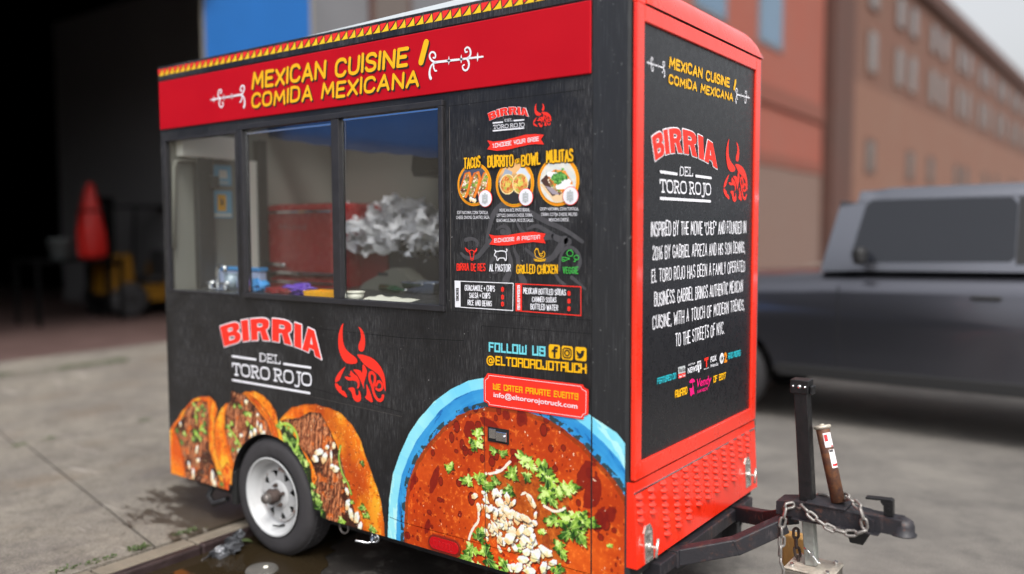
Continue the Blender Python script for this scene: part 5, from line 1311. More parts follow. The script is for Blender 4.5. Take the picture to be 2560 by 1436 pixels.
    def leaf(s, x, z, r, ang, light=1.0, lobes=3):
        pts = []
        for i in range(42):
            a = 2 * math.pi * i / 42
            q = r * (.40 + .46 * abs(math.cos(lobes * a / 2 * 1.0)) + .13 * math.cos(8 * a + x * 90) + .13 * math.cos(15 * a + z * 60)) * (1 + .30 * math.cos(a))
            pts.append((x + q * math.cos(a + ang), z + q * .8 * math.sin(a + ang)))
        m = s.poly(pts, False); n1 = fbm(s.X, s.Z, 40, int(abs(x * 1000)) % 97, 3)
        sh = s.poly([(p[0] + r * .10, p[1] - r * .14) for p in pts], False); s.tint(sh & ~m, .5)
        side = ((s.X - x) * -math.sin(ang) + (s.Z - z) * math.cos(ang)) / r
        t = np.clip(.5 + (n1 - .5) * 2.2 + side * .45 + (light - 1) * .6, 0, 1)
        s.put(m, s.blend((24, 66, 14), (160, 196, 74), t)); s.put(m & (n1 > .64), (214, 230, 160), min(.85, .55 * light)); s.put(m & (n1 < .36), (20, 54, 14), .6)
        for k in (-.7, 0, .7): s.C = np.where((m & (s.near([(x - math.cos(ang) * r * .4, z - math.sin(ang) * r * .4), (x + math.cos(ang + k) * r * .7, z + math.sin(ang + k) * r * .7)], .0032) > .2))[..., None], s.C * .6 + np.array((200, 226, 130)) * .4, s.C)
    def onion(s, x, z, r, ang, asp=.6):
        rn = s.rnd; pts = []
        for i in range(6):
            a = 2 * math.pi * i / 6 + rn.uniform(-.25, .25); q = r * rn.uniform(.8, 1.1); px, pz = q * math.cos(a), q * math.sin(a) * asp
            pts.append((x + px * math.cos(ang) - pz * math.sin(ang), z + px * math.sin(ang) + pz * math.cos(ang)))
        s.tint(s.poly([(p[0] + r * .15, p[1] - r * .22) for p in pts], False), .55)
        m = s.poly(pts); t = np.clip(.55 + ((s.X - x) * .4 + (s.Z - z)) / r * .8 + (fbm(s.X, s.Z, 60, 15, 2) - .5) * 1.2, 0, 1); s.put(m, s.blend((226, 178, 118), (255, 254, 250), t))
        s.put(m & (fbm(s.X, s.Z, 90, 5, 2) < .36), (220, 190, 150), .6)
    def stem(s, pts, r, c=(120, 168, 50)):
        w_ = s.near(smooth2(pts, 2), r); s.put(w_ > .05, c, .95); s.put(w_ > .55, (196, 220, 110), .6)
    def build(s, name, parent, d=.0008, mode='S', m=None):
        M_ = s.M if m is None else m
        idx = -np.ones(M_.shape, int); I, J = np.nonzero(M_); idx[I, J] = np.arange(len(I))
        q = M_[:-1, :-1] & M_[1:, :-1] & M_[1:, 1:] & M_[:-1, 1:]; a, c_ = np.nonzero(q)
        Fq = np.stack([idx[a, c_], idx[a + 1, c_], idx[a + 1, c_ + 1], idx[a, c_ + 1]], 1)
        V_ = np.stack([s.X[I, J], np.full(len(I), -d), s.Z[I, J]], 1)
        me = bpy.data.meshes.new(name); me.vertices.add(len(V_)); me.vertices.foreach_set('co', V_.ravel().astype(np.float32))
        me.loops.add(Fq.size); me.polygons.add(len(Fq)); me.loops.foreach_set('vertex_index', Fq.ravel().astype(np.int32))
        me.polygons.foreach_set('loop_start', np.arange(0, Fq.size, 4, dtype=np.int32)); me.update(calc_edges=True)
        at = me.color_attributes.new('print', 'FLOAT_COLOR', 'POINT'); c01 = np.clip(s.C[I, J], 0, 255) / 255.0
        l_ = np.minimum(.86, 1.18 * np.where(c01 <= .04045, c01 / 12.92, ((c01 + .055) / 1.055) ** 2.4))
        at.data.foreach_set('color', np.concatenate([l_, np.ones((len(I), 1))], 1).ravel().astype(np.float32))
        me.materials.append(MATS['food_print']); return place(bpy.data.objects.new(name, me), parent)
m = bpy.data.materials.new('food_print'); MATS['food_print'] = m; m.use_nodes = True; t = m.node_tree
at_ = t.nodes.new('ShaderNodeAttribute'); at_.attribute_name = 'print'; t.links.new(at_.outputs['Color'], t.nodes['Principled BSDF'].inputs['Base Color'])
t.nodes['Principled BSDF'].inputs['Roughness'].default_value = .42

q3, q6 = mp(z3), mp(z6)
def P3(l): return [q3(*p) for p in l]
def P6(l): return [q6(*p) for p in l]
# ---- tacos
r = Ras(XR + .003, -1.16, ZB + .002, 1.02, .0024, .005, 3)
r.shell(P3([(640, 690), (705, 655), (760, 650), (830, 682), (890, 740), (930, 805), (950, 900), (975, 980), (1020, 1100), (1020, 1300), (900, 1300), (700, 700)]), 31)          # rear wall of the middle taco
r.meat(P3([(540, 900), (545, 800), (590, 700), (585, 660), (605, 645), (640, 668), (690, 680), (770, 760), (860, 880), (905, 1010), (800, 1330), (600, 1330)]), 41)
r.shell(P3([(690, 676), (720, 668), (800, 730), (850, 790), (900, 860), (945, 960), (955, 1060), (900, 1060), (890, 900), (860, 860), (790, 770)]), 33, c1=(250, 160, 40))
r.shell(P3([(462, 905), (485, 840), (520, 775), (560, 735), (575, 745), (548, 830), (545, 930), (590, 1100), (640, 1300), (600, 1400), (560, 1400), (500, 1240), (468, 1060)]), 35)
r.shell(P3([(108, 985), (160, 900), (230, 795), (300, 718), (370, 688), (430, 692), (450, 740), (440, 900), (440, 1100), (510, 1330), (540, 1420), (100, 1300)]), 37)
r.meat(P3([(222, 860), (250, 800), (305, 735), (370, 715), (415, 735), (428, 850), (425, 1030), (470, 1200), (545, 1420), (260, 1330), (235, 1150), (200, 1020), (165, 930)]), 43)
r.shell(P3([(432, 692), (470, 725), (494, 790), (470, 880), (462, 960), (470, 1060), (500, 1180), (560, 1300), (585, 1420), (545, 1420), (480, 1240), (430, 1080), (422, 930), (440, 800)]), 39, c1=(236, 120, 20))
r.shell(P3([(560, 1180), (612, 1250), (628, 1330), (590, 1420), (545, 1410), (520, 1250)]), 45, c0=(150, 40, 6), c1=(230, 90, 16))
# right taco
big = [(950, 870), (985, 830), (1050, 770), (1140, 752), (1230, 748), (1330, 775), (1420, 820), (1500, 900), (1560, 1010), (1600, 1140), (1650, 1280), (1690, 1380), (1715, 1480), (1740, 1640), (1745, 1800), (1400, 1800), (1180, 1500), (1060, 1180)]
r.shell(P3(big), 47)
e_ = r.near(P3([(1240, 760), (1400, 950), (1470, 1150), (1560, 1400), (1640, 1700)]), .11); r.C = np.where((r.poly(P3(big)) & (e_ > 0))[..., None], r.C * (1 - .35 * e_[..., None]) + np.array((120, 46, 10)) * .35 * e_[..., None], r.C)
r.meat(P3([(958, 872), (1020, 860), (1100, 850), (1180, 810), (1260, 815), (1300, 880), (1340, 960), (1390, 1080), (1440, 1250), (1460, 1380), (1520, 1560), (1560, 1800), (1300, 1800), (1200, 1560), (1200, 1390), (1240, 1300), (1190, 1180), (1110, 1060), (1080, 960)]), 49)
gm = r.poly(P3([(958, 900), (1000, 920), (1075, 1000), (1130, 1100), (1190, 1230), (1210, 1420), (1300, 1560), (1330, 1800), (1240, 1800), (1150, 1480), (1060, 1180), (1000, 1030)])); r.put(gm, (24, 40, 14)); 
rn = random.Random(5)
for k in range(38):
    t_ = rn.random(); x, z = q3(985 + t_ * 300 + rn.uniform(-40, 45), 935 + t_ * 760 + rn.uniform(-40, 40)); r.leaf(x, z, rn.uniform(.018, .034), rn.uniform(0, 6.28), rn.uniform(.5, 1.15))
r.stem(P3([(958, 905), (1000, 895), (1050, 915), (1085, 970), (1095, 1050), (1065, 1110)]), .0085); r.stem(P3([(1410, 1060), (1395, 1150), (1420, 1270), (1470, 1350), (1490, 1420)]), .007, (70, 120, 30)); r.stem(P3([(1000, 1000), (1045, 1060), (1090, 1160)]), .006, (110, 160, 70))
for (x, y, a, s_, as_) in [(1250, 1110, .5, .040, .55), (1290, 1150, 1.2, .036, .6), (1225, 1160, .2, .03, .7), (1360, 1060, 1.3, .022, .7), (1310, 1075, .7, .02, .6), (1340, 1140, 1.5, .04, .3), (1370, 1230, .2, .034, .6), (1345, 1215, .9, .02, .7), (1460, 1400, 2.0, .026, .5), (1465, 1500, 1.2, .04, .5), (1530, 1600, 1.2, .045, .45), (1490, 1575, 1.9, .04, .5), (1555, 1680, 1.4, .05, .35)]:
    x, z = q3(x, y); r.onion(x, z, s_ * .92, a, as_)
for (x, y, s_, l) in [(1120, 1140, .03, 1.1), (1160, 1200, .03, 1.2), (1150, 1300, .03, 1.1), (1200, 1360, .025, .8), (1570, 1185, .022, .5), (1260, 1560, .035, 1.2), (1240, 1620, .03, 1.1), (1420, 1620, .035, 1.2), (1440, 1690, .03, 1.1), (1480, 1740, .03, 1.2), (1580, 1520, .03, 1.3), (1610, 1580, .03, 1.2), (1640, 1680, .03, 1.2), (1660, 1730, .026, 1.2), (1500, 1480, .02, 1.2), (1440, 1330, .016, 1.2)]:
    x, z = q3(x, y); r.leaf(x, z, s_, rn.uniform(0, 6.28), l)
# fillings of the left and middle taco
for (x, y, s_, l) in [(310, 750, .018, 1.0), (340, 790, .022, 1.1), (370, 770, .02, .7), (385, 830, .02, .6), (395, 790, .018, .6), (330, 850, .02, 1.2), (190, 945, .022, .8), (240, 970, .02, 1.0), (225, 1040, .024, 1.0), (335, 970, .03, 1.4), (375, 940, .028, 1.4), (395, 900, .022, 1.3), (310, 1010, .024, 1.3), (365, 1010, .022, 1.2), (395, 960, .02, 1.1), (500, 1260, .02, .6), (525, 1345, .02, .7),
                      (620, 770, .016, 1.0), (655, 770, .018, .9), (705, 820, .022, 1.2), (735, 830, .02, 1.3), (720, 900, .02, 1.4), (745, 930, .022, 1.3), (575, 920, .022, 1.1), (600, 900, .018, 1.2), (590, 980, .02, .8), (630, 1040, .02, 1.0), (610, 1090, .018, .9), (650, 1090, .018, 1.0)]:
    x, z = q3(x, y); r.leaf(x, z, s_ * 1.15, rn.uniform(0, 6.28), l)
r.stem(P3([(580, 940), (630, 1000), (665, 1080)]), .006); r.stem(P3([(325, 800), (335, 900)]), .004)
for (x, y, a, s_, as_) in [(212, 900, 1.4, .02, .5), (335, 1090, 1.3, .038, .4), (345, 1170, .5, .024, .6), (280, 1210, 1.9, .03, .5), (310, 1270, 1.5, .04, .35), (455, 1300, 1.7, .045, .4), (470, 1350, 1.4, .03, .6), (705, 735, .4, .022, .75), (790, 830, 1.0, .016, .7), (770, 960, 1.2, .035, .5), (815, 930, 1.4, .03, .5), (740, 985, 1.4, .03, .5), (830, 970, .8, .03, .6), (665, 985, .3, .02, .7), (790, 900, 1.4, .025, .4), (650, 1115, 1.4, .03, .5)]:
    x, z = q3(x, y); r.onion(x, z, s_ * .92, a, as_)
# glossy specks
sp = fbm(r.X, r.Z, 130, 77, 2) > .80; r.put(sp & r.M, (255, 226, 170), .55)
arch_ = np.hypot(r.X - WX, r.Z - WZ) < AR + .001; low_ = (r.X > -2.40) & (r.X < -1.67) & (r.Z < ZB + .035)
r.M &= ~arch_ & ~low_
r.build('taco_print', TR_)

# ---- bowl of stew: one print running over the side and the corner post
X0 = -1.225
r = Ras(X0, -.0205, ZB + .002, 1.16, .0024, .004, 8)
outer = [(66, 1300), (70, 1150), (76, 1000), (98, 850), (138, 735), (192, 615), (245, 535), (335, 430), (432, 358), (540, 305), (625, 290), (760, 292), (900, 318), (1050, 370), (1240, 500), (1310, 545), (1410, 612), (1486, 712), (1540, 800), (1560, 1200), (1560, 1800), (80, 1800)]
mid_ = [(118, 1300), (120, 1150), (128, 1000), (150, 860), (190, 755), (235, 660), (290, 585), (375, 480), (465, 410), (560, 368), (640, 352), (770, 356), (900, 385), (1060, 450), (1240, 590), (1330, 670), (1420, 770), (1490, 880), (1540, 1000), (1540, 1800), (120, 1800)]
inner = [(163, 1300), (165, 1150), (172, 1000), (192, 890), (238, 772), (300, 682), (382, 590), (480, 512), (560, 480), (640, 462), (800, 470), (900, 492), (1000, 530), (1100, 592), (1200, 672), (1265, 742), (1330, 812), (1400, 892), (1450, 972), (1490, 1060), (1530, 1200), (1530, 1800), (165, 1800)]
mo = r.poly(P6(outer), False); mm_ = r.poly(P6(mid_), False)
n1 = fbm(r.X, r.Z, 7, 3); n2 = fbm(r.X * .4, r.Z * 2, 40, 6); cx0, cz0 = q6(830, 1150); ang = np.arctan2(r.Z - cz0, r.X - cx0)
rad_ = np.hypot(r.X - cx0, (r.Z - cz0)); n2 = fbm(ang * .10, rad_ * 1.0, 42, 6); fac = (np.floor(ang * 7) % 2) * .14 + vnoise(ang * 1.2, ang * 0, 3, 5) * .5
r.put(mo, r.blend((92, 186, 222), (160, 222, 240), np.clip(n1 * .8 + fac - .2, 0, 1))); r.put(mo & (n2 > .58), (198, 234, 246), .55)
r.put(mm_, r.blend((20, 108, 178), (70, 162, 210), np.clip(n2 * .7 + fac * .6, 0, 1))); r.put(mm_ & (n2 < .36), (16, 84, 150), .6)
mi = r.poly(P6(inner)); edge = r.near(P6(inner)[:-2], .026)
n3 = fbm(r.X, r.Z, 5, 13); n4 = fbm(r.X, r.Z, 70, 14, 3)
r.put((edge > .2) & mm_ & (fbm(r.X, r.Z, 45, 21) > .46), (40, 38, 28), .75)
r.put(mi, r.blend((168, 52, 8), (214, 94, 26), np.clip((n3 - .25) * 1.4 + (n4 - .5) * .6, 0, 1)))
r.put(mi & (n4 > .70), (228, 122, 46), .5); r.put(mi & (edge > .3), (96, 44, 12), .45)
rn = random.Random(9)
for k in range(430):
    x = rn.uniform(X0 + .07, -.02); z = rn.uniform(ZB, .98); q = rn.random(); a = .003 + .017 * q ** 4.5; b_ = a * rn.uniform(.8, 1.7)
    i0, i1 = np.searchsorted(r.X[:, 0], [x - .05, x + .05]); j0, j1 = np.searchsorted(r.Z[0], [z - .06, z + .06])
    d = np.hypot((r.X[i0:i1, j0:j1] - x) / a, (r.Z[i0:i1, j0:j1] - z) / b_); m_ = (d < 1) & mi[i0:i1, j0:j1]
    r.C[i0:i1, j0:j1][m_] = r.C[i0:i1, j0:j1][m_] * .25 + np.array((112, 18, 8)) * .75
    r.C[i0:i1, j0:j1][m_ & (d > .75)] *= .75
for (x, y, w_, h_) in [(340, 890, .02, .07), (1215, 860, .03, .06), (1265, 960, .035, .07), (850, 530, .025, .035), (760, 510, .02, .02), (545, 590, .03, .04), (215, 900, .012, .05), (300, 1160, .015, .04), (1310, 1120, .03, .05), (1370, 1090, .022, .035), (660, 560, .05, .02)]:
    x, z = q6(x, y); a = .35; dx, dz = r.X - x, r.Z - z; d = np.hypot((dx * math.cos(a) - dz * math.sin(a)) / w_, (dx * math.sin(a) + dz * math.cos(a)) / h_) + (fbm(r.X, r.Z, 30, 4) - .5) * .5
    r.put((d < 1) & mi, (108, 16, 8), .8)
# broth sheen round the garnish
x, z = q6(850, 1090); d = np.hypot((r.X - x) / .22, (r.Z - z) / .2) + (fbm(r.X, r.Z, 9, 51) - .5) * .9; r.put((d < 1) & mi, r.blend((120, 56, 14), (190, 110, 40), np.clip(n4 * 1.2 - .1, 0, 1)), .6)
for (x, y, s_, a, l, lb) in [(590, 620, .042, .9, 1.5, 3), (570, 680, .05, .3, 1.5, 3), (420, 820, .035, .5, 1.6, 3), (440, 800, .02, 1.2, 1.3, 3), (690, 720, .03, 2.4, .9, 3), (735, 735, .03, .5, 1.2, 3), (540, 890, .045, 3.3, 1.2, 3), (600, 880, .045, .7, 1.3, 3), (640, 920, .05, .2, 1.1, 3), (700, 900, .035, 2, .7, 3), (790, 860, .05, 1.4, 1.4, 3), (780, 950, .045, 3.6, .7, 3), (870, 770, .05, 2.4, 1.3, 3), (900, 800, .04, 5.6, 1.6, 3), (880, 860, .035, 4.8, .9, 3),
                             (985, 840, .06, 2.0, 1.5, 3), (1010, 890, .06, 4.9, 1.7, 3), (990, 960, .055, 4.4, 1.2, 3), (1060, 960, .05, .8, 1.3, 3), (1115, 940, .055, .5, 1.4, 3), (1020, 1000, .04, 5.4, .9, 3), (1040, 1120, .05, 3.6, 1.0, 3), (1110, 1130, .06, 1.8, 1.4, 3), (1170, 1110, .055, .6, 1.6, 3), (1220, 1130, .055, .1, 1.6, 3), (1120, 1200, .05, 3.9, .8, 3), (1180, 1200, .055, 5.2, 1.1, 3), (1150, 1160, .05, .9, 1.2, 3),
                             (1065, 1260, .04, 4.5, 1.2, 3), (1085, 1310, .035, 5.1, 1.3, 3), (600, 1220, .05, 1.2, .9, 3), (560, 1290, .055, 4.1, 1.2, 3), (610, 1190, .035, .6, .7, 3), (530, 1340, .05, 3.7, 1.0, 3), (640, 1310, .05, 1.6, .9, 3), (660, 1360, .05, 5.6, .6, 3), (760, 1400, .05, 2.2, 1.1, 3), (700, 1440, .05, .3, 1.0, 3), (830, 1290, .03, 1.2, 1.1, 3), (960, 1190, .025, .4, 1.8, 2), (1050, 1420, .045, .8, 1.0, 3), (900, 1300, .025, 1.9, 1.2, 3), (1360, 1270, .016, .4, 2, 2), (590, 1400, .05, 2.9, 1.2, 3)]:
    x, z = q6(x, y); r.leaf(x, z, s_ * .95, a, l, lb)
for k in range(95):
    t_ = rn.random(); x, z = q6(690 + 230 * t_ + rn.gauss(0, 62), 1010 + 400 * t_ + rn.gauss(0, 46)); r.onion(x, z, rn.uniform(.010, .026), rn.uniform(0, 3.1), rn.uniform(.4, .85))
for (x, y, a, s_, as_) in [(905, 1005, -1.0, .05, .4), (890, 985, -.9, .03, .5), (735, 1030, -1.2, .05, .4), (770, 1080, -.8, .05, .45), (830, 1100, -.4, .05, .45), (700, 1090, 1.2, .04, .4), (660, 1060, .5, .04, .5), (760, 1150, 1.4, .035, .45), (870, 1110, -.3, .045, .5), (840, 1180, .9, .045, .5), (895, 1190, .4, .045, .6), (780, 1230, .3, .05, .75), (720, 1220, -1.0, .04, .45), (690, 1160, -.9, .045, .4), (915, 1225, 1.2, .03, .6), (880, 1310, .5, .035, .65), (935, 1330, 1.1, .055, .5), (985, 1300, -.4, .05, .5), (860, 1350, .2, .04, .6), (980, 1395, 1.3, .045, .5), (830, 1400, .9, .05, .5), (900, 1420, .2, .05, .5), (1030, 1370, .6, .035, .5), (720, 1290, -.9, .03, .5), (625, 960, .2, .02, .6), (575, 980, .7, .03, .6), (690, 985, 1.3, .025, .5), (640, 1010, -.4, .03, .5), (800, 1020, .8, .03, .5), (930, 1090, 1.4, .03, .4)]:
    x, z = q6(x, y); r.onion(x, z, s_ * .72, a, as_)
for pts in ([(600, 1080), (598, 1130), (570, 1160), (555, 1190), (540, 1230)], [(700, 845), (740, 830), (780, 780)], [(640, 850), (690, 850), (720, 830)], [(980, 1040), (1050, 1075), (1100, 1050)], [(870, 960), (850, 970)]):
    w_ = r.near(P6(smooth2(pts, 2)), .008); r.put((w_ > .3) & (fbm(r.X, r.Z, 60, 71, 2) > .36), (250, 236, 224), .85)
r.put((fbm(r.X, r.Z, 80, 88, 2) > .90) & mi, (255, 236, 210), .8); gl_ = np.clip((fbm(r.X, r.Z, 4, 91, 3) - .5) * 3, 0, 1); r.C = np.where(mi[..., None], np.clip(r.C * (1 + .16 * gl_[..., None]), 0, 255), r.C)
r.M = mo & ((r.X < -.163) | (r.X > -.1595)); xs_ = S(1212, 1000)[0]
post = r.X > -.161
r.build('stew_print', TR_, m=r.M & ~post); r.build('stew_print', TR_, d=.0027, m=r.M & post)

# ---- the three round food photographs on the menu
for k, (c0, rad) in enumerate(SA['plates']):
    r = Ras(c0[0] - rad, c0[0] + rad, c0[1] - rad, c0[1] + rad, .0016, .002, 20 + k)
    full = np.hypot(r.X - c0[0], r.Z - c0[1]) < rad
    def U(x, y): return (c0[0] + x * rad, c0[1] + y * rad)
    n1 = fbm(r.X, r.Z, 60, 60 + k, 4); n2 = fbm(r.X, r.Z, 130, 70 + k, 3)
    def salad(m_):
        r.put(m_, r.blend((90, 40, 20), (214, 190, 130), np.clip((n1 - .3) * 2.2, 0, 1))); r.put(m_ & (n2 > .60), (96, 150, 50), .85); r.put(m_ & (n2 < .34), (236, 232, 220), .85); r.put(m_ & (n1 < .34), (70, 26, 14), .7)
    if k == 0:
        r.put(full, r.blend((26, 26, 32), (90, 96, 120), np.clip((r.Z - c0[1]) / rad, 0, 1)))
        for cx_ in (-.62, -.02, .62):
            sh_ = [U(cx_ - .34, -.42), U(cx_ - .12, .1), U(cx_ + .1, .55), U(cx_ + .32, .6), U(cx_ + .42, .3), U(cx_ + .28, -.2), U(cx_ + .06, -.62), U(cx_ - .2, -.7)]
            r.put(r.poly([(p[0] - .006, p[1] + .004) for p in sh_]), (206, 104, 30)); salad(r.poly(sh_)); w_ = r.near(sh_[3:7], .007); r.put(w_ > .1, (226, 120, 34))
        for j in range(3): r.onion(*U(-.22 + j * .14, -.76 - j * .05), .011, 1.3, .8)
    elif k == 1:
        r.put(full, r.blend((40, 38, 40), (222, 170, 110), np.clip((r.Z - c0[1]) / rad * 1.3 + .3, 0, 1))); 
        r.put(r.poly([U(-.95, .1), U(-.5, .75), U(-.1, .55), U(-.35, .1)]), (150, 160, 176)); r.put(r.poly([U(.1, .5), U(.5, .85), U(.98, .3), U(.75, -.1)]), (196, 204, 214))
        for cx_ in (-.4, .36):
            d = np.hypot((r.X - U(cx_, 0)[0]) / (rad * .44), (r.Z - U(cx_, -.02)[1]) / (rad * .47)); r.put(d < 1.06, (232, 204, 150)); r.put(d < .95, r.blend((190, 110, 50), (236, 196, 110), np.clip((n1 - .3) * 2.2, 0, 1)))
            r.put((d < .9) & (n2 > .62), (150, 176, 70), .8); r.put((d < .9) & (n2 < .34), (176, 60, 30), .8); r.put((d < .35) & (n1 > .42), (200, 200, 90), .7)
    else:
        r.put(full, r.blend((226, 214, 196), (170, 186, 196), np.clip(n1, 0, 1))); r.put(r.poly([U(-1, -.1), U(-.2, -.95), U(.5, -.95), U(.9, -.3), U(-.2, -.2)]), (216, 186, 146)); r.put(r.poly([U(-.95, .05), U(-.5, .45), U(.2, -.5), U(-.3, -.7)]), (70, 46, 40))
        salad(r.poly([U(-.6, .1), U(-.3, .2), U(.3, -.5), U(.1, -.66), U(-.3, -.4)])); r.put(r.poly([U(-.7, -.2), U(-.3, -.3), U(.1, -.62), U(-.3, -.6)]), (150, 140, 150))
        tp_ = [U(-.6, .3), U(-.2, .55), U(.4, .45), U(.8, -.1), U(.72, -.45), U(.3, -.55), U(-.2, -.2)]; r.put(r.poly(tp_), r.blend((180, 90, 20), (236, 160, 60), np.clip((n1 - .3) * 2, 0, 1)))
        for l_ in ([(-.5, .35), (-.1, .3), (.2, .1)], [(-.3, .2), (.1, -.05), (.6, -.05)], [(.0, -.25), (.4, -.25), (.7, -.3)]): r.put(r.near([U(*p) for p in l_], .012) > .2, (240, 238, 240))
        m_ = (np.hypot((r.X - U(.1, .25)[0]) / (rad * .38), (r.Z - U(.1, .2)[1]) / (rad * .34)) + (n1 - .5) * 1.4) < 1; r.put(m_, r.blend((30, 90, 30), (120, 180, 90), np.clip((n2 - .25) * 2, 0, 1)))
    r.build('dish_photo', TR_, d=.0012 + 3.4 * .0009, m=full)
# ------------------------------------------------------------------ tongue, jack, coupler, chains
mat('jack_black', rgb(18, 18, 20), .38, noise=.35, nscale=40, bump=.1, bscale=120)
n = NB('jack_rust', .62)
c = n.mix(n.ramp(n.noise(30, 6, .75), .35, .7), rgb(74, 50, 44), rgb(120, 78, 48)); n.color(c); n.bump(n.noise(140, 4), .4, .004)
n = NB('tongue_paint', .5)
c = n.mix(n.ramp(n.noise(16, 7, .78), .53, .70, 0, .7), rgb(34, 33, 38), rgb(104, 66, 50)); c = n.mix(n.ramp(n.noise(1, 5, .7, n.mapping((30, 30, 8))), .55, .75, 0, .5), c, rgb(104, 92, 92)); n.color(c); n.bump(n.noise(70, 5), .4, .004)
mat('chain_steel', rgb(138, 134, 130), .45, metal=.6, noise=.35, nscale=50)
mat('jack_grey', rgb(150, 152, 146), .55, metal=.2, noise=.25, nscale=30, bump=.2)
mat('zinc_plate', rgb(186, 178, 164), .5, metal=.3, noise=.4, nscale=40, bump=.2)
mat('timber_yellow', rgb(168, 132, 76), .85, noise=.3, nscale=40, bump=.4, bscale=90, stretch=(1, 1, .3))
mat('timber_grey', rgb(92, 86, 78), .9, noise=.35, nscale=30, bump=.4, bscale=90, stretch=(.3, 1, 1))
mat('sticker_white', rgb(232, 228, 230), .4)
MY = .65
tg = B()
tg.beam((.02, .16, .372), (.02, 1.14, .372), .055, .055, .005)
Nj, Nb = (.37, .597, .497), (.225, .463, .418); Na = (.02, .33, .368)
for sg in (-1, 1):
    f = lambda p: (p[0], MY + sg * (MY - p[1]), p[2])
    tg.beam(f(Na), f(Nb), .05, .066, .005); tg.beam(Vector(f(Nb)) - (Vector(f(Nj)) - Vector(f(Nb))) * .06, f(Nj), .05, .066, .005)
tg.box((.0, .30, .335), (.052, .362, .406), .004); tg.box((.0, .938, .335), (.052, 1.0, .406), .004)
for yy in (.18, 1.12): tg.prism([(.0, .26), (.0, .50), (-.04, .50), (-.08, .26)], lambda p: (p[0], yy - .02, p[1]), lambda p: (p[0], yy + .02, p[1]))
tg.build('tongue', 'tongue_paint', TR_)
cz = PY(2147, 1284, .60)[2]; tipx = PY(2284, 1300, MY)[0]
b = B()
b.prism([(.335, cz - .062), (.335, cz - .012), (.40, cz), (.60, cz), (.67, cz - .006), (.70, cz - .02), (.70, cz - .062)], lambda p: (p[0], MY - .052, p[1]), lambda p: (p[0], MY + .052, p[1]))
bx_ = tipx - .035
b.ring([(.0, .034), (.018, .032), (.034, .022), (.040, .004), (.041, -.022), (.048, -.026), (.048, -.030), (.0, -.030)], (bx_, MY, cz - .034), (0, 0, 1), 28)
b.prism([(.67, cz - .062), (.67, cz - .004), (bx_, cz - .004), (bx_ + .004, cz - .062)], lambda p: (p[0], MY - .038, p[1]), lambda p: (p[0], MY + .038, p[1]))
b.box((.40, MY - .07, cz - .0665), (.72, MY + .07, cz - .0625), .001); b.box((.45, MY - .06, cz + .0005), (.60, MY + .06, cz + .010), .003)
cp = b.build('coupler', 'tongue_paint', TR_)
b = B()
for xx in (.66, .37): b.cyl((xx, MY - .060, cz - .035), (xx, MY - .0525, cz - .035), .011, seg=6)
b.build('bolt', 'jack_rust', cp)
lx, _, lz = PY(2225, 1272, MY); l0 = PY(2166, 1243, MY)
b = B(); b.prism([(lx - .018, cz - .002), (lx + .014, cz - .002), (lx + .012, lz + .035), (lx - .03, lz + .036), (lx - .03, lz + .022), (lx - .02, lz + .01)], lambda p: (p[0], MY - .016, p[1]), lambda p: (p[0], MY + .016, p[1]))
b.beam((l0[0], MY, l0[2]), (lx + .006, MY, lz + .035), .034, .008, .002); b.cyl((lx - .005, MY - .020, lz + .02), (lx - .005, MY - .0165, lz + .02), .006, seg=10); b.cyl((lx - .002, MY - .020, lz), (lx - .002, MY - .0165, lz), .006, seg=10)
b.build('coupler_latch', 'jack_black', cp)
q0 = PY(2112, 1326, MY - .03); q1 = PY(2178, 1368, MY - .03)
b = B(); b.prism([(q0[0], cz - .067), (q1[0], cz - .067), (q1[0] - .03, q1[2]), (q0[0] + .02, q1[2])], lambda p: (p[0], MY - .03, p[1]), lambda p: (p[0], MY + .03, p[1])); b.build('chain_bracket', 'jack_black', TR_)
# tongue jack: square black post with a bolted head, grey leg and foot plate
t0 = Vector(PY(2005, 965, MY)); t1 = Vector(PY(2020, 1262, MY)); ax = (t1 - t0).normalized()
b = B(); b.beam(t0, t1 + ax * .06, .052, .052, .003, up=(0, 1, 0)); jk = b.build('jack', 'jack_black', TR_)
b = B(); b.box(t0 - Vector((.037, .034, .026)), t0 + Vector((.034, .034, .027)), .003)
b.box(t0 + Vector((.0345, -.022, -.03)), t0 + Vector((.047, .022, .006)), .004); b.build('jack_head', 'jack_black', jk)
for dx, r_ in ((-.024, .0055), (.0, .0085), (.022, .0055)):
    b = B(); c0 = t0 + Vector((dx, -.0345, .002)); b.ring([(.0, .007), (r_ * .6, .006), (r_, .002), (r_, 0)], c0, (0, -1, 0), 14); b.build('rivet', 'chrome', jk)
g1 = Vector(PY(2030, 1412, MY)); g0 = t1 + ax * .03
b = B(); b.beam(g0, g1, .046, .046, .006, up=(0, 1, 0)); b.build('jack_leg', 'jack_grey', jk)
b = B(); b.box(g1 + Vector((-.085, -.085, -.008)), g1 + Vector((.10, .085, 0)), .003); fp = b.build('foot_plate', 'zinc_plate', jk)
b = B()
for dx, dy in ((-.06, -.06), (.075, -.06), (.075, .06), (-.06, .06)): b.cyl(g1 + Vector((dx, dy, .0005)), g1 + Vector((dx, dy, .012)), .009, seg=6)
b.build('bolt', 'chrome', fp)
pz = Vector(PY(2030, 1385, MY - .026)); b = B(); b.tube([pz + Vector((-.03, -.004, .02)), pz + Vector((-.012, -.01, .012)), pz + Vector((0, -.008, 0)), pz + Vector((.012, -.01, -.01)), pz + Vector((.026, -.006, -.03)), pz + Vector((.034, -.004, -.026))], .003, 8); b.cyl(pz + Vector((0, -.012, 0)), pz + Vector((0, .0, 0)), .008, seg=10); b.build('pin_clip', 'chrome', jk)
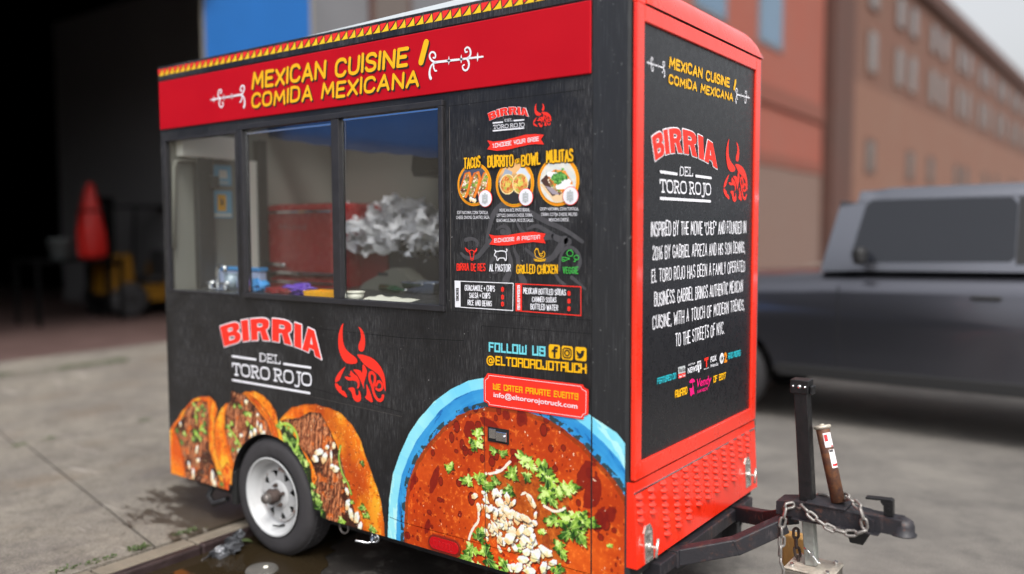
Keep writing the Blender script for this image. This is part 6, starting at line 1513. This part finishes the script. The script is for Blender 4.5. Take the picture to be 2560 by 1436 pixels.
# leaning rusty tube
u0 = Vector(PY(2056, 1070, MY + .03)); u1 = Vector(PY(2096, 1256, MY)); ua = (u1 - u0).normalized(); L_ = (u1 - u0).length
b = B(); b.ring([(.0, .0), (.024, .0), (.026, .004), (.026, L_), (.0, L_)], u0, ua, 28); tb = b.build('rusty_tube', 'jack_rust', TR_)
b = B(); b.ring([(.0, -.010), (.030, -.010), (.033, -.006), (.033, .0), (.0265, .004)], u0, ua, 28); b.ring([(.0, -.016), (.008, -.015), (.010, -.0105)], u0, ua, 14); b.build('flange', 'zinc_plate', tb)
ex = Vector((CP[0], CP[1], CP[2])) - u0; ex = (ex - ua * ex.dot(ua)).normalized(); ey = ua.cross(ex)
def patch(name, a0, a1, h0, h1, m_, rr=.0266, cut=0.0):
    b = B(); V = []
    for i in range(9):
        a = a0 + (a1 - a0) * i / 8; k = cut * (i / 8)
        V.append([b.bm.verts.new(u0 + ua * h + (ex * math.cos(a) + ey * math.sin(a)) * rr) for h in (h0 + k, h1)])
    for i in range(8): f = b.bm.faces.new([V[i][0], V[i + 1][0], V[i + 1][1], V[i][1]]); f.smooth = True
    return b.build(name, m_, tb)
sg = 1 if (u0 + ey).y < (u0 - ey).y else 1
sgn = 1 if CR.dot(ey) > 0 else -1
patch('sticker', sgn * -.15, sgn * 1.2, .02, .075, 'sticker_white'); patch('sticker', sgn * .2, sgn * 1.25, .085, .155, 'sticker_white')
patch('sticker_print', sgn * -.05, sgn * .45, .026, .052, 'lens_red', .0269); patch('sticker_print', sgn * .3, sgn * 1.2, .14, .149, 'lens_red', .0269); patch('sticker_print', sgn * .25, sgn * .9, .0865, .0945, 'jack_black', .0269); patch('sticker_print', sgn * .7, sgn * 1.1, .070, .0745, 'lens_red', .0269)
# chains
def link(b, c, d, nrm, L=.052, W=.032, r=.0058):
    d = d.normalized(); nrm = (nrm - d * nrm.dot(d)).normalized(); pts = []
    h = (L - W) / 2; R_ = W / 2 - r
    for k in range(9): a = -math.pi / 2 + math.pi * k / 8; pts.append(c + d * (h + R_ * math.cos(a)) + nrm * R_ * math.sin(a))
    for k in range(9): a = math.pi / 2 + math.pi * k / 8; pts.append(c + d * (-h + R_ * math.cos(a)) + nrm * R_ * math.sin(a))
    b.tube(pts, r, 8, closed=True)
def chain(pts, name, m_, hook=False):
    P = [Vector(p) for p in smooth2([tuple(p) for p in pts], 2)]
    Ls = [0]
    for i in range(1, len(P)): Ls.append(Ls[-1] + (P[i] - P[i - 1]).length)
    step = .038; k = 0; b = B(); s_ = step / 2
    while s_ < Ls[-1]:
        i = max(j for j in range(len(Ls)) if Ls[j] <= s_); i = min(i, len(P) - 2)
        d = P[i + 1] - P[i]; c_ = P[i] + d * ((s_ - Ls[i]) / max(1e-9, Ls[i + 1] - Ls[i]))
        view = Vector(CP) - c_; sd_ = d.cross(view).normalized()
        nr = sd_ * math.cos(.35 + (k % 2) * 1.35) + view.normalized() * math.sin(.35 + (k % 2) * 1.35)
        link(b, c_, d, nr); s_ += step; k += 1
    if hook:
        e = P[-1]; b.tube([e, e + Vector((0, 0, -.02)), e + Vector((.012, 0, -.045)), e + Vector((.012, 0, -.07)), e + Vector((-.004, 0, -.085)), e + Vector((-.016, 0, -.07))], [.005, .006, .007, .006, .005, .003], 8)
    return b.build(name, m_, TR_)
Q = lambda u, v, y: PY(u, v, y)
chain([Q(1985, 1262, .60), Q(1966, 1266, .575), Q(1960, 1290, .562), Q(1952, 1325, .556), Q(1956, 1355, .556), Q(1949, 1375, .556), Q(1952, 1395, .556)], 'safety_chain', 'chain_steel', True)
chain([Q(1990, 1262, .62), Q(2008, 1268, .585), Q(2030, 1292, .575), Q(2070, 1320, .57), Q(2110, 1333, .57), Q(2150, 1334, .575), Q(2163, 1325, .58), Q(2158, 1295, .578), Q(2150, 1270, .585), Q(2132, 1252, .61), Q(2112, 1240, .66)], 'safety_chain', 'chain_steel')
chain([Q(2115, 1242, .70), Q(2085, 1250, .71), Q(2060, 1240, .71), Q(2030, 1246, .70)], 'safety_chain', 'chain_steel')
chain([Q(1990, 1322, .66), Q(1990, 1365, .66), Q(1996, 1395, .66), Q(1993, 1440, .66)], 'safety_chain', 'rust_brown')
# timber under the foot
tb0 = g1.z - .0085
w1 = thing('timber_block', 'stacked weathered grey timber blocks under the trailer jack foot', 'timber block', (g1.x, MY, 0))
b = B(); b.box((g1.x - .13, MY - .11, .002), (g1.x + .13, MY + .16, tb0 * .5 - .001), .006); b.build('lower_block', 'timber_grey', w1)
b = B(); b.box((g1.x - .09, MY - .085, tb0 * .5), (g1.x + .10, MY + .09, tb0 - .001), .006, rot=Matrix.Rotation(.08, 3, 'Z')); b.build('upper_block', 'timber_grey', w1)
ya_, yb_ = PY(1955, 1336, .86), PY(2014, 1420, .86)
w2 = thing('wooden_block', 'upright yellow wooden block standing behind the hanging chain', 'timber block', ((ya_[0] + yb_[0]) / 2, .88, 0))
b = B(); b.box((ya_[0], .86, .002), (yb_[0], .93, ya_[2]), .008); b.build('block', 'timber_yellow', w2)

# ------------------------------------------------------------------ inside the trailer
mat('fridge_red', rgb(160, 26, 30), .25, coat=.6, noise=.04)
mat('steel_brushed', rgb(170, 172, 172), .3, metal=.9, noise=.1, nscale=30)
mat('paper_grey', rgb(238, 238, 242), .75, noise=.08, nscale=12)
mat('plastic_blue', rgb(60, 150, 220), .4)
mat('plastic_ice', rgb(176, 190, 226), .4)
mat('plastic_purple', rgb(98, 62, 170), .45)
mat('plastic_yellow', rgb(236, 172, 10), .45)
mat('glass_green', rgb(20, 74, 40), .12, coat=.5)
mat('box_grey', rgb(112, 112, 104), .8, noise=.08, nscale=20)
mat('bin_dark', rgb(44, 42, 44), .6)
mat('cabinet_red', rgb(120, 18, 24), .4)
mat('tub_white', rgb(232, 230, 216), .4)
mat('poster_blue', rgb(112, 170, 200), .6); mat('poster_paper', rgb(214, 212, 200), .7); mat('panel_white', rgb(236, 234, 224), .5)
mat('counter_dark', rgb(70, 72, 74), .35, metal=.4, noise=.2, nscale=20)
mat('reflection_navy', rgb(0, 42, 90), .8, noise=.08, nscale=8)
mat('clear_plastic', rgb(170, 190, 205), .12, spec=.8)
ZC = 1.33
b = B(); b.box((XR + .06, .045, ZC - .03), (-.1, .36, ZC), .003); b.build('counter', 'counter_dark', TR_)
b = B(); b.box((-2.24, .361, ZC - .03), (-.1, 1.2, ZC - .001), .003); b.build('griddle', 'counter_dark', TR_)
b = B(); b.box((XR + .06, .06, .72), (-.1, .34, ZC - .031)); b.build('counter_base', 'bin_dark', TR_)
# faucet over the basin
p = PY(545, 724, .15); q = PY(545, 664, .15); h = q[2] - ZC
b = B(); b.tube([(p[0], .15, ZC), (p[0], .15, ZC + h * .75), (p[0] + .01, .15, ZC + h * .95), (p[0] + .04, .15, ZC + h), (p[0] + .07, .15, ZC + h * .92), (p[0] + .075, .15, ZC + h * .72)], .012, 12)
for dx in (-.07, .07): b.cyl((p[0] + dx, .15, ZC), (p[0] + dx, .15, ZC + .035), .014, .011, 14); b.tube([(p[0] + dx - .02, .135, ZC + .04), (p[0] + dx + .03, .16, ZC + .045)], .008, 8)
b.box((p[0] - .1, .125, ZC + .001), (p[0] + .1, .175, ZC + .012), .004); b.build('faucet', 'chrome', TR_)
# fridge
y = .66
xa, xb = PY(665, 600, y)[0], PY(836, 600, y)[0]; zt_ = PY(750, 508, y)[2]
fr_ = thing('fridge', 'red retro refrigerator with chrome strips inside behind the middle window', 'refrigerator', ((xa + xb) / 2, .9, .3))
zmid = PY(750, 694, y)[2]
b = B(); b.box((xa, y + .045, ZB + .07), (xb, y + .52, zt_), .04, seg=4); b.build('cabinet', 'fridge_red', fr_)
zs1 = PY(750, 533, y)[2]
b = B(); b.box((xa + .004, y, zmid + .012), (xb - .004, y + .044, zt_ - .006), .03, seg=4); dr = b.build('door', 'fridge_red', fr_)
b = B(); b.box((xa + .03, y - .012, zs1), (xb - .02, y - .001, zs1 + .014), .003); b.build('trim', 'chrome', dr)
hz = PY(690, 662, y)[2]; b = B(); b.tube([(xa + .01, y - .002, hz + .01), (xa + .02, y - .035, hz + .01), (xa + .2, y - .035, hz), (xa + .22, y - .03, hz)], .012, 10); b.build('handle', 'chrome', dr)
b = B(); b.box((xa + .004, y, ZB + .08), (xb - .004, y + .044, zmid - .006), .03, seg=4); dr2 = b.build('door', 'fridge_red', fr_)
b = B(); b.box((xa + .01, y - .014, zmid + .018), (xb - .01, y - .001, zmid + .034), .003); b.box((xa + .01, y - .014, zmid - .036), (xb - .01, y - .001, zmid - .022), .003); b.build('trim', 'chrome', dr2)
af = Art('S', -(y - .0012)); 
lettering(af, 'GALANZ', GL, PY(698, 571, y)[::2], PY(766, 573, y)[::2], PY(698, 562, y)[::2], .09, 0, gap=.7)
af.build('lettering', 'steel_brushed', fr_)
y = .86; xa2, xb2 = PY(855, 650, y)[0], PY(968, 650, y)[0]; zt2 = PY(900, 592, y)[2]
cb = thing('red_cabinet', 'dark red cabinet under the paper heap inside the right window', 'cabinet', ((xa2 + xb2) / 2, .98, ZC))
b = B(); b.box((xa2, y, ZC), (xb2, y + .3, zt2), .01); b.build('body', 'cabinet_red', cb); b = B(); b.box((xa2 + .03, y - .02, zt2 - .18), (xa2 + .05, y - .001, zt2 - .06), .004); b.build('handle', 'chrome', cb)
y = .80; xa3, xb3 = PY(972, 650, y)[0], PY(1150, 650, y)[0]; zt3 = PY(1040, 604, y)[2]
bn_ = thing('storage_bin', 'black storage bin behind the counter holding crumpled paper', 'bin', ((xa3 + xb3) / 2, .8, ZC))
b = B(); b.prism([(xa3, y), (xb3, y), (xb3, y + .38), (xa3, y + .38)], lambda p: (p[0], p[1], ZC), lambda p: (p[0], p[1], zt3), [[(xa3 + .01, y + .01), (xb3 - .01, y + .01), (xb3 - .01, y + .37), (xa3 + .01, y + .37)]]); b.box((xa3 + .011, y + .011, zt3 - .10), (xb3 - .011, y + .369, zt3 - .095)); b.build('body', 'bin_dark', bn_)
b = B(); b.box((xa3 - .006, y - .008, zt3 - .03), (xb3 + .006, y - .0005, zt3 + .004), .003); b.build('rim', 'bin_dark', bn_)
rn = random.Random(12); b = B()
def strip(c, L, W, rot, bend, m_=0):
    V = []; n_ = 9
    for i in range(n_):
        t_ = i / (n_ - 1) - .5; a = bend * t_
        x_ = L * (math.sin(a) / bend if abs(bend) > .01 else t_); z_ = L * ((1 - math.cos(a)) / bend if abs(bend) > .01 else 0)
        kk = 1 - rn.uniform(0, .25)
        V.append([b.bm.verts.new(rot @ Vector((x_, s_ * W / 2 * kk, z_ + rn.uniform(-.004, .004))) + Vector(c)) for s_ in (-1, 1)])
    for i in range(n_ - 1): b.bm.faces.new([V[i][0], V[i][1], V[i + 1][1], V[i + 1][0]]).smooth = True
from mathutils import Euler
hp = [(862, 600), (870, 545), (885, 528), (912, 545), (935, 540), (950, 505), (975, 492), (1000, 495), (1025, 512), (1060, 510), (1075, 530), (1090, 540), (1112, 520), (1118, 605)]
def sheet_(c, L, W, rot, seed):
    r_ = random.Random(seed); ph = [r_.uniform(0, 6.3) for _ in range(6)]; n_ = 9; V = []
    cv = r_.uniform(-2.4, 2.4)
    for i in range(n_ + 1):
        row = []
        for j in range(6):
            a, d = i / n_ - .5, j / 5 - .5; th = cv * a
            x_ = L * (math.sin(th) / cv if abs(cv) > .05 else a); z_ = L * ((1 - math.cos(th)) / cv if abs(cv) > .05 else 0)
            z_ += .016 * math.sin(9 * a + ph[0] + 5 * d) + .011 * math.sin(14 * d + ph[1] - 7 * a) + .006 * math.sin(26 * a + ph[2])
            w_ = W * (1 - .35 * abs(math.sin(5 * a + ph[3])))
            row.append(b.bm.verts.new(rot @ Vector((x_, w_ * d + .02 * math.sin(4 * a + ph[4]), z_)) + Vector(c)))
        V.append(row)
    for i in range(n_):
        for j in range(5): b.bm.faces.new([V[i][j], V[i + 1][j], V[i + 1][j + 1], V[i][j + 1]]).smooth = True
for k in range(150):
    u = rn.uniform(858, 1116); top = np.interp(u, [p[0] for p in hp], [p[1] for p in hp]); v = top + (608 - top) * rn.random() ** 1.15 + 10
    yy = .82 + .28 * rn.random() if v < 590 else .78 + .06 * rn.random()
    sheet_(PY(u, v, yy), rn.uniform(.12, .26), rn.uniform(.05, .12), Euler((rn.uniform(-1.2, 1.2), rn.uniform(-.8, .8), rn.uniform(0, 6.3))).to_matrix(), k)
for k, (u, v) in enumerate([(958, 612), (985, 614), (1000, 604), (1082, 588), (1098, 572), (900, 572), (878, 580)]):
    sheet_(PY(u, v, .77), .26, .09, Euler((rn.uniform(.8, 1.5), rn.uniform(-.5, .5), rn.uniform(0, 6.3))).to_matrix(), 900 + k)
tag(b.build('paper_heap', 'paper_grey'), 'heap of crumpled pale grey paper seen through the right window', 'paper')
def on(u, v, y): p = PY(u, v, y); return p
# carton with a hand slot
y = .64; a0, a1 = PY(895, 700, y), PY(1062, 700, y); zz = PY(960, 670, y)[2]
ct = thing('carton', 'pale grey carton with a hand slot on the counter behind the foil tray', 'box', ((a0[0] + a1[0]) / 2, y + .06, ZC))
b = B(); b.prism([(a0[0], ZC + .001), (a1[0], ZC + .001), (a1[0] - .2, zz), (a0[0] + .26, zz), (a0[0] + .05, ZC + .04)], lambda p: (p[0], y, p[1]), lambda p: (p[0], y + .12, p[1])); b.build('body', 'box_grey', ct)
s0 = PY(945, 681, y); s1 = PY(970, 687, y); b = B(); b.box((s0[0], y - .002, s1[2] - .008), (s1[0], y - .0005, s0[2]), .0005, seg=1); b.build('hand_slot', 'bin_dark', ct)
# foil tray
y = .56; a0, a1 = PY(1003, 706, y), PY(1085, 706, y); zb_ = max(ZC + .06, PY(1040, 729, y)[2])
ft = thing('foil_tray', 'shiny foil tray lying on the counter inside the right window', 'tray', ((a0[0] + a1[0]) / 2, y + .05, ZC))
b = B(); W_2 = a1[0] - a0[0]; nn = 28
for sx0, yb_0 in ((0, y), ):
    top = []; bot = []
    per = [(a0[0] + W_2 * i / nn, y) for i in range(nn + 1)] + [(a1[0], y + .13 * i / 8) for i in range(1, 9)] + [(a1[0] - W_2 * i / nn, y + .13) for i in range(1, nn + 1)] + [(a0[0], y + .13 - .13 * i / 8) for i in range(1, 8)]
    cx_, cy_ = (a0[0] + a1[0]) / 2, y + .065
    for i, (px_, py_) in enumerate(per):
        k = .86 + .015 * (i % 2); top.append(b.bm.verts.new((px_, py_, ZC + .055))); bot.append(b.bm.verts.new((cx_ + (px_ - cx_) * k, cy_ + (py_ - cy_) * k, ZC + .003)))
    for i in range(len(per)): b.bm.faces.new([top[i], top[(i + 1) % len(per)], bot[(i + 1) % len(per)], bot[i]])
    b.bm.faces.new(bot)
b.build('body', 'chrome', ft)
b = B(); b.tube([(px_, py_, ZC + .057) for px_, py_ in per], .004, 6, closed=True); b.build('rim', 'chrome', ft)
# bottle, tub, tray, glove, bag, sheet, crate, cup
def bottle(name, label, a, d, r_, m_, grp=None):
    a = Vector(a); d = Vector(d); L = (d - a).length; t = thing(name, label, 'bottle', a)
    b = B(); b.ring([(.0, 0), (r_, .002), (r_, L * .55), (r_ * .85, L * .68), (r_ * .4, L * .8), (r_ * .36, L * .96), (.0, L * .96)], a, d - a, 20); b.build('body', m_, t)
    b = B(); b.ring([(r_ * .42, L * .962), (r_ * .42, L), (.0, L)], a, d - a, 14); b.build('cap', 'chrome', t)
p = PY(950, 715, .55); bottle('bottle', 'green glass bottle lying on the counter left of the foil tray', (p[0], .56, ZC + .024), (p[0] + .24, .50, ZC + .022), .02, 'glass_green')
p = PY(886, 742, .1); tu = thing('tub', 'small white plastic tub on the window counter right of the yellow tray', 'tub', (p[0], .1, ZC))
r_ = (PY(905, 735, .1)[0] - PY(868, 735, .1)[0]) / 2; ht_ = PY(886, 729, .1)[2] - ZC
b = B(); b.ring([(.0, .001), (r_ * .82, .001), (r_ * .93, ht_ * .86), (.0, ht_ * .5)][:3] + [(r_ * .88, ht_ * .86), (r_ * .78, .006), (0, .006)], (p[0], .1, ZC), (0, 0, 1), 26); b.build('body', 'tub_white', tu)
b = B(); b.ring([(r_ * .935, ht_ * .86), (r_, ht_ * .86), (r_, ht_), (r_ * .9, ht_), (r_ * .9, ht_ * .87)], (p[0], .1, ZC), (0, 0, 1), 26); b.build('rim', 'tub_white', tu)
a0, a1 = PY(762, 735, .09), PY(832, 735, .09); ht_ = PY(800, 729, .09)[2] - ZC
yt = thing('yellow_tray', 'bright yellow plastic tray on the counter behind the middle window', 'tray', ((a0[0] + a1[0]) / 2, .12, ZC))
b = B(); b.prism([(a0[0], .08), (a1[0] + .03, .08), (a1[0] + .03, .2), (a0[0], .2)], lambda p: (p[0] + .01, p[1], ZC + .001), lambda p: (p[0], p[1], ZC + ht_), [[(a0[0] + .012, .092), (a1[0] + .018, .092), (a1[0] + .018, .188), (a0[0] + .012, .188)]]); b.box((a0[0] + .013, .093, ZC + .002), (a1[0] + .017, .187, ZC + .006)); b.build('body', 'plastic_yellow', yt)
b = B()
for i in range(7): xx = a0[0] + .02 + i * (a1[0] - a0[0]) / 7; b.box((xx, .076, ZC + .004), (xx + .016, .0795, ZC + ht_ * .8), .001, seg=1)
b.build('rib', 'plastic_yellow', yt)
def blob(name, label, cat, c_, sx, sy, sz, m_, seed, amp=.35):
    b = B(); t = bmesh.new(); bmesh.ops.create_icosphere(t, subdivisions=4, radius=1.0)
    r0 = np.random.default_rng(seed).random(6) * 6
    for v in t.verts:
        d = v.co.copy(); k = 1 + amp * (math.sin(5 * d.x + r0[0]) * math.sin(4 * d.y + r0[1]) + .6 * math.sin(9 * d.z + r0[2] + 3 * d.x) * math.sin(8 * d.x + r0[3]) + .4 * math.sin(15 * d.y + r0[4] + 5 * d.z))
        v.co = Vector((c_[0] + d.x * k * sx, c_[1] + d.y * k * sy, c_[2] + max(-.99, d.z * k) * sz))
    b._merge(t); return tag(b.build(name, m_, None, True), label, cat)
p = PY(745, 722, .16); blob('glove', 'purple rubber glove left of the yellow tray on the counter', 'glove', (p[0], .17, ZC + .028), .10, .05, .03, 'plastic_purple', 3)
p = PY(632, 722, .12); blob('plastic_bag', 'crumpled bright blue plastic bag beside the window post on the counter', 'bag', (p[0], .14, ZC + .034), .055, .05, .036, 'plastic_blue', 5)
p = PY(700, 728, .12); blob('wrapper', 'dark red crumpled wrapper lying in front of the purple glove', 'wrapper', (p[0], .11, ZC + .02), .09, .03, .02, 'cabinet_red', 8, .2)
a0, a1 = PY(908, 754, .07), PY(1015, 760, .07)
b = B(); N_ = 10
V = [[b.bm.verts.new((a0[0] + (a1[0] - a0[0]) * i / N_, .055 + .11 * j / 4, ZC + .004 + .014 * math.sin(i * .9 + j) ** 2 * (1 - i / N_) + .012 * (j / 4))) for j in range(5)] for i in range(N_ + 1)]
for i in range(N_):
    for j in range(4): b.bm.faces.new([V[i][j], V[i + 1][j], V[i + 1][j + 1], V[i][j + 1]]).smooth = True
tag(b.build('paper_sheet', 'tub_white'), 'loose white paper sheet lying along the right window sill', 'paper')
a0, a1 = PY(525, 695, .32), PY(655, 695, .32); zz = PY(590, 668, .32)[2]
cr = thing('plastic_crate', 'pale blue plastic crate behind the faucet inside the left window', 'crate', ((a0[0] + a1[0]) / 2, .4, ZC))
b = B(); b.box((a0[0], .30, ZC + .001), (a1[0], .355, zz - .02), .01); b.build('body', 'plastic_ice', cr); b = B(); b.box((a0[0] - .01, .292, zz - .0195), (a1[0] + .01, .357, zz), .006); b.build('lid', 'plastic_blue', cr)
p = PY(578, 715, .2); cu = thing('plastic_cup', 'clear plastic cup right of the faucet', 'cup', (p[0], .2, ZC))
b = B(); b.ring([(.0, .001), (.028, .001), (.038, .09), (.036, .09), (.026, .004), (0, .004)], (p[0], .2, ZC), (0, 0, 1), 22); b.build('body', 'clear_plastic', cu); b = B(); b.ring([(.0385, .088), (.041, .090), (.0385, .093)], (p[0], .2, ZC), (0, 0, 1), 22); b.build('rim', 'clear_plastic', cu)
# rear inner wall: posters, pipe, upright, pale door leaf
xw = XR + .0405
def rw(u, v, d=0.0): return PX(u, v, xw + d)
def poster(label, u0_, v0_, u1_, v1_, m_, marks, back=False):
    if back: a = PY(u0_, v0_, YW - .047); d = PY(u1_, v1_, YW - .047); P_ = lambda s_, z, o: (a[0] + (d[0] - a[0]) * s_, YW - .047 - o, d[2] + (a[2] - d[2]) * z)
    else: a = rw(u0_, v0_); d = rw(u1_, v1_); P_ = lambda s_, z, o: (xw + o, a[1] + (d[1] - a[1]) * s_, d[2] + (a[2] - d[2]) * z)
    t = thing('poster', label, 'poster', P_(.5, 0, .002))
    b = B(); p0, p1 = P_(0, 0, .001), P_(1, 1, .003); b.box([min(c) for c in zip(p0, p1)], [max(c) for c in zip(p0, p1)]); b.build('sheet', m_, t)
    for (x0_, z0_, x1_, z1_, mm_) in marks:
        b = B(); p0, p1 = P_(x0_, z0_, .0035), P_(x1_, z1_, .0045); b.box([min(c) for c in zip(p0, p1)], [max(c) for c in zip(p0, p1)]); b.build('mark', mm_, t)
poster('blue and yellow poster on the inner wall behind the faucet', 525, 476, 580, 545, 'poster_blue', [(.32, .25, .72, .85, 'plastic_yellow'), (.46, .45, .58, .7, 'poster_paper'), (.05, .05, .95, .15, 'poster_paper')])
poster('pale blue poster high on the inner wall of the left window', 533, 412, 578, 465, 'poster_blue', [(.3, .35, .75, .75, 'poster_paper'), (.2, .1, .8, .18, 'poster_paper')])
poster('white paper notice on the inner wall above the fridge', 800, 398, 822, 428, 'poster_paper', [(.1, .7, .9, .76, 'wall_grey'), (.1, .5, .9, .54, 'wall_grey'), (.1, .3, .7, .34, 'wall_grey')], True)
poster('pair of small pale notices left of the white paper notice', 742, 424, 770, 450, 'poster_paper', [(.48, 0, .52, 1, 'wall_grey')], True)
b = B(); b.tube([rw(435, 620, .03), rw(435, 420, .03), rw(440, 404, .03), rw(455, 401, .03), rw(540, 402, .03), rw(560, 395, .03), rw(590, 372, .03)], .011, 10); b.build('pipe', 'box_grey', TR_)
p0, p1 = rw(490, 740), rw(522, 440); b = B(); b.box((xw + .001, p0[1], ZC), (xw + .05, p1[1], 2.49), .006); p0, p1 = rw(508, 470), rw(526, 442); b.box((xw + .051, p0[1], p0[2]), (xw + .09, p1[1], p1[2]), .006); b.build('upright', 'black_post', TR_)
p0, p1 = rw(598, 740), rw(640, 405); b = B(); b.box((xw + .001, p0[1], ZB + .07), (xw + .03, p1[1], p1[2]), .004); b.build('door_leaf', 'panel_white', TR_)
p0, p1 = rw(641, 740), rw(655, 395); b = B(); b.box((xw + .001, p0[1], ZB + .07), (xw + .05, p1[1], p1[2] + .1), .004); b.build('door_post', 'black_frame', TR_)
p0, p1 = rw(440, 392), rw(575, 355); b = B(); b.box((xw + .001, p0[1], p0[2]), (xw + .06, p1[1], p1[2] + .02), .006); b.build('wall_cabinet', 'panel_white', TR_)
# dark hood and navy sheet, both added to imitate reflections on the panes
a0, a1 = PY(1035, 440, .75), PY(1150, 440, .75); b = B(); b.prism([(a0[0], PY(1040, 442, .75)[2]), (a1[0] + .2, PY(1040, 442, .75)[2]), (a1[0] + .2, 2.49), (a0[0] + .05, 2.49), (a0[0] - .02, PY(1040, 425, .75)[2])], lambda p: (p[0], .75, p[1]), lambda p: (p[0], YW - .05, p[1]))
for k in range(9): zz = PY(1040, 430 - k * 9, .75)[2]; b.box((a0[0] + .01, .742, zz), (a1[0] + .2, .7495, zz + .012), .001, seg=1)
b.build('roof_reflection', 'bin_dark', TR_)
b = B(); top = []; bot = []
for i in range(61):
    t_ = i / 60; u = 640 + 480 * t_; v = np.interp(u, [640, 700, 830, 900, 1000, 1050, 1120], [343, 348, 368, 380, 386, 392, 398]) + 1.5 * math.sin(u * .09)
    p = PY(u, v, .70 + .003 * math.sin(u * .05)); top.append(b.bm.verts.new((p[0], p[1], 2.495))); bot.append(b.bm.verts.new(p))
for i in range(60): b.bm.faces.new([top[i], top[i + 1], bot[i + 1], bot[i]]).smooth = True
tag(b.build('blue_reflection_sheet', 'reflection_navy'), 'navy blue sheet added inside the two right windows in place of a reflection on the glass', 'reflection sheet')

# ------------------------------------------------------------------ litter by the kerb
n = NB('foil_grey', .38); n.p.inputs['Metallic'].default_value = .05
c = n.mix(n.ramp(n.noise(14, 3), .58, .64), rgb(88, 90, 94), rgb(206, 208, 212)); n.color(c)
a, d = Vector((*G(508, 1402, .0), 0)), Vector((*G(590, 1392, .0), 0)); wv = d - a; up = Vector(PY(572, 1332, a.y)) - Vector((*G(555, 1398, 0), 0))
b = B(); N_ = 22; rn = np.random.default_rng(6); ph = rn.random(8) * 6
V = []
for i in range(N_ + 1):
    row = []
    for j in range(N_ + 1):
        s_, t_ = i / N_, j / N_; nz_ = math.sin(9 * s_ + ph[0] + 4 * t_) * math.sin(7 * t_ + ph[1]) + .6 * math.sin(19 * s_ - 8 * t_ + ph[2]) + .5 * math.sin(23 * t_ + 9 * s_ + ph[3]) + .35 * math.sin(41 * s_ + ph[4]) * math.sin(37 * t_ + ph[5])
        k = 1 - .62 * t_; cx_ = .5 + .22 * t_
        pt = a + wv * (cx_ + (s_ - .5) * k + .03 * math.sin(17 * t_ + ph[6])) + Vector((0, 0, 1)) * (.004 + .118 * t_ ** .9 * (1 - .35 * abs(2 * s_ - 1)) + .012 * nz_ * (1 if t_ > .02 else 0)) + Vector((-.03, .10, 0)) * t_ + Vector((.4, -.6, 0)).normalized() * (.02 * nz_)
        pt.z = max(.006, pt.z); row.append(b.bm.verts.new(pt))
    V.append(row)
for i in range(N_):
    for j in range(N_): b.bm.faces.new([V[i][j], V[i + 1][j], V[i + 1][j + 1], V[i][j + 1]])
tag(b.build('crumpled_wrapper', 'foil_grey'), 'crumpled grey and white wrapper lying in the puddle against the kerb', 'litter')
p = G(612, 1362, 0); b = B(); d = Vector((.75, .6, 0)); s_ = Vector((-.6, .75, 0)); c0 = Vector((p[0], p[1], .012)); pts = []
for i in range(9): t_ = i / 8; pts.append(c0 + d * (.09 * (t_ - .5)) + s_ * (.026 * math.sin(math.pi * t_)) + Vector((0, 0, .012 * math.sin(3 * t_))))
for i in range(7, 0, -1): t_ = i / 8; pts.append(c0 + d * (.09 * (t_ - .5)) - s_ * (.026 * math.sin(math.pi * t_)) + Vector((0, 0, .016 * math.sin(3 * t_))))
b.poly(pts); tag(b.build('leaf', 'weed_green'), 'single green leaf lying behind the crumpled wrapper in the puddle', 'leaf')
p = G(655, 1428, 0); mat('lid_grey', rgb(86, 84, 80), .5, noise=.3, nscale=20)
ld = thing('round_lid', 'round grey lid lying in the puddle in front of the wheel', 'lid', (p[0], p[1], .004))
b = B(); b.ring([(.0, .013), (.06, .013), (.074, .011), (.08, .001)], (p[0], p[1], .004), (0, 0, 1), 36); b.build('disc', 'lid_grey', ld); b = B(); b.ring([(.0, .020), (.010, .018), (.013, .0135)], (p[0] + .01, p[1] + .015, .004), (0, 0, 1), 12); b.build('knob', 'tub_white', ld)
